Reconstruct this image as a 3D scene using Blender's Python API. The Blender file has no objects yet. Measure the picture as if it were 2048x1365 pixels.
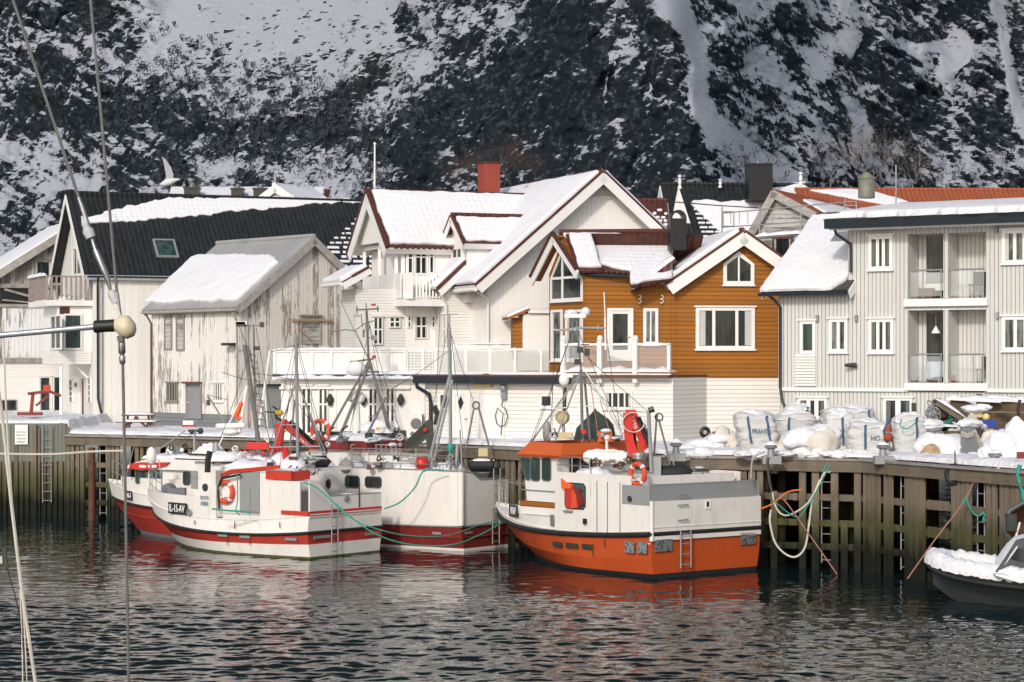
import bpy, bmesh, math, random
import numpy as np
from mathutils import Vector, Matrix
import mathutils.noise as MN
random.seed(7)
SC = bpy.context.scene
COL = SC.collection
# ---------------------------------------------------------------- camera
F = 4500.0      # focal length in photograph pixels (2048 wide)
CH = 7.0        # camera height over the water
YH = 725.0      # photograph row of the horizon
cam_d = bpy.data.cameras.new("camera")
cam = bpy.data.objects.new("camera", cam_d); COL.objects.link(cam)
cam.location = (0, 0, CH); cam.rotation_euler = (math.radians(90), 0, 0)
cam_d.sensor_width = 36; cam_d.lens = 36*F/2048; cam_d.shift_y = (YH-682.5)/2048
cam_d.clip_start = 0.5; cam_d.clip_end = 8000
SC.camera = cam
# ---------------------------------------------------------------- world, sun, exposure
SUN = Vector((-0.28, -0.82, 0.47)).normalized()
w = bpy.data.worlds.new("World"); SC.world = w; w.use_nodes = True
nt = w.node_tree; nt.nodes.clear()
sky = nt.nodes.new('ShaderNodeTexSky'); sky.sky_type = 'NISHITA'; sky.sun_disc = False
sky.sun_elevation = math.asin(SUN.z); sky.sun_rotation = math.atan2(SUN.x, SUN.y)
sky.dust_density = 2.0; sky.air_density = 1.0; sky.ozone_density = 1.0
bg = nt.nodes.new('ShaderNodeBackground'); bg.inputs[1].default_value = 0.15
hs = nt.nodes.new('ShaderNodeHueSaturation'); hs.inputs['Saturation'].default_value = 0.75
ow = nt.nodes.new('ShaderNodeOutputWorld')
nt.links.new(sky.outputs[0], hs.inputs['Color']); nt.links.new(hs.outputs[0], bg.inputs[0]); nt.links.new(bg.outputs[0], ow.inputs[0])
sl = bpy.data.lights.new("sun", 'SUN'); sl.energy = 2.0; sl.angle = math.radians(5); sl.color = (1.0, 0.93, 0.85)
so = bpy.data.objects.new("sun", sl); COL.objects.link(so)
so.rotation_euler = SUN.to_track_quat('Z', 'Y').to_euler(); so.location = (0, 0, 300)
SC.view_settings.view_transform = 'Standard'; SC.view_settings.look = 'None'
SC.view_settings.exposure = 0.07; SC.view_settings.gamma = 1.0
SC.cycles.max_bounces = 6
Z = Vector((0, 0, 1))
# ---------------------------------------------------------------- helpers
def P(px, py, D): return Vector(((px-1024)/F*D, D, CH+(YH-py)/F*D))
def PX(px, D): return (px-1024)/F*D
def PZ(py, D): return CH+(YH-py)/F*D
class Face:
    """a plane in the world: origin, two in-plane axes, outward normal"""
    def __init__(s, o, du, dv=Z, n=None):
        s.o = Vector(o); s.du = Vector(du).normalized(); s.dv = Vector(dv).normalized()
        if n is None:
            n = s.du.cross(s.dv)
            if n.y > 0: n = -n
        s.n = Vector(n).normalized()
    def pt(s, u, v, off=0.0): return s.o+s.du*u+s.dv*v+s.n*off
    def ray(s, px, py):
        r = Vector(((px-1024)/F, 1, (YH-py)/F)); c = Vector((0, 0, CH))
        t = (s.o-c).dot(s.n)/r.dot(s.n); q = c+r*t-s.o
        return (q.dot(s.du), q.dot(s.dv))
    def rect(s, x0, y0, x1, y1):
        a = s.ray(x0, (y0+y1)/2)[0]; b = s.ray(x1, (y0+y1)/2)[0]
        c = s.ray((x0+x1)/2, y1)[1]; d = s.ray((x0+x1)/2, y0)[1]
        return (min(a, b), max(a, b), min(c, d), max(c, d))
    def poly(s, pts): return [s.ray(*p) for p in pts]
class MB:
    def __init__(s): s.v = []; s.f = []
    def add(s, vs, fs):
        b = len(s.v); s.v += [Vector(q) for q in vs]; s.f += [[i+b for i in f] for f in fs]; return s
    def hexa(s, p):
        return s.add(p, [(0, 3, 2, 1), (4, 5, 6, 7), (0, 1, 5, 4), (1, 2, 6, 5), (2, 3, 7, 6), (3, 0, 4, 7)])
    def box(s, fc, u0, u1, v0, v1, o0, o1):
        return s.hexa([fc.pt(u0, v0, o0), fc.pt(u1, v0, o0), fc.pt(u1, v1, o0), fc.pt(u0, v1, o0),
                       fc.pt(u0, v0, o1), fc.pt(u1, v0, o1), fc.pt(u1, v1, o1), fc.pt(u0, v1, o1)])
    def prism(s, fc, poly, o0, o1):
        n = len(poly); vs = [fc.pt(a, b, o0) for a, b in poly]+[fc.pt(a, b, o1) for a, b in poly]
        fs = [list(range(n))[::-1], list(range(n, 2*n))]+[(i, (i+1) % n, n+(i+1) % n, n+i) for i in range(n)]
        return s.add(vs, fs)
    def cbox(s, c, sx, sy, sz, rz=0):
        fc = Face(Vector(c), (math.cos(rz), math.sin(rz), 0), Z, (math.sin(rz), -math.cos(rz), 0))
        return s.box(fc, -sx/2, sx/2, -sz/2, sz/2, -sy/2, sy/2)
    def tube(s, pts, r, n=6, cap=True):
        pts = [Vector(p) for p in pts]; m = len(pts)
        rs = r if isinstance(r, (list, tuple)) else [r]*m
        b = len(s.v); prev = None
        for i, p in enumerate(pts):
            d = (pts[min(i+1, m-1)]-pts[max(i-1, 0)])
            if d.length < 1e-9: d = Z.copy()
            d.normalize()
            if prev is None: x = d.orthogonal().normalized()
            else:
                x = prev-d*prev.dot(d)
                x = x.normalized() if x.length > 1e-6 else d.orthogonal().normalized()
            prev = x; y = d.cross(x)
            for k in range(n):
                a = 2*math.pi*k/n; s.v.append(p+(x*math.cos(a)+y*math.sin(a))*rs[i])
        for i in range(m-1):
            for k in range(n):
                s.f.append([b+i*n+k, b+i*n+(k+1) % n, b+(i+1)*n+(k+1) % n, b+(i+1)*n+k])
        if cap:
            s.f.append([b+k for k in range(n)][::-1]); s.f.append([b+(m-1)*n+k for k in range(n)])
        return s
    def bar(s, a, b, w, h=None):
        a = Vector(a); b = Vector(b); h = h or w; d = (b-a).normalized()
        x = d.cross(Z); x = x.normalized() if x.length > 1e-4 else Vector((1, 0, 0)); y = x.cross(d)
        o = [(-w/2, -h/2), (w/2, -h/2), (w/2, h/2), (-w/2, h/2)]
        return s.hexa([a+x*i+y*j for i, j in o]+[b+x*i+y*j for i, j in o])
    def ball(s, c, rx, ry=None, rz=None, nu=14, nv=9, rot=0, fn=None, hemi=False):
        if hemi and fn is None: nu, nv = 30, 12; fn = lambda q, s=rx*7+c[0]: 1+.22*MN.fractal(q*1.7+Vector((s, 0, 0)), .7, 2.1, 5)
        ry = ry or rx; rz = rz or rx; c = Vector(c); b = len(s.v); cr, sr = math.cos(rot), math.sin(rot)
        for j in range(nv+1):
            t = (math.pi/2 if hemi else math.pi)*j/nv
            for i in range(nu):
                a = 2*math.pi*i/nu
                q = Vector((math.sin(t)*math.cos(a), math.sin(t)*math.sin(a), math.cos(t)))
                k = fn(q) if fn else 1
                x, y, z = q.x*rx*k, q.y*ry*k, q.z*rz*k
                s.v.append(c+Vector((x*cr-y*sr, x*sr+y*cr, z)))
        for j in range(nv):
            for i in range(nu):
                s.f.append([b+j*nu+i, b+j*nu+(i+1) % nu, b+(j+1)*nu+(i+1) % nu, b+(j+1)*nu+i])
        return s
    def lathe(s, c, prof, ax=Z, n=16):
        c = Vector(c); ax = Vector(ax).normalized(); x = ax.orthogonal().normalized(); y = ax.cross(x); b = len(s.v); m = len(prof)
        for r, h in prof:
            for k in range(n):
                a = 2*math.pi*k/n; s.v.append(c+ax*h+(x*math.cos(a)+y*math.sin(a))*r)
        for i in range(m-1):
            for k in range(n):
                s.f.append([b+i*n+k, b+i*n+(k+1) % n, b+(i+1)*n+(k+1) % n, b+(i+1)*n+k])
        s.f.append([b+k for k in range(n)]); s.f.append([b+(m-1)*n+k for k in range(n)][::-1]); return s
    def torus(s, c, ax, R, r, n=24, m=8, a0=0, a1=2*math.pi, up=None):
        c = Vector(c); ax = Vector(ax).normalized(); x = (Vector(up)-ax*Vector(up).dot(ax)).normalized() if up else ax.orthogonal().normalized(); y = ax.cross(x)
        full = abs(a1-a0-2*math.pi) < 1e-6; pts = []
        b = len(s.v); k = n if full else n+1
        for i in range(k):
            a = a0+(a1-a0)*i/n; d = x*math.cos(a)+y*math.sin(a)
            for j in range(m):
                t = 2*math.pi*j/m; s.v.append(c+d*(R+r*math.cos(t))+ax*(r*math.sin(t)))
        for i in range(n):
            for j in range(m):
                i2 = (i+1) % k
                s.f.append([b+i*m+j, b+i*m+(j+1) % m, b+i2*m+(j+1) % m, b+i2*m+j])
        if not full:
            s.f.append([b+j for j in range(m)]); s.f.append([b+n*m+j for j in range(m)])
        return s
    def grid(s, fn, nu, nv):
        b = len(s.v)
        for j in range(nv+1):
            for i in range(nu+1): s.v.append(Vector(fn(i/nu, j/nv)))
        for j in range(nv):
            for i in range(nu):
                a = b+j*(nu+1)+i; s.f.append([a, a+1, a+nu+2, a+nu+1])
        return s
    def build(s, name, m, parent=None, smooth=False, merge=False, bevel=0, tags=None):
        base = ORG.get(parent.name, Vector()) if parent else (s.v and Vector()) or Vector()
        me = bpy.data.meshes.new(name)
        me.from_pydata([tuple(q-base) for q in s.v], [], s.f); me.validate()
        bm = bmesh.new(); bm.from_mesh(me)
        if merge: bmesh.ops.remove_doubles(bm, verts=bm.verts, dist=1e-4)
        bmesh.ops.recalc_face_normals(bm, faces=bm.faces)
        if bevel: bmesh.ops.bevel(bm, geom=list(bm.edges), offset=bevel, segments=1, affect='EDGES', clamp_overlap=True)
        uv = bm.loops.layers.uv.new("uv")
        for f in bm.faces:
            n = f.normal; t = Z.cross(n)
            t = t.normalized() if t.length > 1e-3 else Vector((1, 0, 0)); b2 = n.cross(t)
            for l in f.loops: l[uv].uv = ((l.vert.co+base).dot(t), (l.vert.co+base).dot(b2))
            f.smooth = smooth
        bm.to_mesh(me); bm.free()
        if smooth:
            try: me.set_sharp_from_angle(angle=math.radians(42))
            except Exception: pass
        me.materials.append(m if isinstance(m, bpy.types.Material) else M[m])
        o = bpy.data.objects.new(name, me); COL.objects.link(o)
        ORG[o.name] = base
        if parent: o.parent = parent
        if tags: tag(o, *tags)
        return o
ORG = {}
def tag(o, label=None, cat=None, group=None, kind=None):
    if label: o['label'] = label
    if cat: o['category'] = cat
    if group: o['group'] = group
    if kind: o['kind'] = kind
    return o
def empty(name, loc, label, cat, group=None):
    o = bpy.data.objects.new(name, None); COL.objects.link(o); o.location = Vector(loc); o.empty_display_size = .3
    ORG[o.name] = Vector(loc); return tag(o, label, cat, group)
def recentre(o):
    """put a one-mesh thing's origin at its own base"""
    vs = [v.co for v in o.data.vertices]
    c = Vector((sum(v.x for v in vs)/len(vs), sum(v.y for v in vs)/len(vs), min(v.z for v in vs)))
    o.data.transform(Matrix.Translation(-c)); o.location = o.location+c; ORG[o.name] = c; return o
def single(mb, name, m, label, cat, group=None, **k):
    return recentre(tag(mb.build(name, m, **k), label, cat, group))
def copy_tree(o, parent=None):
    c = o.copy(); COL.objects.link(c); c.parent = parent
    for ch in list(o.children): copy_tree(ch, c)
    return c
def text_mesh(txt, fc, u, v, h, m, name, parent, off=.02, width=None, bold=0.0, shear=0, slope=0, flip=False):
    """flat lettering on a face, lower left corner at (u, v)"""
    cu = bpy.data.curves.new(name, 'FONT'); cu.body = txt; cu.size = 1; cu.extrude = .004; cu.offset = bold; cu.shear = shear
    to = bpy.data.objects.new(name, cu); COL.objects.link(to)
    bpy.context.view_layer.update()
    me = bpy.data.meshes.new_from_object(to.evaluated_get(bpy.context.evaluated_depsgraph_get()))
    bpy.data.objects.remove(to)
    xs = [q.co.x for q in me.vertices]; ys = [q.co.y for q in me.vertices]
    x0, x1, y0, y1 = min(xs), max(xs), min(ys), max(ys); sy = h/(y1-y0); sx = (width/(x1-x0)) if width else sy
    base = ORG.get(parent.name, Vector())
    for q in me.vertices:
        uu = (q.co.x-x0)*sx; q.co = fc.pt(u+(-uu if flip else uu), v+(q.co.y-y0)*sy+uu*slope, off+q.co.z)-base
    me.materials.append(M[m]); o = bpy.data.objects.new(name, me); COL.objects.link(o); o.parent = parent; ORG[o.name] = base
    return o
# ---------------------------------------------------------------- materials
M = {}
class NT:
    def __init__(s, name):
        m = bpy.data.materials.new(name); m.use_nodes = True; s.m = m; s.t = m.node_tree; s.b = s.t.nodes['Principled BSDF']; M[name] = m
    def n(s, typ, **k):
        nd = s.t.nodes.new('ShaderNode'+typ)
        for a, v in k.items():
            if a.startswith('_'): setattr(nd, a[1:], v)
            else:
                key = int(a[1:]) if a[0] == 'i' and a[1:].isdigit() else a
                s.set(nd.inputs[key], v)
        return nd
    def set(s, inp, v):
        if isinstance(v, bpy.types.NodeSocket): s.t.links.new(v, inp)
        elif isinstance(v, bpy.types.Node): s.t.links.new(v.outputs[0], inp)
        else: inp.default_value = v
    def math(s, op, a, b=0.0, c=None):
        k = s.n('Math', _operation=op, i0=a, i1=b)
        if c is not None: s.set(k.inputs[2], c)
        return k.outputs[0]
    def mix(s, f, a, b, blend='MIX'):
        k = s.n('Mix', _data_type='RGBA', _blend_type=blend)
        s.set(k.inputs[0], f); s.set(k.inputs[6], a); s.set(k.inputs[7], b); return k.outputs[2]
    def noise(s, vec, scale, detail=4, rough=.55, dist=0):
        return s.n('TexNoise', Vector=vec, Scale=scale, Detail=detail, Roughness=rough, Distortion=dist).outputs[0]
    def ramp(s, v, a, b):
        k = s.n('MapRange', Value=v); k.inputs[1].default_value = a; k.inputs[2].default_value = b; k.clamp = True; return k.outputs[0]
    def pos(s): return s.n('NewGeometry').outputs['Position']
    def mapv(s, vec, scale):
        return s.n('VectorMath', _operation='MULTIPLY', i0=vec, i1=scale).outputs[0]
    def uv(s): return s.n('UVMap').outputs[0]
    def bump(s, h, dist, strength=1.0):
        k = s.n('Bump', Height=h); k.inputs['Distance'].default_value = dist; k.inputs['Strength'].default_value = strength
        s.t.links.new(k.outputs[0], s.b.inputs['Normal'])
    def fin(s, col, rough=.6, metal=0.0, spec=.4):
        s.set(s.b.inputs['Base Color'], col); s.set(s.b.inputs['Roughness'], rough); s.b.inputs['Metallic'].default_value = metal
        s.b.inputs['Specular IOR Level'].default_value = spec; return s.m
def c4(c, k=1.0): return (c[0]*k, c[1]*k, c[2]*k, 1)
def paint(name, col, rough=.5, var=.12, scale=1.2, grime=(.25, .22, .18), gr=.15, metal=0.0, bump=.003):
    t = NT(name); p = t.pos()
    a = t.noise(p, scale, 5); b = t.noise(t.mapv(p, (6, 6, 1.0)), scale*.9, 5, .6)
    c = t.mix(t.ramp(a, .3, .7), c4(col, 1-var), c4(col, 1+var*.4))
    c = t.mix(t.math('MULTIPLY', t.ramp(b, .55, .85), gr), c, c4(grime))
    if gr > .3: c = t.mix(t.math('MULTIPLY', t.ramp(t.noise(t.mapv(p, (9, 9, .5)), 1.6, 4, .6), .60, .70), .30), c, c4(grime)); c = t.mix(t.math('MULTIPLY', t.ramp(t.noise(p, 5, 6, .7), .62, .70), .35), c, c4(grime))
    t.bump(t.noise(p, 14, 4), bump); return t.fin(c, rough, metal)
def boards(name, col, pitch, axis=0, var=.05, gap=.05, bump=.02, gapcol=None, grime=.12, rough=.65, gcol=(.3, .26, .2)):
    t = NT(name); uv = t.n('SeparateXYZ', Vector=t.uv()); c = uv.outputs[axis]
    d = t.math('DIVIDE', c, pitch); fr = t.math('FRACT', d); fl = t.math('FLOOR', d)
    edge = t.ramp(fr, gap, 0.0)                              # 1 in the groove
    rnd = t.n('TexWhiteNoise', _noise_dimensions='1D', W=fl).outputs[0]
    p = t.pos(); st = t.noise(t.mapv(p, (5, 5, .6) if axis == 0 else (.6, .6, 5)), 2.2, 6, .65)
    base = t.mix(rnd, c4(col, 1-var), c4(col, 1+var*.5))
    base = t.mix(t.math('MULTIPLY', t.ramp(st, .5, .8), grime), base, c4(gcol))
    base = t.mix(t.math('MULTIPLY', edge, .75), base, c4(gapcol or tuple(k*.35 for k in col)))
    prof = t.math('SUBTRACT', t.math('MULTIPLY', fr, .5 if axis == 1 else .15), edge)
    t.bump(t.math('ADD', prof, t.math('MULTIPLY', st, .25)), bump); return t.fin(base, rough)
def corrug(name, col, pitch, bump=.03, rough=.5, metal=0.0):
    t = NT(name); uv = t.n('SeparateXYZ', Vector=t.uv()); d = t.math('MULTIPLY', uv.outputs[0], 2*math.pi/pitch)
    s = t.math('SINE', d); p = t.pos(); a = t.noise(p, .8, 5)
    c = t.mix(t.ramp(a, .3, .75), c4(col, .82), c4(col, 1.08)); t.bump(s, bump); return t.fin(c, rough, metal)
def tiles(name, col, pu=.22, pv=.33, bump=.04, rough=.55):
    t = NT(name); uv = t.n('SeparateXYZ', Vector=t.uv()); s = t.math('SINE', t.math('MULTIPLY', uv.outputs[0], 2*math.pi/pu))
    fr = t.math('FRACT', t.math('DIVIDE', uv.outputs[1], pv)); h = t.math('SUBTRACT', t.math('MULTIPLY', s, .4), fr)
    cell = t.n('TexWhiteNoise', _noise_dimensions='2D', Vector=t.n('CombineXYZ', X=t.math('FLOOR', t.math('DIVIDE', uv.outputs[0], pu)), Y=t.math('FLOOR', t.math('DIVIDE', uv.outputs[1], pv)))).outputs[0]
    c = t.mix(cell, c4(col, .75), c4(col, 1.3)); c = t.mix(t.math('MULTIPLY', t.ramp(fr, .25, .0), .6), c, c4(tuple(k*.3 for k in col))); t.bump(h, bump); return t.fin(c, rough)
def weathered(name, white, wood, amount, pitch=.17, rough=.85, axis=0):
    t = NT(name); uv = t.n('SeparateXYZ', Vector=t.uv()); p = t.pos()
    d = t.math('DIVIDE', uv.outputs[axis], pitch); fr = t.math('FRACT', d); edge = t.ramp(fr, .09, 0.0)
    rnd = t.n('TexWhiteNoise', _noise_dimensions='1D', W=t.math('FLOOR', d)).outputs[0]
    sc = (7, 7, .9) if axis == 0 else (.9, .9, 7)
    a = t.noise(t.mapv(p, sc), 1.6, 8, .72); b = t.noise(p, .45, 3, .5); e = t.noise(t.mapv(p, sc), 5, 6, .7)
    v = t.math('ADD', t.math('ADD', a, t.math('MULTIPLY', t.math('SUBTRACT', b, .5), .55)), t.math('MULTIPLY', t.math('SUBTRACT', rnd, .5), .22))
    f = t.ramp(v, amount, amount+.10)
    wd = t.mix(e, c4(wood, .55), c4(wood, 1.35)); base = t.mix(f, c4(white), wd)
    base = t.mix(t.math('MULTIPLY', edge, .55), base, c4(wood, .35))
    t.bump(t.math('SUBTRACT', t.math('MULTIPLY', a, .6), edge), .03); return t.fin(base, rough)
def snowmat(name, col=(.74, .74, .765), bump=.07):
    t = NT(name); p = t.pos(); a = t.noise(p, 1.1, 4); b = t.noise(p, 6, 5, .6)
    c = t.mix(a, c4(col, .95), c4(col, 1.02)); t.bump(t.math('ADD', t.math('MULTIPLY', a, 1.5), t.math('MULTIPLY', b, .5)), bump)
    t.fin(c, .75, 0, .2); return t.m
def oldwood(name, col, wet=None, scale=1.0, grain=(9, 9, .8)):
    t = NT(name); p = t.pos(); a = t.noise(t.mapv(p, grain), 1.6*scale, 8, .7); b = t.noise(p, .6, 4)
    pl = t.n('TexWhiteNoise', _noise_dimensions='1D', W=t.math('FLOOR', t.math('MULTIPLY', t.n('SeparateXYZ', Vector=t.uv()).outputs[0], 3.1))).outputs[0]
    c = t.mix(a, c4(col, .40), c4(col, 1.55)); c = t.mix(t.math('MULTIPLY', pl, .45), c, c4(col, .45)); c = t.mix(t.math('MULTIPLY', t.ramp(b, .5, .75), .3), c, c4((.28, .2, .12)))
    if wet:
        z = t.n('SeparateXYZ', Vector=p).outputs[2]; zz = t.math('ADD', z, t.math('MULTIPLY', t.math('SUBTRACT', t.noise(t.mapv(p, (2, 2, .5)), 1.5, 5), .5), 1.3))
        gcol = t.mix(t.noise(p, 2.5, 5), c4((.05, .05, .024)), c4((.085, .088, .035)))
        c = t.mix(t.math('MULTIPLY', t.ramp(zz, wet[0], wet[1]), .9), c, gcol)
        c = t.mix(t.ramp(zz, wet[2], wet[3]), c, c4((.012, .014, .01)))
    t.bump(a, .02); return t.fin(c, .85, 0, .2)
WH = (.78, .76, .73)
paint('white_paint', WH, .45, .05, gr=.06); paint('white_trim', (.77, .76, .74), .45, .03, gr=.04)
boards('white_vert', (.80, .78, .75), .20, 0, .02, .08, .012, (.70, .68, .65), grime=.05)
boards('white_vert_wide', (.74, .72, .68), .34, 0, .06, .13, .045, (.55, .53, .5), grime=.06)
boards('flat_vert', (.56, .56, .53), .155, 0, .06, .16, .03, (.38, .38, .36), grime=.04)
boards('white_horiz', (.77, .745, .705), .165, 1, .06, .07, .02, (.52, .47, .40), grime=.10)
boards('white_horiz_fine', (.76, .74, .71), .12, 1, .02, .07, .015, (.6, .58, .54), grime=.05)
boards('ochre_horiz', (.34, .125, .013), .165, 1, .16, .09, .025, (.17, .07, .012), grime=.2, gcol=(.2, .09, .03))
boards('grey_horiz', (.19, .20, .21), .2, 1, .1, .06, .02)
weathered('peeling_wall', (.75, .72, .67), (.28, .25, .22), .575); weathered('peeling_gable', (.64, .61, .565), (.27, .245, .215), .50)
weathered('barn_wall', (.52, .50, .47), (.17, .155, .14), .40, .22); weathered('barn_white', (.66, .67, .68), (.22, .20, .19), .56, .22)
weathered('grey_siding', (.45, .44, .42), (.22, .205, .19), .5, .2, axis=1)
boards('green_siding', (.15, .165, .14), .17, 0, .10, .16, .03, (.06, .07, .055), grime=.3)
tiles('black_tile', (.015, .018, .018), .26, .36); tiles('red_tile', (.085, .024, .017), .26, .36)
corrug('sheet_roof', (.36, .36, .36), .12, .01, .45); corrug('rust_roof', (.33, .085, .035), .25, .02, .7)
corrug('dark_sheet', (.05, .055, .05), .3, .02)
snowmat('snow'); snowmat('snow_deep', bump=.14)
def snowtiles(name):
    t = NT(name); uv = t.n('SeparateXYZ', Vector=t.uv()); p = t.pos(); w_ = t.noise(p, 1.3, 4)
    s = t.math('SINE', t.math('MULTIPLY', uv.outputs[0], 2*math.pi/.26)); v = t.math('ADD', uv.outputs[1], t.math('MULTIPLY', w_, .12))
    fr = t.math('FRACT', t.math('DIVIDE', v, .36)); h = t.math('SUBTRACT', t.math('MULTIPLY', s, .12), t.ramp(fr, .30, .0))
    t.bump(t.math('ADD', t.math('MULTIPLY', h, t.ramp(w_, .3, .6)), t.noise(p, 4, 4)), .035); t.fin(c4((.74, .74, .765)), .75, 0, .2)
snowtiles('snow_tiles')
oldwood('wood', (.17, .135, .105)); oldwood('quay_wood', (.20, .165, .125), (2.5, 1.7, 1.5, .7)); oldwood('quay_beam', (.165, .14, .11), (2.3, 1.6, 1.4, .6), grain=(1, 1, 8))
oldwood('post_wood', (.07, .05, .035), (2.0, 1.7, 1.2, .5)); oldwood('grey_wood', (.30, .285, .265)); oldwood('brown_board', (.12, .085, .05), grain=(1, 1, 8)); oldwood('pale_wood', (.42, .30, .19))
paint('black', (.012, .013, .014), .4, .1, gr=.05); paint('black_rubber', (.016, .017, .018), .65, .2, gr=.1)
paint('dark_gutter', (.015, .022, .03), .35, .1, gr=.0); paint('red_trim', (.085, .024, .017), .6, .15)
paint('red_paint', (.50, .04, .022), .42, .1, gr=.15); paint('hull_red', (.40, .042, .028), .5, .16, 1.0, (.2, .06, .04), .45)
paint('hull_darkred', (.19, .022, .018), .5, .14, gr=.2); paint('hull_orange', (.47, .075, .016), .5, .14, .8, (.28, .06, .02), .4)
paint('roof_orange', (.52, .10, .02), .5, .08, gr=.1); paint('hull_white', (.75, .72, .68), .45, .07, .8, (.34, .25, .17), .38)
paint('cabin_white', (.72, .71, .68), .42, .05, gr=.2); paint('hull_algae', (.10, .11, .04), .9, .4, 3)
paint('grey_bulwark', (.27, .28, .28), .5, .08, gr=.1); paint('steel', (.42, .42, .42), .35, .1, metal=.7); paint('galv', (.30, .305, .31), .5, .15, gr=.1, metal=.3)
paint('mast_grey', (.17, .165, .16), .5, .25, 3, gr=.3); paint('rust', (.12, .05, .03), .85, .3, 4); paint('brown', (.13, .06, .035), .7, .2)
paint('crane_red', (.55, .02, .018), .35, .06, gr=.05); paint('buoy_red', (.60, .03, .02), .4, .05); paint('lifebuoy', (.66, .075, .03), .5, .1, gr=.1)
paint('buoy_grey', (.42, .39, .34), .6, .12, gr=.2); paint('tarp_green', (.035, .05, .04), .8, .2); paint('cover_orange', (.8, .12, .03), .6, .05)
paint('rope_green', (.03, .30, .24), .8, .2, 8); paint('rope_white', (.58, .54, .47), .85, .15, 8); paint('rope_pink', (.38, .18, .14), .8, .2, 8); paint('rope_orange', (.6, .14, .04), .8, .2, 8)
paint('rope_dark', (.03, .03, .03), .8, .2); paint('bag', (.54, .54, .53), .7, .12, 2.5, (.3, .28, .26), .35); paint('bag_blue', (.04, .085, .17), .6, .1); paint('ink_blue', (.10, .17, .26), .7, .2, 6)
paint('tarp_white', (.62, .58, .52), .7, .1, 2); paint('blue_plastic', (.02, .055, .30), .4, .1); paint('yellow', (.62, .38, .03), .5, .1); paint('pale_yellow', (.72, .55, .22), .5, .1)
paint('grey_plastic', (.16, .17, .18), .7, .15, 3); paint('green_plastic', (.02, .14, .11), .6, .1); paint('orange_rust', (.30, .06, .02), .7, .2)
paint('chimney_red', (.30, .055, .035), .7, .12); paint('chimney_metal', (.20, .21, .17), .5, .3, 2, (.1, .07, .04), .5); paint('rail_wood', (.30, .25, .22), .8, .3, 4)
paint('plate_black', (.014, .018, .022), .4, .1); paint('letter_white', (.75, .75, .74), .5, .05, gr=.02); paint('letter_blue', (.16, .25, .33), .6, .1); paint('teal_dark', (.04, .09, .09), .7, .2)
paint('boot_rubber', (.016, .017, .018), .5, .2); paint('ivory_plastic', (.62, .55, .38), .45, .08, 20, (.4, .3, .15), .2); paint('rig_wire', (.20, .19, .175), .4, .15, 30, metal=.6)
paint('rig_steel', (.38, .38, .37), .3, .1, 20, metal=.8); paint('rig_tape', (.50, .50, .50), .6, .15, 30); paint('spar_grey', (.32, .34, .37), .35, .06, 6, metal=.5)
paint('bark', (.16, .11, .085), .9, .2, 5); paint('curtain', (.50, .50, .48), .8, .1); paint('seal_grey', (.12, .13, .13), .6, .2); paint('rib_hull', (.07, .08, .085), .5, .2)
paint('barge_grey', (.36, .34, .31), .8, .3, 5, gr=.3); paint('beige', (.55, .45, .25), .7, .1); paint('lamp_dark', (.03, .035, .03), .4, .1)
def glassy(name, c0, c1, scale=1.2):
    t = NT(name); p = t.pos(); a = t.noise(t.mapv(p, (3, 3, .5)), scale, 3)
    t.bump(t.noise(p, 2.0, 2), .004); return t.fin(t.mix(t.ramp(a, .42, .6), c4(c0), c4(c1)), .07, 0, .5)
glassy('glass', (.012, .016, .018), (.035, .045, .045)); glassy('glass_curtain', (.02, .028, .03), (.16, .18, .17), 2.5); glassy('glass_green', (.018, .035, .035), (.04, .075, .07))
t = NT('clear_glass'); t.fin((.82, .86, .86, 1), .05); t.b.inputs['Transmission Weight'].default_value = .0; t.b.inputs['Alpha'].default_value = .14
t = NT('frosted'); t.fin((.66, .68, .67, 1), .25); t.b.inputs['Alpha'].default_value = .62
t = NT('lamp_glow'); t.fin((.9, .6, .3, 1), .4)
# ---------------------------------------------------------------- value noise with numpy
def vnoise(x, y, seed):
    rs = np.random.RandomState(seed); T = rs.rand(256, 256)
    xi = np.floor(x).astype(int); yi = np.floor(y).astype(int); fx = x-xi; fy = y-yi
    fx = fx*fx*(3-2*fx); fy = fy*fy*(3-2*fy)
    g = lambda a, b: T[a % 256, b % 256]
    return (g(xi, yi)*(1-fx)+g(xi+1, yi)*fx)*(1-fy)+(g(xi, yi+1)*(1-fx)+g(xi+1, yi+1)*fx)*fy
def fbm(x, y, seed, octs=5, gain=.55):
    s = 0; a = 1; t = 0
    for i in range(octs):
        s = s+a*vnoise(x*2**i+i*17.3, y*2**i+i*9.1, seed+i); t += a; a *= gain
    return s/t
def seg_dist(px, py, pts):
    d = np.full(px.shape, 1e9)
    for (x0, y0), (x1, y1) in zip(pts[:-1], pts[1:]):
        dx, dy = x1-x0, y1-y0; t = np.clip(((px-x0)*dx+(py-y0)*dy)/(dx*dx+dy*dy), 0, 1)
        d = np.minimum(d, np.hypot(px-x0-t*dx, py-y0-t*dy))
    return d
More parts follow.
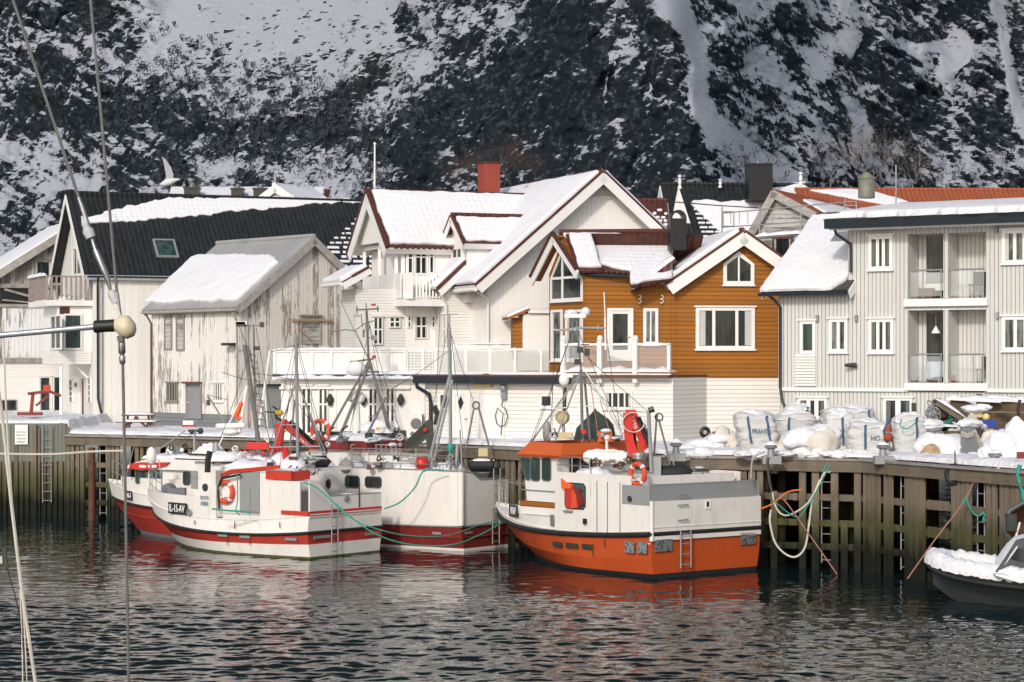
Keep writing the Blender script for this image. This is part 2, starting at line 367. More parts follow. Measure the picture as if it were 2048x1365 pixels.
def mountain():
    xs = np.concatenate([np.arange(-1500, -60, 45), np.arange(-60, 2108, 3.2), np.arange(2110, 3600, 45)])
    ys = np.concatenate([np.arange(700, 470, -20), np.arange(470, -30, -3.2), np.arange(-40, -4700, -80)])  # unseen height added above the view to keep sky out of the water's reflections
    X, Y = np.meshgrid(xs, ys)
    # how much bare rock each stretch of the mountainside shows
    wx = X+60*(fbm(X/120, Y/120, 3)-.5); wy = Y+50*(fbm(X/110+9, Y/110, 5)-.5)
    R = np.full(X.shape, .50)
    def blob(cx, cy, rx, ry, val, k=1.0, rot=0):
        nonlocal R
        c, s = math.cos(rot), math.sin(rot); dx, dy = wx-cx, wy-cy
        q = ((dx*c+dy*s)/rx)**2+((-dx*s+dy*c)/ry)**2
        f = np.clip(1.6-q*1.1, 0, 1)*k; R = R*(1-f)+val*f
    def line(pts, r, val, soft=.6):
        nonlocal R
        d = seg_dist(wx, wy, pts)/r; f = np.clip((1+soft-d)/(2*soft), 0, 1); R = R*(1-f)+val*f
    blob(100, 60, 260, 110, .56); blob(90, 30, 120, 40, .78); blob(200, 50, 90, 30, .72, rot=.4); blob(60, 150, 120, 35, .66, rot=.3)
    blob(130, 90, 90, 16, .30, rot=.35)
    blob(1130, 180, 330, 320, .73); blob(960, 60, 110, 90, .60)
    blob(570, 60, 270, 175, .03); blob(470, 150, 130, 50, .30, rot=.5); blob(560, 170, 110, 70, .26); blob(720, 100, 70, 60, .2)
    blob(300, 160, 190, 24, .48, rot=.42)
    line([(-200, 190), (60, 215), (230, 225), (330, 240), (470, 275), (570, 268), (660, 225), (760, 150)], 30, .80)
    blob(120, 240, 130, 60, .80, .9); blob(560, 215, 100, 22, .42)
    blob(300, 330, 420, 60, .50, .8); blob(430, 335, 50, 22, .22); blob(665, 335, 95, 50, .36); blob(60, 350, 80, 60, .42)
    line([(690, 265), (770, 290), (850, 370), (900, 420)], 34, .86); line([(180, 300), (300, 340), (420, 300), (560, 300)], 16, .66)
    blob(815, 60, 28, 45, .78); blob(905, 30, 60, 35, .45)
    blob(1140, 120, 90, 160, .86); blob(1020, 220, 60, 120, .82); blob(1330, 180, 60, 150, .78); blob(1230, 250, 60, 80, .74); blob(1250, 120, 50, 60, .66)
    blob(1250, 20, 60, 40, .74)
    # right-hand mountain
    rt = np.clip((wx-(1345+.35*wy))/40, 0, 1); R = R*(1-rt)+.60*rt
    blob(1480, 70, 60, 60, .62); blob(1570, 60, 60, 70, .72); blob(1620, 110, 40, 50, .66); blob(1600, 200, 120, 60, .50); blob(1740, 60, 60, 60, .62)
    blob(1800, 210, 90, 80, .70); blob(1960, 150, 40, 130, .66); blob(1840, 40, 50, 30, .66); blob(1560, 300, 140, 50, .44); blob(1850, 330, 200, 50, .50)
    blob(1650, 125, 30, 55, .06, rot=.2); blob(1660, 30, 50, 30, .28); blob(1700, 90, 20, 40, .2); blob(1900, 110, 24, 60, .08, rot=.35); blob(1870, 95, 40, 12, .1); blob(1500, 0, 60, 30, .30)
    blob(1520, 130, 40, 40, .34); blob(1730, 270, 20, 60, .2, rot=-.3)
    line([(1330, -80), (1360, 40), (1385, 120), (1400, 200), (1440, 270), (1500, 330), (1600, 390)], 24, .02, .35)
    line([(1960, -90), (1990, 20), (2015, 90), (2040, 190), (2070, 300)], 13, .02, .4)
    line([(1222, 110), (1200, 165), (1205, 230)], 2.5, .3); line([(1275, 120), (1285, 200)], 2, .4); line([(1240, 310), (1225, 260), (1250, 245)], 8, .42)
    R = np.where(Y > -40, .5+(R-.5)*.98+.02, R)
    up = np.clip((-40-Y)/120, 0, 1); R = R*(1-up)+.93*up  # unseen upper slope shaped as dark rock to darken the water's reflection
    # slope: rock is steep, snow lies on what is flatter
    e = (YH-Y)/F
    base = 320+90*np.clip((900-X)/900, -.6, 1.2)+120*np.clip((X-1380)/400, 0, 1.1)
    m = .42+.95*np.clip(R, 0, 1)+np.clip(e-.15, 0, 9)*1.15
    D = np.zeros(X.shape); D[0] = base[0]
    for j in range(1, len(ys)):
        de = (ys[j-1]-ys[j])/F; mm = np.maximum(m[j], e[j]+.12); D[j] = D[j-1]*(1+de/(mm-e[j]))
    # soften the column-to-column differences, then fold in buttresses and gullies
    k = np.hanning(41); k /= k.sum(); i0 = np.searchsorted(xs, -60); i1 = np.searchsorted(xs, 2108)
    for j in range(len(ys)):
        row = np.pad(D[j, i0:i1], 20, mode='edge'); D[j, i0:i1] = np.convolve(row, k, 'valid')
    spread = np.clip(R, .05, 1)
    rg = lambda n: 1-abs(2*n-1)
    D *= 1+.05*(fbm(X/260, Y/330, 31, 3)-.5)+.022*spread*(rg(fbm(X/70+Y/150, Y/110-X/260, 33, 4, .55))-.5)
    D *= 1+.006*spread*(fbm(X/22+Y/50, Y/11-X/60, 35, 5, .6)-.5)
    rk = R+.34*(fbm(X/46+Y/70, Y/30-X/90, 41, 5, .62)-.5)+.55*(fbm(X/14, Y/6-X/34, 43, 4, .6)-.5)
    rib = fbm((X*.57-Y*.82)/20, (X*.82+Y*.57)/85, 51, 4, .6); side = np.clip(abs(X-880)/420-.55, 0, 1)*np.clip(R*2.5, 0, 1)
    rk = rk+.75*(rib-.5)*side; D *= 1-.014*(rib-.5)*side
    g = np.gradient(np.log(D), axis=0); de2 = np.abs(np.gradient(YH-Y, axis=0))/F; g0 = de2/np.maximum(m-e, .12)
    rk = rk-.13*np.clip(g/np.maximum(g0, 1e-6)-1, -2.2, 2.2)
    V = np.stack([(X-1024)/F*D, D, CH+e*D], -1).reshape(-1, 3)
    ny, nx = X.shape; idx = np.arange(ny*nx).reshape(ny, nx)
    q = np.stack([idx[:-1, :-1], idx[:-1, 1:], idx[1:, 1:], idx[1:, :-1]], -1).reshape(-1, 4)
    me = bpy.data.meshes.new('mountain'); me.vertices.add(len(V)); me.vertices.foreach_set('co', V.ravel())
    me.loops.add(q.size); me.loops.foreach_set('vertex_index', q.ravel()); me.polygons.add(len(q))
    me.polygons.foreach_set('loop_start', np.arange(0, q.size, 4)); me.polygons.foreach_set('loop_total', np.full(len(q), 4)); me.update()
    me.polygons.foreach_set('use_smooth', np.ones(len(q), bool))
    at = me.attributes.new('rock', 'FLOAT', 'POINT'); at.data.foreach_set('value', rk.ravel().astype(np.float32))
    t = NT('mountain_side'); p = t.pos(); a = t.n('Attribute', _attribute_name='rock').outputs['Fac']
    n1 = t.noise(t.mapv(p, (.50, .40, 1.5)), 1.15, 10, .74, .5); n2 = t.noise(t.mapv(p, (.35, .2, 1.2)), .16, 5, .6)
    v = t.math('ADD', a, t.math('ADD', t.math('MULTIPLY', t.math('SUBTRACT', n1, .5), 1.75), t.math('MULTIPLY', t.math('SUBTRACT', n2, .5), .7)))
    wp = t.n('VectorMath', _operation='ADD', i0=t.mapv(p, (1, .8, .62)), i1=t.n('VectorMath', _operation='SCALE', i0=t.n('TexNoise', Vector=p, Scale=.35, Detail=4).outputs['Color']).outputs[0])
    wp.inputs[1].links[0].from_node.inputs['Scale'].default_value = 5.0
    vo = [t.n('TexVoronoi', Vector=wp.outputs[0], Scale=s_) for s_ in (.11, .42)]
    cr = [t.n('SeparateXYZ', Vector=k.outputs['Color']).outputs[0] for k in vo]
    v = t.math('ADD', v, t.math('ADD', t.math('MULTIPLY', t.math('SUBTRACT', cr[0], .5), .30), t.math('MULTIPLY', t.math('SUBTRACT', cr[1], .5), .34)))
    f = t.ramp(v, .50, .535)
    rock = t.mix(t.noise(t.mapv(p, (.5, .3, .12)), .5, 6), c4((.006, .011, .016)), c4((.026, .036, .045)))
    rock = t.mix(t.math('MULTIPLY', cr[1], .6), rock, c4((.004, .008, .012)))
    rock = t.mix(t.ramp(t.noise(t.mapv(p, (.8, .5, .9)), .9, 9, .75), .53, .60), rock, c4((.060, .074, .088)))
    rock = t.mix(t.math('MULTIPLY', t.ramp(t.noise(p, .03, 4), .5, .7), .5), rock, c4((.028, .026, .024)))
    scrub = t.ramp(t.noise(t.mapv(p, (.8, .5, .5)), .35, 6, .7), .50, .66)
    snow = t.mix(t.math('MULTIPLY', scrub, t.math('MULTIPLY', t.ramp(a, .12, .5), .75)), c4((.43, .455, .515)), c4((.13, .15, .19)))  # snow colour greyed and blued to stand in for shade on the mountain
    t.bump(t.math('ADD', t.math('MULTIPLY', n1, 1.0), t.math('ADD', t.math('MULTIPLY', vo[1].outputs['Distance'], t.math('MULTIPLY', f, .8)), t.math('MULTIPLY', f, -.5))), .8, .9)
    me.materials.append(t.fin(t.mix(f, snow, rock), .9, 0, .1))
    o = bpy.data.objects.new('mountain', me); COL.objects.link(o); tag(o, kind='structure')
    return xs, ys, V.reshape(ny, nx, 3), R
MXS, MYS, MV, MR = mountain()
# birch scrub on the mountainside: more than anyone could count
def scrub():
    mb = MB(); rnd = random.Random(5)
    def surf(px, py):
        i = int(np.searchsorted(MXS, px)); j = int(np.searchsorted(-MYS, -py)); return Vector(MV[min(j, len(MYS)-1), min(i, len(MXS)-1)])
    spots = []
    for n in range(520):
        k = rnd.random()
        if k < .45: x, y = rnd.gauss(520, 170), rnd.gauss(235, 45)
        elif k < .6: x, y = rnd.gauss(330, 90), rnd.gauss(140, 55)
        elif k < .8: x, y = rnd.uniform(300, 800), rnd.gauss(330, 30)
        else: x, y = rnd.uniform(1450, 2040), rnd.gauss(330, 35)
        if 0 < y < 400: spots.append((x, y))
    for x, y in spots:
        c = surf(x, y); s = c.y/F; h = rnd.uniform(9, 24)*s; wd = h*rnd.uniform(.35, .6)
        for q in range(26):
            a = rnd.uniform(-1, 1); b = rnd.random(); d = rnd.uniform(-1, 1)
            p = c+Vector((a*wd*(.4+.6*b), -1.0+d*wd*.6, b*h)); r = rnd.uniform(.5, 1.4)*s*1.1
            u = Vector((rnd.uniform(-1, 1), rnd.uniform(-.5, .5), rnd.uniform(.6, 2))).normalized()*r*2; w2 = Vector((rnd.uniform(.4, 1), rnd.uniform(-.5, .5), 0)).normalized()*r
            mb.add([p-u, p+w2, p+u, p-w2], [(0, 1, 2, 3)])
    t = NT('scrub_twigs'); t.fin((.035, .042, .055, 1), .9)
    o = mb.build('birch_scrub', 'scrub_twigs'); tag(o, 'dark bare birch scrub scattered over the snowy mountainside', 'scrub', kind='stuff')
scrub()
def boulders():
    mb = MB(); rnd = random.Random(9)
    for n in range(210):
        x, y = (rnd.gauss(600, 110), rnd.gauss(110, 75)) if n < 150 else (rnd.uniform(350, 800), rnd.uniform(0, 230))
        if not (0 < y < 250): continue
        i = int(np.searchsorted(MXS, x)); j = int(np.searchsorted(-MYS, -y)); c = Vector(MV[j, i]); s = c.y/F; r = rnd.uniform(2, 6.5)*s*(1.6 if rnd.random() < .1 else 1)*(.55+.9*y/230)
        ph = rnd.uniform(0, 6); mb.ball(c, r*rnd.uniform(1, 1.7), r, r*rnd.uniform(.5, .8), 8, 6, fn=lambda q, ph=ph: 1+.2*math.sin(q.x*4+ph)+.15*math.sin(q.z*6+ph))
    t = NT('boulder_rock'); nz = t.n('SeparateXYZ', Vector=t.n('NewGeometry').outputs['Normal']).outputs[2]
    t.fin(t.mix(t.ramp(nz, .62, .72), c4((.014, .020, .023)), c4((.46, .48, .52))), .9)
    tag(mb.build('boulders', 'boulder_rock'), 'snow-topped dark boulders scattered over the snowfield high on the left', 'boulders', kind='stuff')
boulders()
# ---------------------------------------------------------------- water
t = NT('sea_water'); p = t.pos()
n1 = t.noise(t.mapv(p, (1, .62, 1)), 1.15, 3, .5, .6); n2 = t.noise(t.mapv(p, (1, .8, 1)), 3.6, 3, .55, .4); n3 = t.noise(p, .12, 2)
h = t.math('ADD', n1, t.math('MULTIPLY', n2, .22)); h = t.math('MULTIPLY', h, t.math('ADD', .45, t.math('MULTIPLY', n3, 1.1)))
t.bump(h, .012, 1.0); t.fin((.007, .016, .019, 1), .05, 0, .5); t.b.inputs['IOR'].default_value = 1.333
def waves():
    xs = np.concatenate([np.arange(-900, -30, 30), np.arange(-26, 24, .11), np.arange(25, 901, 35)]); ys = np.concatenate([np.arange(-300, 44, 20), np.arange(44, 112, .09), np.arange(112, 340, 20)])
    X, Y = np.meshgrid(xs, ys); ph = fbm(X*.25, Y*.25, 91, 3)
    h = (fbm(X*2.4+ph*2, Y*3.4, 92, 2, .6)-.5)*.030+(fbm(X*.7, Y*.9+ph, 95, 2, .5)-.5)*.030; amp = .5+.9*fbm(X*.06, Y*.11, 97, 2); near = np.clip((68.5-Y+7*(fbm(X*.09, Y*.2, 98, 3)-.5))/6, 0, 1)
    edge = ((X > -26) & (X < 23.8) & (Y > 45) & (Y < 111)); h = np.where(edge, h*amp*(1+1.1*near)+near*((fbm(X*2.8+ph*3, Y*4.4, 192, 2, .6)-.5)*.052+(fbm(X*.8, Y*1.4, 193, 2)-.5)*.04), 0)
    V = np.stack([X, Y, h-.02], -1).reshape(-1, 3); ny, nx = X.shape; idx = np.arange(ny*nx).reshape(ny, nx); q = np.stack([idx[:-1, :-1], idx[:-1, 1:], idx[1:, 1:], idx[1:, :-1]], -1).reshape(-1, 4)
    me = bpy.data.meshes.new('water'); me.vertices.add(len(V)); me.vertices.foreach_set('co', V.ravel()); me.loops.add(q.size); me.loops.foreach_set('vertex_index', q.ravel()); me.polygons.add(len(q))
    me.polygons.foreach_set('loop_start', np.arange(0, q.size, 4)); me.polygons.foreach_set('loop_total', np.full(len(q), 4)); me.update(); me.polygons.foreach_set('use_smooth', np.ones(len(q), bool)); me.materials.append(M['sea_water'])
    o = bpy.data.objects.new('water', me); COL.objects.link(o); tag(o, kind='structure')
waves()
# ---------------------------------------------------------------- snow covered quay ground
QP = [(-90, 107), (-20.3, 102.8), (-19.9, 101.2), (-11, 96), (-.5, 86.5), (5.1, 79.0), (12.0, 75.7), (15.6, 67), (19, 60), (40, 30), (90, -20)]
def yq(x):
    for (a, b), (c, d) in zip(QP[:-1], QP[1:]):
        if x <= c: return b+(d-b)*(x-a)/(c-a)
    return QP[-1][1]
def zq(x): return 4.22 if x < -20.1 else 3.8
def ground():
    xs = np.concatenate([np.arange(-90, -30, 4), np.arange(-30, 20, .28), np.arange(20, 90, 4)])
    vs = np.concatenate([[0, .02, .12, .3], np.arange(.6, 12, .35), np.arange(13, 60, 3), np.arange(70, 320, 25)])
    mb = MB(); n = len(xs)
    H = fbm(np.add.outer(xs*.9, 0*vs), np.add.outer(0*xs, vs*.9), 71, 4)
    for j, v in enumerate(vs):
        for i, x in enumerate(xs):
            y = yq(x)+v-.05; z = zq(x)+(0 if v == 0 else .05 if v < .1 else .14)+(.26*(H[i, j]-.3)*min(1, v*2))+max(0, y-126)*.035
            if v < .05: y -= .06*H[i, j]*3
            mb.v.append(Vector((x, y, z)))
    for j in range(len(vs)-1):
        for i in range(n-1): a = j*n+i; mb.f.append([a, a+1, a+n+1, a+n])
    tag(mb.build('snow_ground', 'snow_deep', smooth=True), kind='structure')
ground()
# ---------------------------------------------------------------- building helpers
class H:
    """a building's own frame: front-left corner, angle of the front (positive: going right recedes)"""
    def __init__(s, x, y, ang):
        a = math.radians(ang); s.o = Vector((x, y, 0)); s.du = Vector((math.cos(a), math.sin(a), 0)); s.bk = Vector((-math.sin(a), math.cos(a), 0))
    def pt(s, u, v, z): return s.o+s.du*u+s.bk*v+Z*z
    def front(s, v=0.0, u=0.0): return Face(s.pt(u, v, 0), s.du, Z, -s.bk)
    def left(s, u=0.0, v=0.0): return Face(s.pt(u, v, 0), s.bk, Z, -s.du)      # u axis runs back
    def right(s, u, v=0.0): return Face(s.pt(u, v, 0), s.bk, Z, s.du)
    def box(s, mb, u0, u1, v0, v1, z0, z1): return mb.box(s.front(), u0, u1, z0, z1, -v1, -v0)
def atpx(px, D, ang): return H(PX(px, D), D, ang)
paint('curtain_dim', (.13, .14, .13), .8, .25, 4)
WRND = [12345]
def window(fc, r, parent, cols=1, rows=1, glass='glass', trim=.10, frame='white_trim', sill=True, px=True, splits=None, pane_out=.015, hood=False, bar=.06, name='window'):
    u0, u1, v0, v1 = fc.rect(*r) if px else r
    mb = MB(); t = trim
    mb.box(fc, u0, u0+t, v0, v1, .003, .07); mb.box(fc, u1-t, u1, v0, v1, .003, .07)
    mb.box(fc, u0+t, u1-t, v1-t, v1, .003, .068); mb.box(fc, u0+t, u1-t, v0, v0+t, .003, .068)
    iu0, iu1, iv0, iv1 = u0+t, u1-t, v0+t, v1-t
    cs = splits or [i/cols for i in range(1, cols)]
    for c in cs: mb.box(fc, iu0+(iu1-iu0)*c-bar/2, iu0+(iu1-iu0)*c+bar/2, iv0, iv1, .004, .055)
    for i in (rows if isinstance(rows, (list, tuple)) else [k/rows for k in range(1, rows)]):
        mb.box(fc, iu0, iu1, iv0+(iv1-iv0)*i-bar*.4, iv0+(iv1-iv0)*i+bar*.4, .005, .05)
    if sill: mb.box(fc, u0-.05, u1+.05, v0-.055, v0-.002, .003, .12)
    if hood: mb.box(fc, u0-.07, u1+.07, v1+.003, v1+.06, .003, .13)
    f = mb.build(name, frame, parent)
    g = MB(); g.box(fc, iu0, iu1, iv0, iv1, .004, pane_out+.006); g.build('pane', glass, f)
    WRND[0] = (WRND[0]*16807) % 2147483647; k = WRND[0] % 100/100
    if (iu1-iu0) > .45 and (iv1-iv0) > .5 and glass != 'grey_siding' and k < .75:
        cw = (iu1-iu0)*(.10+.12*k); o = pane_out+.008
        for a, b in ((iu0, iu0+cw), (iu1-cw, iu1)): MB().prism(fc, [(a, iv0+.02), (b, iv0+.02), (b, iv1-.01), (a, iv1-.01)], o, o+.006).build('curtain', 'curtain' if k < .5 else 'curtain_dim', f)
    return f
def door(fc, r, parent, m='white_trim', trim='white_trim', px=True, glass=None, panels=0, handle=True, name='door'):
    u0, u1, v0, v1 = fc.rect(*r) if px else r
    mb = MB(); mb.box(fc, u0, u1, v0, v1, .003, .045)
    for k in range(panels):
        a = v0+(v1-v0)*(.08+k*.88/panels); b = v0+(v1-v0)*(.08+(k+.8)*.88/panels); mb.box(fc, u0+.12, u1-.12, a, b, .046, .065)
    d = mb.build(name, m, parent)
    t = MB(); t.box(fc, u0-.1, u0-.002, v0, v1+.1, .004, .08); t.box(fc, u1+.002, u1+.1, v0, v1+.1, .004, .08); t.box(fc, u0, u1, v1+.002, v1+.1, .004, .078)
    t.build('door_frame', trim, d)
    if glass: g = MB(); g.box(fc, u0+.12, u1-.12, v0+(v1-v0)*glass, v1-.12, .046, .06); g.build('pane', 'glass', d)
    if handle: h = MB(); h.cbox(fc.pt(u1-.1, v0+(v1-v0)*.48, .08), .12, .05, .04); h.build('handle', 'steel', d)
    return d
def densify(poly, step, jit, seed, keep=()):
    rnd = random.Random(seed); out = []
    n = len(poly)
    for i in range(n):
        (a, b), (c, d) = poly[i], poly[(i+1) % n]; L = math.hypot(c-a, d-b); k = max(1, int(L/step))
        out.append((a, b))
        nx, ny = (-(d-b)/max(L, 1e-6), (c-a)/max(L, 1e-6)); j = 0 if i in keep else jit; w = 0
        for q in range(1, k):
            w = w*.5+rnd.uniform(-j, j); t = q/k; out.append((a+(c-a)*t+nx*w, b+(d-b)*t+ny*w))
    return out
def snow_slab(fc, poly, parent, t=.14, px=True, jit=.05, step=.3, seed=1, keep=(), off=.01, name='snow_layer', m='snow', lumps=.02):
    """a slab of snow with a rounded ragged rim on a roof slope"""
    if px: poly = fc.poly(poly)
    area = sum(poly[i][0]*poly[(i+1) % len(poly)][1]-poly[(i+1) % len(poly)][0]*poly[i][1] for i in range(len(poly)))
    if area < 0: poly = poly[::-1]; keep = tuple((len(poly)-2-k) % len(poly) for k in keep)
    out = densify(poly, step, jit, seed, keep); n = len(out); mb = MB()
    def inset(ring, d):
        r = []
        for i in range(n):
            a, b, c = ring[i-1], ring[i], ring[(i+1) % n]
            t1 = Vector((b[0]-a[0], b[1]-a[1])); t2 = Vector((c[0]-b[0], c[1]-b[1]))
            t1.normalize() if t1.length > 0 else 0; t2.normalize() if t2.length > 0 else 0
            nn = Vector((-(t1.y+t2.y), t1.x+t2.x)); nn = nn.normalized() if nn.length > 1e-5 else Vector((0, 0))
            r.append((b[0]+nn.x*d, b[1]+nn.y*d))
        return r
    rings = [(out, 0), (out, t*.55), (inset(out, t*.35), t*.93), (inset(out, t*.8), t)]
    for ring, h in rings:
        for a, b in ring: mb.v.append(fc.pt(a, b, off+h))
    for k in range(3):
        for i in range(n): mb.f.append([k*n+i, k*n+(i+1) % n, (k+1)*n+(i+1) % n, (k+1)*n+i])
    mb.f.append(list(range(3*n, 4*n)))
    return mb.build(name, m, parent, smooth=True)
def ledge_snow(a, b, w, h, parent, seed=1, m='snow', name='snow_layer', up=Z):
    """a lumpy strip of snow lying along a rail or ledge"""
    a = Vector(a); b = Vector(b); L = (b-a).length; n = max(3, int(L/.25)); rnd = random.Random(seed)
    d = (b-a).normalized(); x = d.cross(Z).normalized(); mb = MB(); k = 7
    for i in range(n+1):
        p = a+d*(L*i/n); e = .25 if i in (0, n) else 1; hh = h*e*rnd.uniform(.6, 1.3); ww = w*(.6+.4*e)*rnd.uniform(.9, 1.12)
        for j in range(k):
            t = math.pi*j/(k-1); mb.v.append(p+x*(math.cos(t)*ww/2)+Z*(math.sin(t)**.7*hh))
    for i in range(n):
        for j in range(k-1): q = i*k+j; mb.f.append([q, q+1, q+k+1, q+k])
        mb.f.append([i*k+k-1, i*k, (i+1)*k, (i+1)*k+k-1])
    mb.f.append(list(range(k))); mb.f.append([n*k+j for j in range(k)][::-1])
    return mb.build(name, m, parent, smooth=True)
def slope(a, b, c):
    """roof slope through eave points a, b and ridge point c"""
    a, b, c = Vector(a), Vector(b), Vector(c); du = (b-a).normalized(); dv = (c-a)-du*(c-a).dot(du); dv.normalize(); n = du.cross(dv)
    if n.z < 0: n = -n
    return Face(a, du, dv, n)
def gable(h, u0, u1, v0, v1, ze, zr, root, wall, z0, roofm, axis='v', oh=.45, ohe=.4, barge='white_trim', walls=True, th=.16, trim_edge=None, bw=.22, roof_name='roof', uc=None, wall_name='wall', barges=True):
    """walls and a double-pitched roof. axis v: ridge runs back, gable in front; axis u: ridge runs sideways.
    returns the two slopes (left/front first) as Faces and the roof object"""
    if axis == 'v': um = (u0+u1)/2 if uc is None else uc
    else: um = (v0+v1)/2 if uc is None else uc
    if walls:
        mb = MB(); fr = h.front()
        if axis == 'v':
            mb.prism(h.front(v0), [(u0, z0), (u1, z0), (u1, ze), (um, zr), (u0, ze)], 0, -(v1-v0))
        else:
            mb.prism(h.left(u0), [(v0, z0), (v1, z0), (v1, ze), (um, zr), (v0, ze)], 0, -(u1-u0))
        mb.build(wall_name, wall, root)
    lo, hi = (u0, u1) if axis == 'v' else (v0, v1)
    sl_ = (zr-ze)/(um-lo); sr_ = (zr-ze)/(hi-um)
    if axis == 'v':
        A = lambda u, v, z: h.pt(u, v, z); s0, s1 = v0-oh, v1+oh
    else:
        A = lambda v, u, z: h.pt(u, v, z); s0, s1 = u0-oh, u1+oh
    L = slope(A(lo-ohe, s0, ze-ohe*sl_), A(lo-ohe, s1, ze-ohe*sl_), A(um, s0, zr))
    R = slope(A(hi+ohe, s0, ze-ohe*sr_), A(hi+ohe, s1, ze-ohe*sr_), A(um, s0, zr))
    LL = (A(um, s0, zr)-A(lo-ohe, s0, ze-ohe*sl_)).length; LR = (A(um, s0, zr)-A(hi+ohe, s0, ze-ohe*sr_)).length
    W = s1-s0; mb = MB(); mb.box(L, 0, W, 0, LL+.08, .004, th); mb.box(R, 0, W, 0, LR+.08, .004, th*.97); mb.tube([L.pt(-.03, LL+.04, th+.02), L.pt(W+.03, LL+.04, th+.02)], .11, 8)
    roof = mb.build(roof_name, roofm, root)
    if barges:
        for S, Ln in ((L, LL), (R, LR)):
            for e0, e1 in ((-.035, .0), (W, W+.035)):
                b = MB(); b.box(S, e0, e1, -.02, Ln+(.02 if S is L else -.02), -bw, th*.6); b.build('bargeboard', barge, root)
                if trim_edge: b = MB(); b.box(S, e0-.02, e1+.02, -.03, Ln+.02, th*.6+.003, th+.04); b.build('edge_tiles', trim_edge, root)
            b = MB(); b.box(S, .03, W-.03, -.03, .0, -.16, th*.8); b.build('fascia', barge, root)
    return L, R, roof, LL, LR, W
def posts_rail(mb, a, b, z0, z1, n, w=.05, top=.08, bottom=.08):
    a = Vector(a); b = Vector(b)
    for i in range(n+1):
        p = a+(b-a)*(i/n); mb.bar((p.x, p.y, z0), (p.x, p.y, z1), w)
    mb.bar((a.x, a.y, z1), (b.x, b.y, z1), top, .06); mb.bar((a.x, a.y, z0+.06), (b.x, b.y, z0+.06), bottom, .05)
def gutter(pts, parent, m='dark_gutter', r=.055, name='downpipe'):
    return MB().tube(pts, r, 8).build(name, m, parent, smooth=True)
GZ = 3.85
# ================================================================ A: weathered boathouse at the far left
def barn():
    h = atpx(-160, 117.5, 22); root = empty('boathouse', h.pt(5, 0, GZ), 'weathered grey timber boathouse with one snow-covered roof slope at the far left', 'boathouse')
    f = h.front(.0); zr = PZ(440, 116)
    # gable faces the water, ridge out of view to the upper right
    x0, _ = f.ray(-160, 600); uR, _ = f.ray(172, 600); uP, zP = f.ray(155, 452); _, ze = f.ray(-100, 612)
    mb = MB(); mb.prism(f, [(x0, PZ(735, 113)), (uR, PZ(735, 113)), (uR, zP-.6), (uP, zP-.25), f.ray(0, 545), f.ray(-160, 650)], 0, -9); mb.build('wall', 'barn_wall', root)
    a = f.ray(-170, 652); b = f.ray(158, 446)
    S = slope(f.pt(a[0], a[1], .5), f.pt(a[0], a[1], -9), f.pt(b[0], b[1], .5)); Ln = (f.pt(b[0], b[1])-f.pt(a[0], a[1])).length
    rf = MB().box(S, 0, 10, 0, Ln+.3, 0, .16).build('roof', 'grey_wood', root)
    MB().box(S, -.06, 0, 0, Ln+.3, -.22, .14).build('bargeboard', 'barge_grey', root)
    snow_slab(S, [(.02, -.1), (9.8, -.1), (9.8, Ln+.3), (.02, Ln+.3)], rf, .22, px=False, jit=.03, step=.5)
    S2 = slope(f.pt(uP, zP-.2, .5), f.pt(uP, zP-.2, -9), f.pt(uP+4.2, zP+.05, .5))
    # beams and a black-painted bay under the upper floor
    z1 = f.ray(50, 572)[1]; z2 = f.ray(50, 612)[1]; z3 = f.ray(50, 722)[1]
    mb = MB(); mb.box(f, x0, uR, z1-.12, z1+.1, .003, .14); mb.box(f, x0, uR, z2-.1, z2+.08, .003, .12); mb.box(f, x0, uR, z3-.12, z3+.14, .003, .16); mb.build('floor_beam', 'grey_wood', root)
    mb = MB(); mb.box(f, f.ray(0, 600)[0], f.ray(68, 600)[0], z2+.1, z1-.14, .002, .02); mb.build('loft_opening', 'black', root)  # black sheet on the closed wall stands in for the shade inside
    mb = MB(); mb.bar(f.pt(f.ray(8, 600)[0], z1-.2, .1), f.pt(f.ray(66, 600)[0], z2+.45, .1), .1, .12); mb.bar(f.pt(f.ray(4, 600)[0], z2+.3, .1), f.pt(f.ray(68, 600)[0], z2+.15, .1), .08); mb.build('loft_brace', 'grey_wood', root)
    MB().box(f, f.ray(4, 650)[0], f.ray(100, 650)[0], z3+.15, z2-.12, .004, .05).build('painted_boards', 'barn_white', root)
    window(f, (66, 520, 106, 556), root, 1, 1, 'glass', .13, 'grey_wood', sill=False, hood=True)
    # white ground floor
    lf = h.front(-.05); g = MB(); g.box(lf, lf.ray(-160, 700)[0], lf.ray(190, 700)[0], GZ, z3-.14, 0, -6); g.build('ground_floor_wall', 'white_horiz_fine', root)
    window(lf, (76, 753, 104, 824), root, 1, 1, 'glass', .08, sill=False, hood=True); window(lf, (106, 753, 124, 824), root, 1, 1, 'glass', .06, sill=False)
    window(lf, (-6, 800, 33, 822), root, 1, 1, 'glass', .04, 'grey_wood', sill=False)
barn()
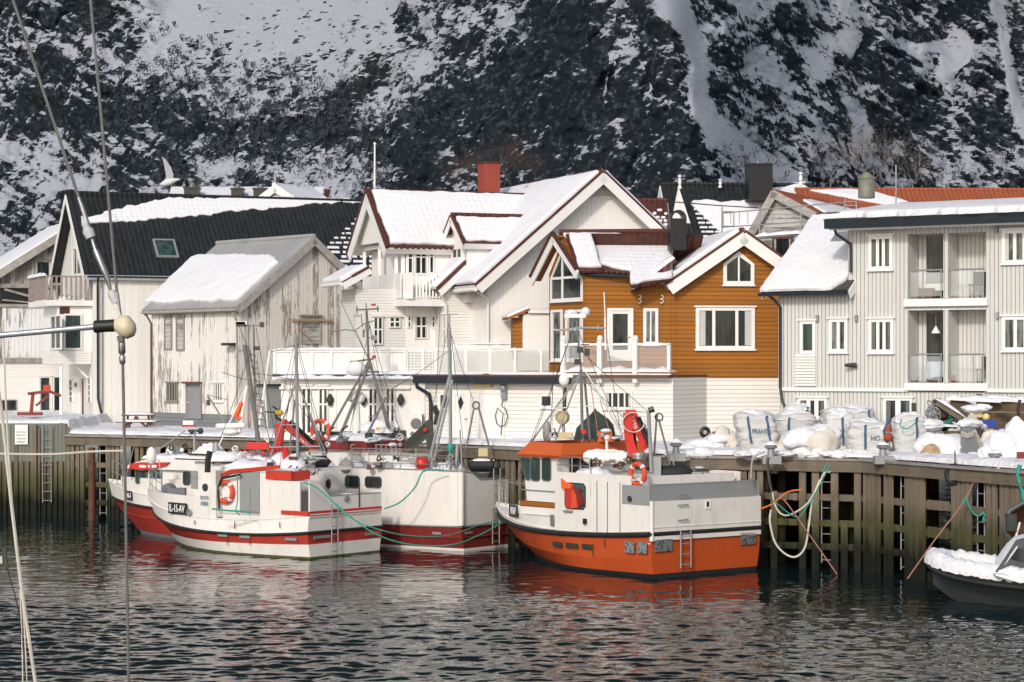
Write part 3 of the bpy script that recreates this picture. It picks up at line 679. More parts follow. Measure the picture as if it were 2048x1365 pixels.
# ================================================================ B: long white house with black tiled roof
def white_long():
    # ground corner between the gable end (left) and the long wall
    h = atpx(187, 112, 23); root = empty('long_white_house', h.pt(4, 0, GZ), 'long white house with black tiled roof, skylight and a gable balcony on its left end', 'house')
    f = h.front(); W = f.ray(770, 600)[0]+2; depth = 8.0
    ze = f.ray(187, 541)[1]; zr = PZ(392, 115.5); 
    L, R, roof, LL, LR, RW = gable(h, 0, W, 0, depth, ze, zr, root, 'white_vert_wide', GZ, 'black_tile', axis='u', oh=.55, ohe=.35, barge='white_trim')
    # snow lying in a band below the ridge, blown away above and below
    snow_slab(L, [(206, 430), (330, 403), (450, 401), (560, 400), (650, 402), (740, 406), (740, 411), (640, 414), (560, 421), (470, 429), (360, 441), (260, 448), (205, 450)], roof, .06, jit=.10, step=.2, seed=3, off=.17, m='snow_tiles')
    snow_slab(L, [(168, 444), (205, 434), (230, 436), (235, 448), (172, 452)], roof, .10, jit=.05, step=.22, seed=4, off=.17)
    # rows of snow caught behind each course of tiles at the right end
    rnd = random.Random(8); mb = MB()
    for k in range(11):
        y = 446+k*9.5; xa = 712-k*10+rnd.uniform(-6, 6); xb = 752
        if k > 7: xa = max(660, 690-(k-7)*8)
        x = xa
        while x < xb:
            wd = rnd.uniform(5, 13) if k < 5 else rnd.uniform(10, 30)
            u, v = L.ray(x, y); mb.box(L, u, u+wd*.022, v, v+.13+.05*(k > 5), .17, .17+rnd.uniform(.05, .1)); x += wd*(1.25 if k < 5 else 1.08)
    tag(mb.build('snow_rows', 'snow', roof, bevel=.02), kind='stuff')
    # skylight
    u0, u1, v0, v1 = L.rect(308, 486, 352, 522); mb = MB(); mb.box(L, u0, u1, v0, v0+.12, .17, .27); mb.box(L, u0, u1, v1-.1, v1, .17, .27); mb.box(L, u0, u0+.1, v0+.12, v1-.1, .17, .27); mb.box(L, u1-.1, u1, v0+.12, v1-.1, .17, .27)
    s = mb.build('skylight', 'galv', roof); MB().box(L, u0+.1, u1-.1, v0+.12, v1-.1, .18, .23).build('pane', 'glass_green', s)
    # gutters
    MB().tube([h.pt(-.4, -.42, ze-.32), h.pt(W, -.42, ze-.32)], .06, 8).build('gutter', 'dark_gutter', root)
    gutter([h.pt(.15, -.4, ze-.35), h.pt(.18, -.12, ze-.8), h.pt(.2, -.1, 5.2), h.pt(.5, -.1, GZ)], root)
    gutter([h.pt(.42, -.07, ze-.4), h.pt(.42, -.07, GZ)], root, 'galv', .03)
    # left gable end
    g = h.left(0); 
    window(g, (146, 492, 173, 552), root, 3, 1, 'glass_curtain', .12, sill=False)
    # balcony sticking out from the gable end, bay window under it
    z_b = PZ(600, 111); z_t = PZ(552, 111)
    b0 = h.pt(0, .6, 0); out = 2.3
    B = H(*(h.pt(-out, .25, 0).xy), 23)
    mb = MB(); B.box(mb, 0, out, 0, 4.6, z_b-.28, z_b); fl = mb.build('balcony_floor', 'white_paint', root)
    mb = MB(); posts_rail(mb, B.pt(.05, .05, 0), B.pt(out-.1, .05, 0), z_b, z_t, 9, .09, .12); 
    rl = mb.build('balcony_rail', 'rail_wood', root)
    mb = MB(); B.box(mb, 0, .06, .05, 4.6, z_b+.05, z_t); mb.build('balcony_rail', 'rail_wood', root)
    ledge_snow(B.pt(-.02, .1, z_t+.02), B.pt(-.02, 4.4, z_t+.02), .22, .16, rl, 3); ledge_snow(B.pt(.1, .25, z_b), B.pt(out-.2, .25, z_b), .5, .22, fl, 4)
    V = H(*(h.pt(-1.7, .45, 0).xy), 23); zb0 = PZ(728, 111); zb1 = z_b-.3
    mb = MB(); V.box(mb, 0, 1.7, 0, 3.4, zb0, zb1); bay = mb.build('bay', 'white_vert', root)
    vf = V.front(); window(vf, (127, 628, 164, 700), bay, 1, 1, 'glass_green', .09, sill=False)
    mb = MB(); V.box(mb, -.08, 1.68, -.08, 3.4, zb0-.02, PZ(702, 111)); mb.build('bay_base', 'white_horiz_fine', bay)
    mb = MB(); V.box(mb, .1, .6, -.02, .0, zb1-.4, zb1-.03); mb.build('red_panel', 'red_trim', bay)
    vl = V.left(); window(vl, (101, 630, 124, 700), bay, 2, 1, 'glass_curtain', .09, sill=False)
    mb = MB(); mb.bar(V.pt(.2, .1, GZ), V.pt(.2, .1, zb0), .14); mb.build('bay_post', 'white_trim', root)
    mb = MB(); mb.bar(V.pt(1.6, .5, zb0-.7), V.pt(.9, .5, zb0), .1); mb.build('bay_bracket', 'white_trim', root)
    # ground floor door and side lights in the gable end
    door(g, (148, 757, 160, 850), root, panels=2); window(g, (140, 760, 146, 805), root, 1, 4, 'glass_curtain', .03, sill=False); window(g, (176, 757, 183, 805), root, 1, 4, 'glass_curtain', .03, sill=False)
    MB().lathe(g.pt(g.ray(155, 770)[0], g.ray(155, 770)[1], .1), [(.12, 0), (.12, .04)], g.n, 12).build('wreath', 'lamp_dark', root)
    MB().tube([h.pt(-.5, .2, GZ), h.pt(-.5, .2, 6.2)], .05).build('downpipe', 'brown', root)
white_long()
# chimneys and small roofs of houses behind the black ridge
def far_roofs():
    D = 132; b = empty('far_house', (PX(400, D), D, GZ), 'snow-roofed house behind the black ridge with three dark chimneys', 'house')
    h = atpx(330, D, 0); f = h.front(); u1 = f.ray(640, 400)[0]
    L, R, roof, *_ = gable(h, 0, u1, 0, 7, PZ(420, D), PZ(387, D+3), b, 'white_horiz_fine', GZ, 'red_tile', axis='u', oh=.3, ohe=.3)
    snow_slab(L, [(.1, .1), (u1+.3, .1), (u1+.3, 4.6), (.1, 4.6)], roof, .15, px=False, off=.17)
    for x0, x1, y0, y1 in ((362, 391, 366, 398), (457, 480, 368, 396), (502, 528, 368, 392)):
        d = D-1; u0 = f.ray(x0, 380)[0]; u2 = f.ray(x1, 380)[0]; mb = MB(); h.box(mb, u0, u2, 1.2, 2.1, PZ(y1+12, d), PZ(y0+3, d)); h.box(mb, u0-.05, u2+.05, 1.15, 2.15, PZ(y0+6, d), PZ(y0+2, d)); c = mb.build('chimney', 'black', b)
        MB().lathe(h.pt((u0+u2)/2, 1.6, PZ(y0+2, d)), [(.18, 0), (.2, .1), (.1, .16), (.12, .25)]).build('chimney_cap', 'steel', c)
    d = D-6; h2 = atpx(520, d, -25); r2 = empty('far_gable_house', h2.pt(1, 0, GZ), 'little snowy gable with a white finial peeping over the black ridge', 'house')
    L, R, roof, *_ = gable(h2, 0, 2.2, 0, 4, PZ(402, d), PZ(378, d), r2, 'white_horiz_fine', GZ, 'snow', axis='v', oh=.2, ohe=.2, th=.2)
    MB().lathe(h2.pt(1.1, -.2, PZ(380, d)), [(.05, 0), (.07, .15), (.03, .3), (.02, .55)]).build('finial', 'white_trim', r2)
far_roofs()
# ================================================================ C: peeling white warehouse
def peeling():
    h = atpx(478, 101.5, 40); root = empty('peeling_warehouse', h.pt(2, 1, GZ), 'peeling white timber warehouse with snow on the near half of its grey roof', 'warehouse')
    f = h.front(); W = 2*f.ray(622, 600)[0]; dep = h.left().ray(303, 700)[0]; ze = f.ray(478, 608)[1]; zr = PZ(480, 104.6)
    Ln = 0
    mb = MB(); mb.prism(h.front(0), [(0, GZ), (W, GZ), (W, ze), (W/2, zr), (0, ze)], 0, -.2); mb.build('gable_wall', 'peeling_gable', root)
    lf = h.left(); zb = PZ(828, 104)
    mb = MB(); mb.box(lf, .2, dep, zb, ze, -W, 0); mb.build('side_wall', 'peeling_wall', root)
    mb = MB(); mb.box(lf, .21, dep+.02, GZ, zb, -.3, -.03); mb.build('base_wall', 'grey_horiz', root)
    L, R, roof, LL, LR, RW = gable(h, 0, W, 0, dep, ze, zr, root, 'peeling_gable', GZ, 'sheet_roof', axis='v', oh=.3, ohe=.3, barge='barge_grey', walls=False, th=.12, bw=.25)
    snow_slab(L, [(293, 611), (388, 522), (402, 517), (545, 517), (556, 522), (560, 530), (476, 606), (455, 609), (440, 604), (425, 610), (380, 607), (340, 612)], roof, .17, jit=.05, step=.25, seed=5, off=.12)
    for x0, x1, y0, y1 in ((330, 345, 634, 700), (354, 370, 634, 702)):
        window(lf, (x0, y0, x1, y1), root, 1, 1, 'grey_siding', .07, 'grey_wood', sill=False, hood=True, name='boarded_window')
    for x0, x1 in ((335, 357), (426, 447)):
        window(lf, (x0, 766, x1, 803), root, 4, 1, 'glass', .05, 'grey_wood' if x0 < 400 else 'white_paint', sill=True, hood=True, bar=.07)
    door(lf, (376, 770, 402, 838), root, 'galv', 'grey_wood', panels=0)
    MB().box(lf, lf.ray(376, 770)[0]+.1, lf.ray(402, 770)[0]-.1, PZ(768, 104), PZ(766, 104)+.05, 0, .3).build('door_hood', 'brown', root)
    window(f, (600, 632, 641, 688), root, 1, 1, 'grey_siding', .06, 'barge_grey', sill=False, hood=True, name='shuttered_hatch')
    a = f.ray(580, 640); b = f.ray(660, 641); mb = MB(); mb.bar(f.pt(*a, .12), f.pt(*b, .12), .09); mb.build('plank', 'pale_wood', root)
    a = f.ray(594, 656); b = f.ray(620, 682); MB().bar(f.pt(*a, .1), f.pt(*b, .1), .07).build('plank', 'pale_wood', root)
    gutter([lf.pt(.15, ze-.35, .3), lf.pt(.1, ze-.8, .06), lf.pt(.1, GZ, .06)], root, 'barge_grey', .04)
    MB().tube([lf.pt(-.3, ze-.28, .36), lf.pt(dep+.3, ze-.28, .36)], .06, 8).build('gutter', 'barge_grey', root)
    gutter([lf.pt(dep, ze-.3, .34), lf.pt(dep-.1, ze-.8, .08), lf.pt(dep-.1, GZ, .08)], root, 'brown', .045)
    c = lf.ray(468, 689); MB().box(lf, c[0]-.3, c[0]+.3, c[1]-.06, c[1]+.06, .0, .5).build('wall_lamp', 'lamp_dark', root)
    # lean-to hatch beside the terrace annex
    mb = MB(); q = f.rect(518, 772, 566, 868); mb.box(f, q[0], q[1], GZ, q[3], 0, .5); mb.build('annex_panel', 'grey_bulwark', root)
    mb = MB(); mb.box(f, q[0]-.15, q[1]+.15, q[3], q[3]+.08, -.1, .65); mb.build('annex_lintel', 'dark_gutter', root)
peeling()
# ================================================================ D: big white house with wing, dormer and terrace
def big_white():
    A = 22; h = atpx(975, 93, A); root = empty('large_white_house', h.pt(3, 1, GZ), 'large white house with snowy roofs, balcony wing, dormer and dark red ridge tiles', 'house')
    f = h.front(); W = 2*(f.ray(1192, 400)[0]); ze = f.ray(975, 545)[1]; zr = PZ(352, 95); dep = 13
    L, R, roof, LL, LR, RW = gable(h, 0, W, 0, dep, ze, zr, root, 'white_vert', GZ, 'red_tile', axis='v', oh=.75, ohe=.75, barge='white_trim', trim_edge='red_trim', bw=.32, th=.12)
    snow_slab(L, [(.10, .05), (RW-.1, .05), (RW-.1, LL-.05), (.10, LL-.05)], roof, .17, px=False, jit=.03, step=.4, keep=(0, 1), off=.15, lumps=.03)
    snow_slab(R, [(.2, .1), (RW-.1, .1), (RW-.1, LR-.05), (.2, LR-.05)], roof, .2, px=False, jit=.05, step=.4, off=.15)
    MB().box(f, W/2-1.3, W/2+1.3, PZ(394, 95)-.06, PZ(394, 95), .003, .12).build('gable_moulding', 'white_trim', root)
    # left side wall of the main volume (below the big roof) with lower storey
    lf = h.left(0)
    for x0, x1 in ((885, 900), (918, 938)):
        pass
    # wing: ridge parallel to the main gable, gable facing left
    hw = H(*(h.pt(0, 3.3, 0).xy), A); fw = hw.front()
    uA = fw.ray(783, 480)[0]; uB = 1.5; zew = fw.ray(850, 488)[1]; depw = 4.6; zrw = PZ(398, 99.5)
    zfl = fw.ray(850, 600)[1]      # floor of the upper balcony
    uw0 = fw.ray(812, 540)[0]
    Lw, Rw, rw, LLw, LRw, RWw = gable(hw, uw0, uB, 0, depw, zew, zrw, root, 'white_vert', GZ, 'red_tile', axis='u', oh=.0, ohe=.3, walls=True, th=.14, trim_edge=None, barges=False, roof_name='wing_roof', wall_name='wing_wall')
    # the wing roof carries on to the left over the balcony
    Lw = slope(hw.pt(uA, -.3, zew-.3*(zrw-zew)/(depw/2)), hw.pt(uB, -.3, zew-.3*(zrw-zew)/(depw/2)), hw.pt(uA, depw/2, zrw))
    Rw = slope(hw.pt(uA, depw+.3, zew-.3*(zrw-zew)/(depw/2)), hw.pt(uB, depw+.3, zew-.3*(zrw-zew)/(depw/2)), hw.pt(uA, depw/2, zrw))
    gl = LLw+.1; wl = uw0-uA+.02
    mb = MB(); mb.box(Lw, -.3, wl, 0, gl, .0, .14); mb.box(Rw, -.3, wl, 0, gl, 0, .13); mb.build('balcony_roof', 'red_tile', root); mb = MB(); mb.box(Lw, -.29, wl, .02, gl-.1, -.05, -.003); mb.box(Rw, -.29, wl, .02, gl-.12, -.05, -.003); mb.build('soffit', 'white_paint', root)
    for S in (Lw, Rw):
        MB().box(S, -.36, -.3, -.03, gl, -.42, .08).build('bargeboard', 'white_trim', root)
        MB().box(S, -.40, -.28, -.05, gl+.05, .085, .22).build('edge_tiles', 'red_trim', root)
    MB().box(Lw, -.3, uB-uA, -.05, 0, -.2, .1).build('fascia', 'white_trim', root)
    MB().tube([hw.pt(uA-.35, depw/2, zrw+.16), hw.pt(uB+2.5, depw/2, zrw+.16)], .11, 8).build('ridge_tiles', 'red_trim', root)
    snow_slab(Lw, [(-.15, .16), (uB-uA+1.2, .16), (uB-uA+3.0, gl-.05), (-.15, gl-.05)], rw, .16, m='snow_tiles', px=False, jit=.04, step=.22, off=.145, seed=21)
    mb = MB()                                                     # scalloped tile edge below the snow
    for i in range(int((uB-uA)/.25)):
        mb.ball(Lw.pt(.05+i*.25, .0, .13), .11, .11, .07, 6, 4)
    mb.build('eave_tiles', 'red_trim', rw)
    # balcony of the wing: posts, gable panel, floor, closed left side and open front
    yb = lambda py: fw.ray(820, py)[1]
    mb = MB(); u0 = uA+.25
    for u, v in ((u0, .12), (u0, depw-.2), (u0+.0, depw/2)): mb.bar(hw.pt(u, v, zfl), hw.pt(u, v, zew+(1.5 if abs(v-depw/2) < .1 else 0)), .14)
    mb.bar(hw.pt(uw0-.1, .1, zfl), hw.pt(uw0-.1, .1, zew), .16); mb.bar(hw.pt(u0, .12, zew-.05), hw.pt(u0, depw-.2, zew-.05), .14); mb.bar(hw.pt(u0, .12, zew-.02), hw.pt(uw0, .12, zew-.02), .14)
    mb.build('balcony_posts', 'white_trim', root)
    gf = hw.left(uA-.05); mb = MB(); mb.prism(gf, [(.3, zew+.1), (depw-.3, zew+.1), (depw/2, zrw-.3)], 0, -.06); mb.build('gable_panel', 'white_vert', root)
    z_rail = yb(548)
    mb = MB(); hw.box(mb, u0-.1, uw0+1.6, -1.1, depw-.1, zfl-.3, zfl); bf = mb.build('balcony_floor', 'white_trim', root)
    ledge_snow(hw.pt(u0, -1.05, zfl), hw.pt(uw0, -1.05, zfl), .3, .1, bf, 31)
    mb = MB(); hw.box(mb, u0-.08, u0, -.6, depw-.2, zfl+.03, z_rail); hw.box(mb, u0, uw0+.05, -.75, -.7, zfl+.03, z_rail); mb.build('balcony_panel', 'white_vert', root)
    mb = MB(); posts_rail(mb, hw.pt(uw0+.1, -1.05, 0), hw.pt(uw0+1.7, -1.05, 0), zfl+.02, z_rail-.05, 11, .07, .1); mb.build('balcony_rail', 'white_trim', root)
    # glazed front of the wing's upper floor
    window(fw, (814, 494, 826, 548), root, 1, [.6], 'glass', .06, sill=False); window(fw, (827, 494, 856, 550), root, 2, [.65], 'glass', .07, sill=False, name='balcony_door'); window(fw, (857, 494, 868, 548), root, 1, [.65], 'glass', .06, sill=False)
    # lower storey of the wing under the balcony
    lw2 = hw.front(-.02)
    for x0, x1, y0, y1 in ((746, 765, 634, 690), (778, 800, 634, 656), (814, 822, 632, 656), (828, 856, 632, 678), (862, 870, 632, 656), (884, 902, 630, 690), (920, 938, 630, 678)):
        ff = fw
        window(ff if x0 < 880 else h.front(2.2), (x0, y0, x1, y1), root, 2 if x1-x0 > 15 else 1, [.55], 'glass', .05, sill=False, hood=True, bar=.07)
    # lower left volume with its own lean roof
    uL = fw.ray(712, 640)[0]; zl = fw.ray(712, 578)[1]
    mb = MB(); hw.box(mb, uL, uw0+.05, .02, 2.0, GZ, zl); mb.build('lower_wall', 'white_horiz_fine', root)
    S = slope(hw.pt(uL-.7, -.4, PZ(576, 98)), hw.pt(uL-.7, 1.6, PZ(576, 98)), hw.pt(uL+2.3, -.4, PZ(500, 98)))
    sn = MB().box(S, 0, 2.6, 0, 1.35, 0, .12).build('side_roof', 'red_tile', root); snow_slab(S, [(-.0, -.02), (2.55, -.02), (2.55, 1.3), (0, 1.3)], sn, .2, px=False, jit=.03, step=.3, off=.125)
    MB().box(S, -.06, -.0, -.03, 1.35, -.2, .06).build('bargeboard', 'white_trim', root); MB().box(S, -.09, .03, .5, 1.35, .065, .16).build('edge_tiles', 'red_trim', root)
    MB().tube([S.pt(0, -.06, .05), S.pt(2.6, -.06, .05)], .08, 8).build('gutter', 'white_trim', root)
    # small porch roof between dormer and big slope
    S = slope(h.pt(-1.7, 1.6, PZ(583, 94)), h.pt(-1.7, 4.6, PZ(583, 94)), h.pt(1.3, 1.6, PZ(583, 94)+2.7)); S.o = S.o+h.du*(.15)
    pr = MB().box(S, 0, 2.6, 0, 2.4, 0, .12).build('porch_roof', 'red_tile', root); snow_slab(S, [(.12, .0), (2.5, .0), (2.5, 2.3), (.12, 2.3)], pr, .2, px=False, jit=.03, off=.125, seed=9)
    MB().box(S, -.06, 0, -.03, 2.4, -.22, .06).build('bargeboard', 'white_trim', root); MB().box(S, -.09, .05, .0, 2.4, .065, .2).build('edge_tiles', 'red_trim', root)
    mb = MB(); h.box(mb, -1.1, .1, 1.9, 4.8, GZ, PZ(575, 94)); mb.build('porch_wall', 'white_horiz_fine', root)
    # dormer in the big slope
    hd = H(*(h.pt(0, 1.35, 0).xy), A); fd = hd.front(); ud = fd.ray(935, 500)[0]; zd = fd.ray(950, 481)[1]; zdr = PZ(437, 95.2); dd = 2.3
    Ld, Rd, rd, LLd, LRd, RWd = gable(hd, ud, 2.6, 0, dd, zd, zdr, root, 'white_paint', zd-2.6, 'red_tile', axis='u', oh=.3, ohe=.28, trim_edge='red_trim', bw=.22, th=.12, roof_name='dormer_roof', wall_name='dormer_wall')
    snow_slab(Ld, [(.15, .14), (3.6, .14), (3.6, LLd-.12), (.15, LLd-.12)], rd, .12, m='snow_tiles', px=False, jit=.04, step=.2, off=.125, seed=14)
    dl = hd.left(ud); u = dl.rect(905, 492, 926, 540)
    window(dl, (.55, 1.75, zd-1.9, zd-.25), root, 2, 2, 'glass', .09, px=False, sill=True)
    # chimneys
    d = 104; mb = MB(); hc = atpx(968, 101, A); hc.box(mb, 0, .78, 0, .78, PZ(400, 101)-1.0, PZ(326, 101)); c = mb.build('chimney', 'chimney_red', root)
    mb = MB(); hc.box(mb, -.05, .83, -.05, .83, PZ(326, 101), PZ(324, 101)+.02); mb.build('chimney_cap', 'red_trim', c)
    # drain pipes
    gutter([h.pt(-.7, -.3, ze-.75), h.pt(-.1, -.1, ze-1.05), h.pt(.0, -.08, ze-1.2), h.pt(.0, -.08, 6.6)], root, 'white_trim', .045)
    gutter([h.pt(-1.5, 1.5, ze-.9), h.pt(-1.15, 1.8, ze-1.3), h.pt(-1.15, 1.8, 6.6)], root, 'white_trim', .04)
    MB().tube([h.pt(-.82, -.75, ze-.74), h.pt(-.82, 4, ze-.74)], .085, 8).build('gutter', 'white_trim', root)
    window(f, (1094, 470, 1108, 500), root, 1, 1, 'glass', .08)
    return h
hD = big_white()
# flagpole-like antenna behind the wing
single(MB().tube([P(749, 396, 104), P(749.5, 288, 104)], [.05, .035], 8).ball(P(749.5, 288, 104), .07), 'flagpole', 'white_trim', 'thin white pole standing above the ridge between the black roof and the white wing', 'pole')
# ================================================================ terrace annexes in front of the white house
def annex():
    h = atpx(548, 91.5, -3.0); root = empty('terrace_annex', h.pt(5, 0, GZ), 'low white annex with tall paired windows under a snow-edged roof terrace', 'annex')
    f = h.front(); u0 = f.ray(562, 800)[0]; u1 = f.ray(850, 800)[0]; zt = f.ray(700, 748)[1]
    mb = MB(); h.box(mb, u0, u1, 0, 5, GZ, zt-.25); mb.build('wall', 'white_paint', root)
    mb = MB(); h.box(mb, u0-.3, u1, -.35, 6, zt-.25, zt-.1); sl_ = mb.build('terrace_slab', 'white_trim', root)
    mb = MB(); h.box(mb, u0-.3, u1, -.37, 6, zt-.1, zt-.02); mb.build('slab_edge', 'dark_gutter', root)
    ledge_snow(h.pt(u0-.2, -.3, zt-.2), h.pt(u1-.3, -.3, zt-.2), .35, .16, sl_, 41); ledge_snow(h.pt(u0, -.2, zt-.02), h.pt(u1, -.2, zt-.02), .4, .14, sl_, 42)
    MB().box(f, u0-.05, u1-.6, zt-.62, zt-.52, .003, .14).build('cornice', 'white_trim', root)
    for x0, x1 in ((603, 623), (637, 656), (737, 756), (771, 790)):
        window(f, (x0, 772, x1, 868), root, 2, [.62], 'glass', .05, hood=True, bar=.09)
    door(f, (673, 780, 713, 878), root, 'white_paint', panels=2)
    for x in (661, 727, 802):
        c = f.ray(x, 800); MB().lathe(f.pt(c[0], c[1], .05), [(.05, 0), (.13, .03), (.16, .06), (.15, .14), (.06, .2)], f.n, 10).ball(f.pt(c[0], c[1]+.0, .14), .12, .1, .26, 8, 6).build('wall_lamp', 'lamp_dark', root)
    q = f.rect(823, 828, 846, 866); mb = MB(); mb.box(f, *q, .02, .5); e = mb.build('heat_pump', 'white_paint', root)
    MB().lathe(f.pt((q[0]+q[1])/2, (q[2]+q[3])/2, .5), [(.22, 0), (.22, .03), (.05, .04)], f.n, 14).build('fan_grille', 'grey_plastic', e)
    gutter([h.pt(u0+.1, -.3, zt-.4), h.pt(u0+.45, -.1, zt-.8), h.pt(u0+.45, -.1, GZ)], root, 'white_trim', .05)
    # terrace parapet
    rr = empty('terrace_parapet', h.pt(u0, -.2, zt), 'white boarded terrace parapet with snow along its top, left of the glass railing', 'parapet')
    fp = h.front(-.12); zt2 = fp.ray(700, 700)[1]; up = fp.ray(814, 700)[0]; ul = fp.ray(549, 700)[0]
    mb = MB(); mb.box(fp, ul, up, zt, zt2-.1, 0, -.06); pb = mb.build('parapet_panel', 'white_vert', rr)
    mb = MB()
    for k in range(8): u = ul+(up-ul)*k/7; mb.box(fp, u-.06, u+.06, zt, zt2+.02, -.09, .05)
    mb.box(fp, ul, up, zt2-.1, zt2-.01, -.1, .045); mb.build('parapet_post', 'white_trim', rr)
    ledge_snow(fp.pt(ul, zt2, 0), fp.pt(up, zt2, 0), .2, .1, pb, 43)
    # lattice panel and glass railing to the right
    gr = empty('glass_railing', fp.pt(up+2, zt, 0), 'terrace railing of glass panes between white posts above the black gutter', 'railing')
    fr = fp; ua = fr.ray(815, 700)[0]; ub = fr.ray(872, 700)[0]; mb = MB()
    for k in range(9): u = ua+(ub-ua)*k/8; mb.box(fr, u-.015, u+.015, zt+.1, zt2-.08, -.02, .01)
    for k in range(8): z = zt+.1+(zt2-.18-zt)*k/7; mb.box(fr, ua, ub, z-.015, z+.015, -.025, .012)
    mb.build('lattice', 'white_trim', gr); MB().box(fr, ua, ub, zt+.1, zt2-.1, -.04, -.03).build('lattice_backing', 'frosted', gr)
    xs = [812, 846, 872, 905, 932, 980, 1030, 1082, 1127]
    ps = MB(); gl = MB()
    for a, b in zip(xs[:-1], xs[1:]):
        u0_, u1_ = fr.ray(a, 700)[0], fr.ray(b, 700)[0]
        if a >= 872: gl.box(fr, u0_+.08, u1_-.08, zt+.12, zt2-.06, -.01, .008)
    for a in xs:
        u = fr.ray(a, 700)[0]; ps.box(fr, u-.06, u+.06, zt-.05, zt2+.08, -.05, .05)
    e = fr.ray(1127, 700)[0]; ps.box(fr, ua, e, zt2-.04, zt2+.02, -.04, .04); ps.box(fr, ua, e, zt+.02, zt+.09, -.035, .035)
    ps.build('railing_frame', 'white_trim', gr); g = gl.build('glass_panel', 'frosted', gr)
    ledge_snow(fr.pt(ua, zt2+.02, 0), fr.pt(e, zt2+.02, 0), .12, .05, gr, 44)
    # snow-capped bench box on the terrace
    hb = atpx(905, 93, -3); mb = MB(); hb.box(mb, 0, 3.1, 0, .7, zt, PZ(690, 93)+.02); s = single(mb, 'terrace_box', 'white_trim', 'long low white box on the terrace capped with snow', 'storage box')
    ledge_snow(hb.pt(0, .35, PZ(690, 93)+.02), hb.pt(3.1, .35, PZ(690, 93)+.02), .8, .13, s, 45)
    return h, zt
hA, zT = annex()
def shed_annex():
    h = atpx(838, 90.2, -30); root = empty('boat_shed', h.pt(5, 0, GZ), 'white boarded boat shed with black gutter, sliding door and diamond-window door', 'shed')
    f = h.front(); u1 = f.ray(1346, 800)[0]; zt = f.ray(900, 752)[1]
    mb = MB(); h.box(mb, .3, u1, 0, 6, GZ, zt-.05); mb.build('wall', 'white_horiz', root)
    ug = f.ray(1150, 760)[0]
    mb = MB(); h.box(mb, 0, u1, -.42, 6, zt-.05, zt+.06); sl_ = mb.build('roof_slab', 'brown', root)
    mb = MB(); mb.box(f, 0, ug, zt-.30, zt-.01, .30, .46); mb.build('gutter', 'dark_gutter', root)
    for a, b, s in ((.1, ug*.45, 51), (ug*.5, ug, 52)): ledge_snow(h.pt(a, -.3, zt+.06), h.pt(b, -.3, zt+.06), .25, .08, sl_, s)
    gutter([h.pt(.12, -.4, zt-.2), h.pt(.15, -.38, zt-.45), h.pt(.55, -.1, zt-.75), h.pt(.62, -.1, zt-1.1), h.pt(.62, -.1, GZ)], root, 'dark_gutter', .08)
    window(f, (880, 788, 898, 818), root, 1, 1, 'glass', .05); window(f, (1082, 790, 1106, 815), root, 1, 1, 'glass', .06); window(f, (1210, 783, 1266, 818), root, 4, 1, 'glass', .07)
    d = door(f, (912, 790, 938, 882), root, 'white_paint'); c = f.ray(923, 806); MB().prism(f, [(c[0]-.13, c[1]), (c[0], c[1]-.28), (c[0]+.13, c[1]), (c[0], c[1]+.28)], .05, .07).build('pane', 'glass', d)
    door(f, (960, 788, 1006, 886), root, 'white_trim', panels=0, name='sliding_door', handle=False)
    q = f.rect(953, 769, 986, 774); MB().box(f, *q, .02, .18).build('strip_lamp', 'pale_yellow', root)
    c = f.ray(1011, 776); k = MB().ball(f.pt(c[0], c[1], .2), .13, .13, .16, 10, 8).box(f, c[0]-.1, c[0]+.1, c[1]-.45, c[1]-.1, .02, .2); k.build('outdoor_socket', 'galv', root)
    pts = [f.pt(c[0], c[1]-.4, .15)]+[f.pt(c[0]-.02+math.sin(t)*.28-.1, c[1]-.7-.42*(1-math.cos(t))/1.0, .12) for t in [0, .8, 1.6, 2.4, 3.2, 4, 4.8, 5.6]]+[f.pt(c[0]-.05, c[1]-1, .1), f.pt(c[0]-.15, GZ+.3, .1)]
    MB().tube(pts, .018, 5).build('cable', 'rope_dark', root)
    # railing over the shed front up to the ochre house
    fr = h.front(-.15); zt2 = fr.ray(1240, 690)[1]
    rr = empty('terrace_railing', fr.pt(fr.ray(1230, 700)[0], zt+.06, 0), 'white terrace railing with three round-topped posts before the ochre house', 'railing')
    ps = MB(); gl = MB(); xs = [1129, 1202, 1273]
    for x in xs:
        u = fr.ray(x, 700)[0]; z0 = fr.ray(x, 766)[1]; z1 = fr.ray(x, 682)[1]; ps.box(fr, u-.09, u+.09, z0, z1, .0, .17); ps.ball(fr.pt(u, z1+.08, .085), .12, .12, .13, 10, 6)
    u0, ue = fr.ray(1129, 700)[0], fr.ray(1342, 700)[0]
    ps.box(fr, u0, ue, zt2-.03, zt2+.03, .02, .1); zl = fr.ray(1240, 742)[1]; ps.box(fr, u0, ue, zl-.05, zl+.03, .02, .1); ps.box(fr, ue-.12, ue, zl, zt2+.06, -.02, .1); ps.box(fr, u0, ue, zl-.35, zl-.1, -.02, .04)
    ps.build('railing_frame', 'white_trim', rr)
    for a, b in ((1132, 1199), (1206, 1270), (1277, 1338)):
        gl.box(fr, fr.ray(a, 700)[0]+.05, fr.ray(b, 700)[0], zl+.05, zt2-.04, .04, .05)
    gl.build('glass_panel', 'clear_glass', rr); ledge_snow(fr.pt(u0, zt2+.03, .06), fr.pt(ue, zt2+.03, .06), .1, .04, rr, 53); ledge_snow(fr.pt(u0, zl-.05, -.3), fr.pt(ue, zl-.05, -.3), .6, .2, rr, 54)
    return h
hS = shed_annex()
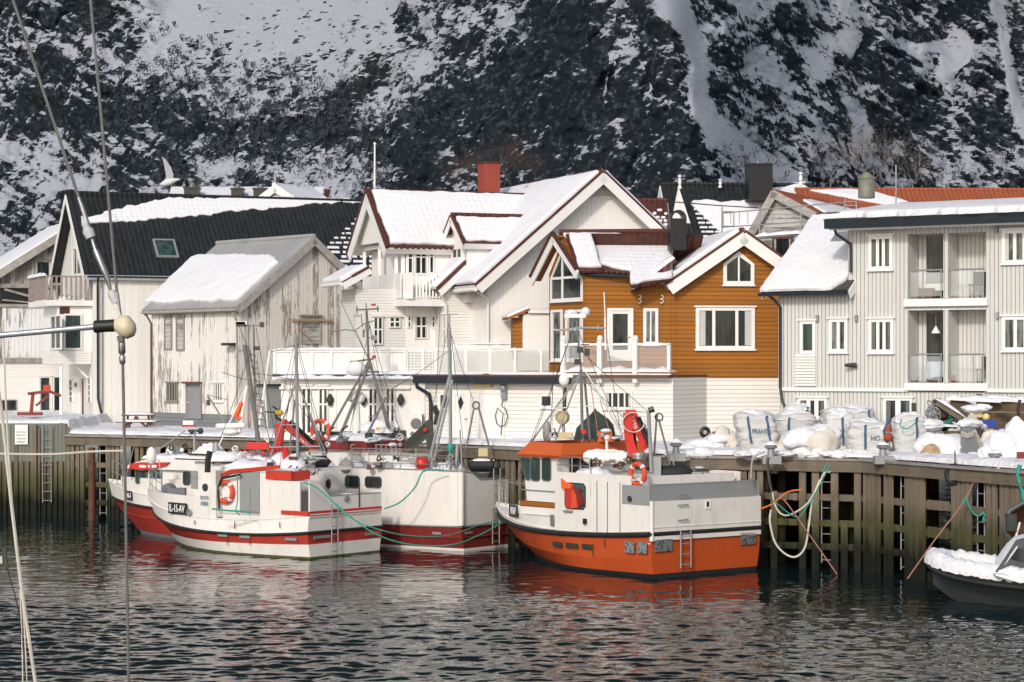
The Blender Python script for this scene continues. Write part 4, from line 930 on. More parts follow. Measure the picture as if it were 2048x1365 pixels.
# ================================================================ E: ochre house
def ochre():
    A = 7; h = atpx(1345, 87, A); root = empty('ochre_house', h.pt(1, 1, GZ), 'ochre yellow boarded house on a white base with snowy red-tiled roofs', 'house')
    f = h.front(); zb = f.ray(1450, 757)[1]; W = 2*f.ray(1483, 600)[0]; ze = f.ray(1345, 565)[1]; zr = PZ(470, 87.4); dep = 9
    zS = f.ray(1345, 572)[1]
    L, R, roof, LL, LR, RW = gable(h, 0, W, 0, dep, ze, zr, root, 'ochre_horiz', zb, 'red_tile', axis='v', oh=.4, ohe=.25, barge='white_trim', trim_edge='red_trim', bw=.36, th=.14)
    mb = MB(); h.box(mb, -.03, W, -.03, dep, GZ-.6, zb); mb.build('base_wall', 'white_horiz', root)
    MB().box(f, -.05, .09, zb-.02, ze+.1, .003, .05).build('corner_board', 'ochre_horiz', root)
    MB().box(f, -.06, .1, GZ-.5, zb-.03, .035, .06).build('corner_board', 'white_trim', root)
    mb = MB(); q = f.rect(1347, 878, 1400, 888); mb.box(f, *q, .035, .05); mb.build('vent_gap', 'post_wood', root)
    window(f, (1391, 615, 1509, 699), root, 3, 1, 'glass', .13, splits=[.28, .72], bar=.12, sill=True, hood=True)
    # pointed attic window
    (u0, u1, v0, v1) = f.rect(1446, 503, 1508, 570); um = (u0+u1)/2; vm = v0+(v1-v0)*.62; t = .14
    mb = MB(); out = [(u0, v0), (u1, v0), (u1, vm), (um, v1), (u0, vm)]; inn = [(u0+t, v0+t), (u1-t, v0+t), (u1-t, vm-.03), (um, v1-t*1.35), (u0+t, vm-.03)]
    for i in range(5):
        a, b = out[i], out[(i+1) % 5]; c, d = inn[(i+1) % 5], inn[i]; mb.prism(f, [a, b, c, d], .003, .07)
    mb.box(f, um-.035, um+.035, v0+t, v1-t*1.4, .004, .06); mb.box(f, u0-.04, u1+.04, v0-.06, v0-.002, .003, .1)
    wn = mb.build('attic_window', 'white_trim', root); MB().prism(f, inn, .004, .022).build('pane', 'glass', wn)
    # left wing: front wall flush with the gable wall, little gable facing left
    hw = H(*(h.pt(0, .0, 0).xy), A); fw = f
    uA = fw.ray(1170, 600)[0]; zew = fw.ray(1250, 552)[1]; v1w = 4.2; zrw = PZ(477, 88.2)
    mb = MB(); mb.box(h.left(uA), 0.02, v1w, zb, zew-.05, 0, uA); mb.build('wing_wall', 'ochre_horiz', root)
    mb = MB(); h.box(mb, uA-1.2, 0, .3, v1w, GZ, zb-.02); mb.build('wing_base', 'white_horiz', root)
    # bay with the tall windows: angled face towards the left
    hb = H(*(h.pt(uA, 0.0, 0).xy), A); P0 = h.pt(uA, -.0, 0); bx = PX(1098, 89.8); P1 = Vector((bx, 89.5, 0)); bd = (P0-P1); 
    bf = Face(P1, bd, Z, Vector((bd.y, -bd.x, 0))); BL = bd.length; zbw = bf.ray(1135, 545)[1]; zbr = bf.ray(1135, 478)[1]
    mb = MB(); um = BL*.40; mb.prism(bf, [(0, zb-.1), (BL-.01, zb-.1), (BL-.01, zbw), (um, zbr), (0, zbw)], 0, -.06); mb.box(bf, 0, BL-.02, zb-.1, zbw-.1, -3, -.07); mb.build('bay_wall', 'ochre_horiz', root)
    z0b = zb
    # bay roof: ridge runs right
    eL = bf.pt(-.75, bf.ray(1070, 560)[1], .45); eR = bf.pt(BL+.2, bf.ray(1165, 545)[1], .45); ap = bf.pt(um, bf.ray(1118, 472)[1], .45)
    back = h.du*3.6+h.bk*.2
    S1 = slope(eR, eR+back, ap); n1 = (ap-eR).length; S2 = slope(eL, eL+back, ap); n2 = (ap-eL).length
    ce = zew; SF = slope(h.pt(uA-.5, -.4, zew-.1), h.pt(.2, -.4, zew-.1), Vector((ap.x, ap.y+1.5, PZ(474, 88.3))))
    nF = (Vector((ap.x, ap.y+1.5, PZ(474, 88.3)))-SF.o).dot(SF.dv)
    pr = SF.poly([(1120, 474), (1346, 470), (1352, 500), (1345, 560), (1262, 575), (1255, 548), (1168, 548)])
    b1 = MB().box(S1, 0, 1.0, 0, n1, -.05, .03).build('bay_roof', 'red_tile', root); snow_slab(S1, [(.12, .25), (1.0, .25), (1.0, n1-.02), (.12, n1-.02)], b1, .1, px=False, jit=.03, off=.035, m='snow_tiles')
    rw = MB().prism(SF, pr, -.06, .08).build('wing_roof', 'red_tile', root)
    SB = Face(ap+Z*.02, h.du, (h.bk-Z*.9).normalized(), (h.bk*.9+Z)); MB().prism(SB, [(1.2, 0), (6, 0), (6, 1.5), (1.2, 1.5)], -.05, .08).build('wing_roof', 'red_tile', root)
    for a, b in ((eL, ap), (ap, eR)):
        d = (b-a).normalized(); mb = MB(); mb.bar(a-bf.n*.02-Z*.14, b-bf.n*.02-Z*.14, .06, .34); mb.build('bargeboard', 'white_trim', root)
        mb = MB(); mb.bar(a+Z*.1+bf.n*.02, b+Z*.1+bf.n*.02, .14, .1); mb.build('edge_tiles', 'red_trim', root)
    mb = MB(); mb.add([eL, ap, ap-bf.n*.45, eL-bf.n*.45, eL-Z*.08, ap-Z*.08, ap-bf.n*.45-Z*.08, eL-bf.n*.45-Z*.08], [(0, 1, 2, 3), (7, 6, 5, 4), (0, 4, 5, 1), (1, 5, 6, 2), (2, 6, 7, 3), (3, 7, 4, 0)]); mb.build('soffit', 'ochre_horiz', root)
    ridge = SF.poly([(1118, 470), (1340, 468)]); MB().tube([SF.pt(*ridge[0], .1), SF.pt(*ridge[1], .1)], .12, 8).build('ridge_tiles', 'red_trim', root)
    snow_slab(SF, [(1126, 474), (1240, 475), (1262, 484), (1285, 483), (1300, 478), (1318, 488), (1344, 476), (1345, 560), (1262, 574), (1258, 546), (1222, 540), (1212, 536), (1168, 532)], rw, .12, jit=.06, step=.2, seed=61, off=.085, m='snow_tiles')
    mb = MB(); e0 = SF.ray(1168, 548); e1 = SF.ray(1258, 553)
    for k in range(9): t_ = k/8; mb.ball(SF.pt(e0[0]+(e1[0]-e0[0])*t_, e0[1]+(e1[1]-e0[1])*t_+.1, .08), .12, .1, .08, 6, 4)
    mb.build('eave_tiles', 'red_trim', rw)
    MB().tube([SF.pt(e0[0], e0[1]-.05, 0), SF.pt(e1[0], e1[1]-.05, 0)], .07, 8).build('gutter', 'dark_gutter', root)
    # bare tiles beside the chimney
    # main roof snow with overhang to the front eave
    snow_slab(L, [(.14, -.1), (RW-.2, -.1), (RW-.2, LL-.02), (.14, LL-.02)], roof, .2, px=False, jit=.04, step=.3, seed=63, off=.145)
    # extension of the big roof over the re-entrant corner
    SE = slope(h.pt(-1.55, -.42, PZ(582, 86.6)), h.pt(-1.55, 1.2, PZ(582, 86.6)), h.pt(0, -.42, PZ(582, 86.6)+1.15))
    pe = SE.poly([(1262, 582), (1340, 585), (1420, 528), (1345, 500), (1290, 530)])
    re_ = MB().prism(SE, [(0, 0), (3.5, 0), (3.5, 2.0), (0, 2.0)], -.08, .06).build('porch_roof', 'red_tile', root)
    snow_slab(SE, [(.02, .0), (1.9, .0), (2.6, 2.0), (.02, 2.0)], re_, .14, px=False, jit=.03, step=.2, seed=64, off=.065)
    MB().tube([SE.pt(-.05, -.03, 0), SE.pt(2, -.03, 0)], .07, 8).build('gutter', 'dark_gutter', root)
    # windows and door of the wing
    door(f, (1219, 622, 1261, 722), root, 'white_trim', glass=.22); c = f.rect(1219, 622, 1261, 722)
    window(f, (1286, 617, 1316, 690), root, 2, 1, 'glass_curtain', .12)
    (u0, u1, v0, v1) = bf.rect(1103, 502, 1166, 602)
    t = .1; um2 = um; mb = MB(); vs = bf.ray(1135, 548)[1]; vl = bf.ray(1103, 548)[1]; 
    out = [(u0, v0), (u1, v0), (u1, vs-.15), (um2, bf.ray(1125, 500)[1]), (u0, vs-.15)]; inn = [(u0+t, v0+t), (u1-t, v0+t), (u1-t, vs-.18), (um2, out[3][1]-t*1.6), (u0+t, vs-.18)]
    for i in range(5): mb.prism(bf, [out[i], out[(i+1) % 5], inn[(i+1) % 5], inn[i]], .003, .07)
    mb.box(bf, um2-.06, um2+.06, v0+t, out[3][1]-.2, .004, .06); mb.box(bf, u0+t, u1-t, vs-.2, vs-.1, .005, .062); mb.box(bf, u0, u1, v0-.06, v0-.002, .003, .1)
    wn = mb.build('bay_window', 'white_trim', root); MB().prism(bf, inn, .004, .02).build('pane', 'glass', wn)
    for x0, x1 in ((1104, 1126), (1133, 1166)): window(bf, (x0, 620, x1, 722), root, 1, [.62], 'glass_curtain', .1)
    for x in (1278, 1322):
        c = f.ray(x, 598); MB().torus(f.pt(c[0], c[1]+.06, .1), f.n, .07, .018, 12, 6, 0, 4.2).torus(f.pt(c[0], c[1]-.1, .1), f.n, .07, .018, 12, 6, 0, 4.2).build('hook', 'white_trim', root)
    # black chimney with arched cap
    d = 87.7; hc = atpx(1341, d, A); mb = MB(); wc = .64; hc.box(mb, 0, wc, 0, wc, PZ(500, d), PZ(437, d)); c = mb.build('chimney', 'black', root)
    fc = hc.front(); z1 = PZ(437, d); arc = [(0, z1), (wc, z1), (wc, z1+.06)]+[(wc/2+math.cos(a)*wc/2, z1+.06+math.sin(a)*.32) for a in [math.pi*k/10 for k in range(1, 10)]]+[(0, z1+.06)]
    inner = []
    mb = MB(); n = 12
    for k in range(n):
        a0, a1 = math.pi*k/n, math.pi*(k+1)/n; q = lambda a, r: (wc/2+math.cos(a)*r, z1+math.sin(a)*r*1.05); mb.prism(fc, [q(a0, wc/2), q(a1, wc/2), q(a1, wc/2-.08), q(a0, wc/2-.08)], -wc, 0)
    mb.build('chimney_cap', 'black', c); MB().ball(hc.pt(wc/2, .1, z1+.02), .1, .06, .14, 8, 6).build('chimney_pot', 'snow', c)
    # service shed beside the bay on the terrace
    hs = atpx(1046, 91.2, A); mb = MB(); zf = PZ(690, 91.2); zt = PZ(628, 91.2); s = empty('terrace_shed', hs.pt(0, 0, zf), 'small white shed with ochre end and snow on its slanted roof on the terrace', 'shed')
    uo = .75; hs.box(mb, 0, 1.9, 0, 1.8, zf-1, zt); mb.build('wall', 'white_trim', s); mb = MB(); hs.box(mb, -.35, .0, .25, 1.2, zf-.6, zt-.15); mb.build('end_wall', 'ochre_horiz', s)
    S = slope(hs.pt(-.6, -.15, PZ(640, 91.2)), hs.pt(-.6, 2, PZ(640, 91.2)), hs.pt(.25, -.15, zt+.12)); r_ = MB().box(S, 0, 2.1, 0, .95, 0, .1).build('roof', 'ochre_horiz', s); snow_slab(S, [(0, 0), (2, 0), (2, .95), (0, .95)], r_, .1, px=False, jit=.02, off=.105)
    mb = MB(); hs.box(mb, .2, 2.0, -.15, 1.9, zt+.02, zt+.14); r2 = mb.build('flat_roof', 'white_trim', s); ledge_snow(hs.pt(.2, .7, zt+.14), hs.pt(2, .7, zt+.14), 1.6, .12, r2, 66)
    return h
hE = ochre()
# ================================================================ F: pale apartment house on the right
def apartments():
    A = -33; h = atpx(1557, 84, A); root = empty('apartment_house', h.pt(5, 0, GZ), 'pale grey boarded apartment house with recessed glass balconies at the right', 'apartment building')
    f = h.front(); U1 = f.ray(2160, 700)[0]; um = f.ray(1696, 600)[0]; zt = f.ray(1800, 777)[1]; zeE = f.ray(1600, 583)[1]; zeM = f.ray(1700, 452)[1]
    # wall grid leaving the two balcony openings free
    hu0, hu1 = f.ray(1816, 600)[0], f.ray(1972, 600)[0]; um1, um2 = f.ray(1887, 600)[0], f.ray(1897, 600)[0]
    za0, za1 = f.ray(1895, 597)[1], f.ray(1895, 467)[1]; zb0, zb1 = f.ray(1895, 766)[1], f.ray(1895, 620)[1]
    mb = MB(); T = .0; d = .3
    mb.box(f, um, hu0, zt, zeM, -d, T); mb.box(f, hu1, U1, zt, zeM, -d, T)
    mb.box(f, hu0, hu1, za1, zeM, -d, T); mb.box(f, hu0, hu1, zb1, za0, -d, T-.03); mb.box(f, hu0, hu1, zt, zb0, -d, T-.03)
    mb.box(f, 0, um, zt, zeE, -d, T)
    mb.build('wall', 'flat_vert', root)
    mb = MB(); mb.box(f, .04, U1, GZ-.4, zt-.12, -d, -.05); mb.build('ground_floor_wall', 'flat_vert', root)
    mb = MB(); mb.box(f, 0, hu0, zt-.12, zt, -d, .06); mb.build('belt_board', 'white_trim', root); MB().box(f, hu1, U1, zt-.12, zt, -d, .06).build('belt_board', 'white_trim', root)
    # body behind
    mb = MB(); mb.box(f, um, U1, GZ, zeM-.05, -9, -2.0); mb.box(f, um, um+.3, GZ, zeM, -2.0, -d); mb.box(f, .02, um, GZ, zeE-.05, -8, -d); mb.build('inner_wall', 'flat_vert', root)
    # balcony recesses
    for z0, z1, k in ((za0, za1, 0), (zb0, zb1, 1)):
        mb = MB(); mb.box(f, hu0-.1, hu1+.1, z0-.28, z0-.02, -1.9, .16 if k == 0 else .12); mb.build('balcony_floor', 'white_trim', root)
        mb = MB(); mb.box(f, hu0-.12, hu0-.005, z0, z1, -.95, -d); mb.box(f, hu1+.005, hu1+.12, z0, z1, -.95, -d); mb.box(f, hu0-.12, hu1+.12, z0, z1, -1.0, -.96); mb.build('recess_wall', 'flat_vert', root)
        mb = MB(); mb.box(f, um1, um2, z0, z1, -d, .02); mb.box(f, um1+.02, um2-.02, z0, z1, -.95, -d); mb.build('partition', 'flat_vert', root)
        mb = MB(); mb.box(f, hu0-.1, hu1+.1, z1, z1+.06, -1.95, -.02); mb.build('recess_ceiling', 'white_paint', root)
        a, b = hu0+.35, um1+.1
        mb = MB(); mb.box(f, a, b, z0+.05, z1-.08, -.94, -.9); mb.build('balcony_door', 'glass', root)
        for (p, q) in ((hu0+.04, um1-.03), (um2+.03, hu1-.04)):
            rl = MB(); rl.tube([f.pt(p, z0+1.02, .03), f.pt(q, z0+1.02, .03)], .03, 8)
            for u in (p+.05, (p+q)/2+(.25 if p > um1 else -.1), q-.05): rl.bar(f.pt(u, z0+.02, .03), f.pt(u, z0+1.0, .03), .035)
            r = rl.build('balcony_rail', 'galv', root); MB().box(f, p+.08, q-.08, z0+.08, z0+.95, .02, .03).build('glass_panel', 'clear_glass', r)
    # windows
    for r_, c in (((1738, 472, 1786, 540), 3), ((1738, 638, 1788, 706), 3), ((1659, 638, 1696, 705), 2), ((2005, 460, 2075, 527), 3), ((2005, 633, 2078, 702), 3), ((2095, 460, 2140, 527), 3)):
        fr = window(f, r_, root, c, 1, 'glass_curtain' if r_[0] != 1738 else 'glass', .12, sill=True, hood=True, bar=.12)
    window(f, (1601, 642, 1632, 708), root, 1, 1, 'glass_green', .12, hood=True, sill=False)
    (u0, u1, v0, v1) = f.rect(1592, 709, 1633, 773); mb = MB()
    for k in range(11): z = v0+(v1-v0)*k/11; mb.box(f, u0, u1, z+.02, z+.09, .03, .10)
    mb.box(f, u0, u1, v0, v1, .003, .03); mb.build('louvre_panel', 'white_paint', root)
    g = h.front(.05)
    window(g, (1597, 796, 1655, 838), root, 3, 1, 'glass', .1, bar=.16, hood=True); window(g, (1768, 796, 1826, 876), root, 2, 1, 'glass', .1, bar=.2, hood=True, sill=False, name='glazed_door')
    for x, y in ((1636, 636), (1714, 636), (1994, 458), (1996, 630)):
        c = f.ray(x, y); MB().box(f, c[0]-.05, c[0]+.05, c[1]-.14, c[1]+.1, .003, .12).build('wall_lamp', 'galv', root)
    c = g.ray(1829, 815); MB().box(g, c[0]-.06, c[0]+.06, c[1]-.16, c[1]+.16, .003, .14).build('wall_lamp', 'lamp_dark', root)
    c = f.ray(1710, 731); MB().tube([f.pt(c[0]-.25, c[1], .35), f.pt(c[0]+.1, c[1], .1)], [.06, .1], 8).build('street_spot', 'lamp_dark', root)
    c = g.ray(1850, 790)
    # main roof: thin, low pitch, ragged snow edge over a dark fascia
    e0 = f.ray(1672, 468)[0]; oh = .9
    zf = zeM+.12
    S = slope(f.pt(e0, zf, oh), f.pt(U1, zf, oh), f.pt(e0, zf+.8, oh-6.5))
    rf = MB().box(S, 0, U1-e0, 0, 9, -.06, .10).build('roof', 'dark_sheet', root)
    MB().box(S, -.03, U1-e0, -.08, 0, -.26, .08).build('fascia', 'dark_gutter', root); MB().box(S, -.10, -.03, -.1, 8.9, -.22, .1).build('bargeboard', 'white_trim', root)
    MB().box(f, e0+.1, U1, zf-.3, zf-.12, 0, oh-.06).build('soffit', 'white_paint', root)
    snow_slab(S, [(.35, .35), (1.2, .1), (2.2, -.05), (U1-e0, -.12), (U1-e0, 5.5), (.6, 5.2), (.05, 1.2)], rf, .24, px=False, jit=.16, step=.13, seed=71, off=.105)
    snow_slab(S, [(0.0, .1), (.8, .25), (.6, 1.6), (0.0, 1.6)], rf, .16, px=False, jit=.04, step=.2, seed=72, off=.105)
    # lower left extension roof: slope rising to the back right
    zE = zeE-.02
    S2 = slope(f.pt(-.45, zE-.05, .5), f.pt(um+.25, zE-.05, .5), f.pt(-.45, zE-.05+2.9, .5-4.4)); w2 = um+.7
    r2 = MB().box(S2, 0, w2, 0, 5.8, -.05, .1).build('extension_roof', 'dark_sheet', root)
    sn = snow_slab(S2, [(.0, -.06), (w2-.65, -.02), (w2-.35, .5), (w2-.25, 1.1), (w2-.2, 5.4), (.0, 5.4)], r2, .20, px=False, jit=.035, step=.25, seed=73, off=.105)
    MB().box(S2, w2, w2+.05, -.03, 2.6, -.28, .06).build('bargeboard', 'white_trim', root); MB().box(S2, -.05, 0, -.03, 5.8, -.25, .06).build('bargeboard', 'white_trim', root)
    MB().tube([S2.pt(-.1, -.08, 0), S2.pt(w2-.1, -.08, 0)], .07, 8).build('gutter', 'dark_gutter', root)
    gutter([f.pt(-.2, zE-.1, .5), f.pt(.0, zE-.3, .35), f.pt(.12, zE-.55, .1), f.pt(.12, zt, .1), f.pt(.2, zt-.5, .1), f.pt(.3, zt-.7, .1), f.pt(.32, GZ, .1)], root)
    ud = f.ray(1704, 500)[0]; gutter([f.pt(e0+.3, zf-.2, oh-.1), f.pt(e0+.35, zf-.45, oh-.15), f.pt(ud, zf-.8, .12), f.pt(ud, zf-1.0, .1), f.pt(ud, f.ray(1704, 545)[1], .1)], root)
    (a, b) = S2.ray(1700, 487); snow_w = MB().box(S2, a-.6, a+.45, b-.35, b+.35, .3, .33).build('roof_hatch', 'galv', r2)
    # balcony furniture (each its own thing)
    def chair(u, z, off, label, flip=1, m='lamp_dark'):
        t = empty('metal_chair', f.pt(u, z, off), label, 'chair', 'dark chairs on the apartment balconies'); lg = []
        for a in (-.2, .2):
            for b in (-.2, .2): MB().bar(f.pt(u+a, z, off+b), f.pt(u+a, z+.45, off+b), .035).build('leg', m, t)
        MB().box(f, u-.24, u+.24, z+.45, z+.5, off-.24, off+.24).build('seat', m, t); MB().box(f, u-.22, u+.22, z+.55, z+.95, off-.26*flip-.02, off-.26*flip+.02).box(f, u-.21, u-.17, z+.4, z+.6, off-.26*flip-.02, off-.26*flip+.02).box(f, u+.17, u+.21, z+.4, z+.6, off-.26*flip-.02, off-.26*flip+.02).build('backrest', m, t)
    chair(f.ray(1943, 580)[0], za0, -.55, 'dark metal chair alone on the upper right balcony'); chair(f.ray(1958, 745)[0], zb0, -.55, 'dark metal chair against the right wall of the lower balcony')
    u = f.ray(1868, 745)[0]; t = empty('balcony_table', f.pt(u, zb0, -.5), 'round balcony table under a pale blue cloth beside the lower balcony door', 'table')
    MB().lathe(f.pt(u, zb0, -.45), [(.05, 0), (.05, .7), (.45, .71), (.45, .74)], Z, 14).build('tabletop', 'white_trim', t)
    mb = MB(); n = 24
    for k in range(n):
        a = 2*math.pi*k/n; r = .47+.05*math.sin(5*a); mb.v += [f.pt(u, zb0+.76, -.45)+Vector((math.cos(a)*.46, math.sin(a)*.46, 0)), f.pt(u, zb0+.18+.05*math.sin(3*a), -.45)+Vector((math.cos(a)*r, math.sin(a)*r, 0))]
    for k in range(n): i = 2*k; j = 2*((k+1) % n); mb.f.append([i, j, j+1, i+1])
    mb.f.append([2*k for k in range(n)]); paint('cloth_blue', (.48, .55, .57), .8, .1); single(mb, 'tablecloth', 'cloth_blue', 'pale blue cloth draped over the lower balcony table', 'tablecloth')
    u = f.ray(1890-20, 760)[0]+.35; single(MB().lathe(f.pt(u+.15, zb0, -.35), [(.1, 0), (.15, .26), (.13, .27)], Z, 12), 'flower_pot', 'orange_rust', 'terracotta pot on the lower balcony floor by the rail', 'flower pot')
    u = f.ray(1850, 745)[0]; single(MB().lathe(f.pt(u-.55, zb0, -.35), [(.14, 0), (.17, .2), (.15, .22)], Z, 12), 'planter', 'grey_plastic', 'small grey planter in the left corner of the lower balcony', 'planter')
    u = f.ray(1838, 590)[0]; mb = MB(); mb.box(f, u-.1, u+.45, za0+.0, za0+.38, -.45, -.15); single(mb, 'wicker_box', 'brown', 'brown box standing on the upper left balcony', 'box')
    u = f.ray(1864, 570)[0]; t = empty('balcony_bench', f.pt(u, za0, -.7), 'grey padded bench with white frame on the upper left balcony', 'bench')
    MB().box(f, u-.55, u+.42, za0+.3, za0+.55, -.8, -.4).build('seat', 'white_paint', t); MB().box(f, u-.55, u+.42, za0+.56, za0+.95, -.86, -.78).build('backrest', 'grey_bulwark', t)
    u, z = f.ray(1861, 660); t = empty('pendant_lamp', f.pt(u, z, -.5), 'white bell-shaped pendant lamp hanging in the lower balcony', 'lamp')
    MB().lathe(f.pt(u, z-.12, -.5), [(.17, 0), (.13, .08), (.04, .22), (.02, .26)], Z, 14).build('lamp_shade', 'white_trim', t); MB().tube([f.pt(u, z+.1, -.5), f.pt(u, zb1, -.5)], .012, 5).build('cord', 'galv', t)
    return h
hF = apartments()
# ================================================================ houses behind on the right
def behind_right():
    # small red-tiled roof right of the white gable
    h = atpx(1255, 108, 0); r = empty('red_tiled_house', h.pt(1, 0, GZ), 'dark red tiled roof with rows of snow, tucked between the white and the black roofs', 'house')
    L, R, roof, LL, *_ = gable(h, -4, 1.9, 0, 6, PZ(482, 108), PZ(408, 111), r, 'white_horiz_fine', GZ, 'red_tile', axis='u', oh=.2, ohe=.2)
    rnd = random.Random(4); mb = MB()
    for k in range(8):
        v = .25+k*.36; u = -.1
        while u < 6.1:
            w_ = rnd.uniform(.14, .26)
            if k < 6 or rnd.random() < .6 or u < 4.9: mb.box(L, u, u+w_, v, v+.2, .17, .17+rnd.uniform(.05, .09))
            u += w_+.07
    tag(mb.build('snow_rows', 'snow', roof, bevel=.02), kind='stuff')
    # black roofed house with white finials
    D = 118; h = atpx(1362, D, 6); r = empty('black_roofed_house', h.pt(3, 0, GZ), 'house with a black tiled roof, big black chimney and white carved finials', 'house')
    f = h.front(); zr = PZ(374, D+3.4); ze = f.ray(1400, 496)[1]; W = f.ray(1640, 450)[0]
    L, R, roof, LL, LR, RW = gable(h, 0, W, 0, 7, ze, zr, r, 'white_horiz_fine', GZ, 'black_tile', axis='u', oh=.5, ohe=.3, bw=.3)
    g = h.left(0.0); c = h.pt(-.5, 3.5, 0)
    # pointed white gable board facing the harbour on the left
    fb = Face(h.pt(-.6, 1.2, 0), h.du, Z, -h.bk); a = fb.poly([(1357, 374), (1388, 470), (1338, 470)]); MB().prism(fb, a, -.15, .05).build('gable_board', 'white_trim', r)
    for x, y0, y1, dd in ((1359.5, 351, 378, 0), (1440.5, 359, 376, 3), (1601.5, 345, 372, -1)):
        d = D+dd; s = d/F; c = P(x, y1, d); hh = (y1-y0)*s; MB().lathe(c, [(4*s, 0), (4.5*s, hh*.1), (2*s, hh*.3), (4*s, hh*.5), (3*s, hh*.7), (1.5*s, hh*.8), (4*s, hh*.88), (4*s, hh)], Z, 10).build('finial', 'white_trim', r, smooth=True)
    d = D+1.5; hc = atpx(1498, d, 6); mb = MB(); hc.box(mb, 0, 1.28, 0, 1.1, PZ(400, d), PZ(330, d)); hc.box(mb, -.06, 1.34, -.06, 1.16, PZ(330, d), PZ(327, d)); c = mb.build('chimney', 'black', r)
    MB().lathe(hc.pt(.6, .5, PZ(327, d)), [(.12, 0), (.14, .06), (.08, .1), (.1, .18)]).build('chimney_cap', 'steel', c)
    snow_slab(L, [(1385, 408), (1410, 406), (1440, 412), (1500, 406), (1540, 384), (1600, 374), (1640, 400), (1620, 500), (1440, 500), (1440, 470), (1380, 414)], roof, .14, jit=.07, step=.3, seed=81, off=.17)
    rnd = random.Random(6); mb = MB()
    for k in range(8):
        x = 1384+k*3
        y = 418+k*9
        while x < 1446:
            u, v = L.ray(x, y); w_ = rnd.uniform(6, 20)
            mb.box(L, u, u+w_*.026, v, v+.13, .17, .26); x += w_*1.12
    tag(mb.build('snow_rows', 'snow', roof, bevel=.02), kind='stuff')
    MB().tube([P(1345, 404, D-3), P(1430, 411, D-3), P(1545, 418, D-4)], .03, 5).build('cable', 'rope_dark', r)
    # small snowy gable with finial between the two
    d = D+4; h2 = atpx(1592, d, 30); L2, R2, rf2, *_ = gable(h2, 0, 1.0, 0, 3, PZ(385, d), PZ(371, d), r, 'white_trim', PZ(400, d), 'snow', axis='v', oh=.1, ohe=.15, th=.1, roof_name='dormer_roof', wall_name='dormer_wall', barge='black')
    # grey house under scaffolding with rust-red roof
    D = 104; h = atpx(1520, D, -25); r = empty('grey_house', h.pt(4, 0, GZ), 'weathered grey house with rust-red sheet roof behind scaffolding', 'house')
    f = h.front(); W = 2*f.ray(1563, 400)[0]+4.2; zr = f.ray(1548, 382)[1]; ua = f.ray(1548, 400)[0]; ze = f.ray(1500, 520)[1]
    pk = [f.ray(1497, 478), f.ray(1550, 384), f.ray(1700, 462), (f.ray(1760, 500)[0], f.ray(1700, 462)[1]-1.2), (f.ray(1760, 500)[0], GZ), (f.ray(1490, 500)[0], GZ)]
    mb = MB(); mb.prism(f, pk[::-1], 0, -.3); mb.build('gable_wall', 'grey_siding', r)
    pt = lambda q, o: f.pt(q[0], q[1], o)
    SR = slope(pt(f.ray(1712, 470), .3), pt(f.ray(1712, 470), -12), pt(pk[1], .3)); nr = (pt(pk[1], 0)-pt(f.ray(1712, 470), 0)).length
    rf = MB().box(SR, 0, 13, -1.5, nr+.05, -.08, .1).build('roof', 'rust_roof', r)
    SL = slope(pt(f.ray(1492, 486), .3), pt(f.ray(1492, 486), -12), pt(pk[1], .3)); nl = (pt(pk[1], 0)-pt(f.ray(1492, 486), 0)).length
    rl = MB().box(SL, 0, 12, 0, nl, -.08, .1).build('roof', 'rust_roof', r)
    for S, n_ in ((SR, nr), (SL, nl)): MB().box(S, -.06, 0, 0, n_, -.28, .08).build('bargeboard', 'barge_grey', r)
    snow_slab(SR, [(1.2, nr*.30), (5, nr*.24), (11, nr*.45), (11, nr*.82), (4.0, nr*.86), (1.9, nr*.80)], rf, .1, px=False, jit=.05, seed=82, off=.105)
    window(f, (1545, 474, 1586, 518), r, 1, 1, 'glass', .10, 'brown', hood=True); window(f, (1618, 475, 1640, 500), r, 1, 1, 'glass', .08, 'grey_wood', sill=False)
    # rust roof of the longer block behind
    Db = 116; hb = atpx(1700, Db, 2); rb = empty('rust_roofed_block', hb.pt(5, 0, GZ), 'long rust-red roof with a round metal chimney behind the apartment house', 'house')
    Lb, Rb, rfb, *_ = gable(hb, -2, 16, 0, 8, PZ(470, Db), PZ(386, Db+4), rb, 'grey_siding', GZ, 'rust_roof', axis='u', oh=.2, ohe=.2)
    snow_slab(Lb, [(1620, 388), (1700, 386), (1745, 390), (1830, 416), (1780, 418), (1745, 412), (1700, 404)], rfb, .1, jit=.05, seed=83, off=.17)
    d = Db-1; c = P(1733, 385, d); s = d/F; MB().lathe(c-Z*.3, [(.43, 0), (.43, .95), (.47, .97), (.47, 1.08), (.3, 1.1), (.3, 1.2), (.2, 1.22), (.2, 1.3)], Z, 16).build('chimney', 'chimney_metal', rb, smooth=True)
    MB().tube([P(1792, 415, d), P(1792, 330, d)], .035, 6).tube([P(1768, 375, d), P(1794, 374, d)], .03, 5).build('aerial', 'galv', rb)
    # scaffolding
    ds = 103; hs = atpx(1440, ds, -20); sc = empty('scaffolding', hs.pt(4, 0, 9), 'galvanised scaffolding with a snow-covered walkway in front of the grey house', 'scaffolding'); fs = hs.front()
    for x in (1444, 1519, 1601, 1690):
        u = fs.ray(x, 450)[0]; MB().tube([fs.pt(u, 6, 0), fs.pt(u, fs.ray(x, 414 if x < 1650 else 398)[1], 0)], .035, 6).build('standard', 'galv', sc)
    for (x0, y0, x1, y1) in ((1444, 427, 1700, 404), (1444, 455, 1660, 441), (1505, 475, 1680, 460)):
        a, b = fs.ray(x0, y0), fs.ray(x1, y1); MB().tube([fs.pt(*a, .03), fs.pt(*b, .03)], .028, 6).build('ledger', 'galv', sc)
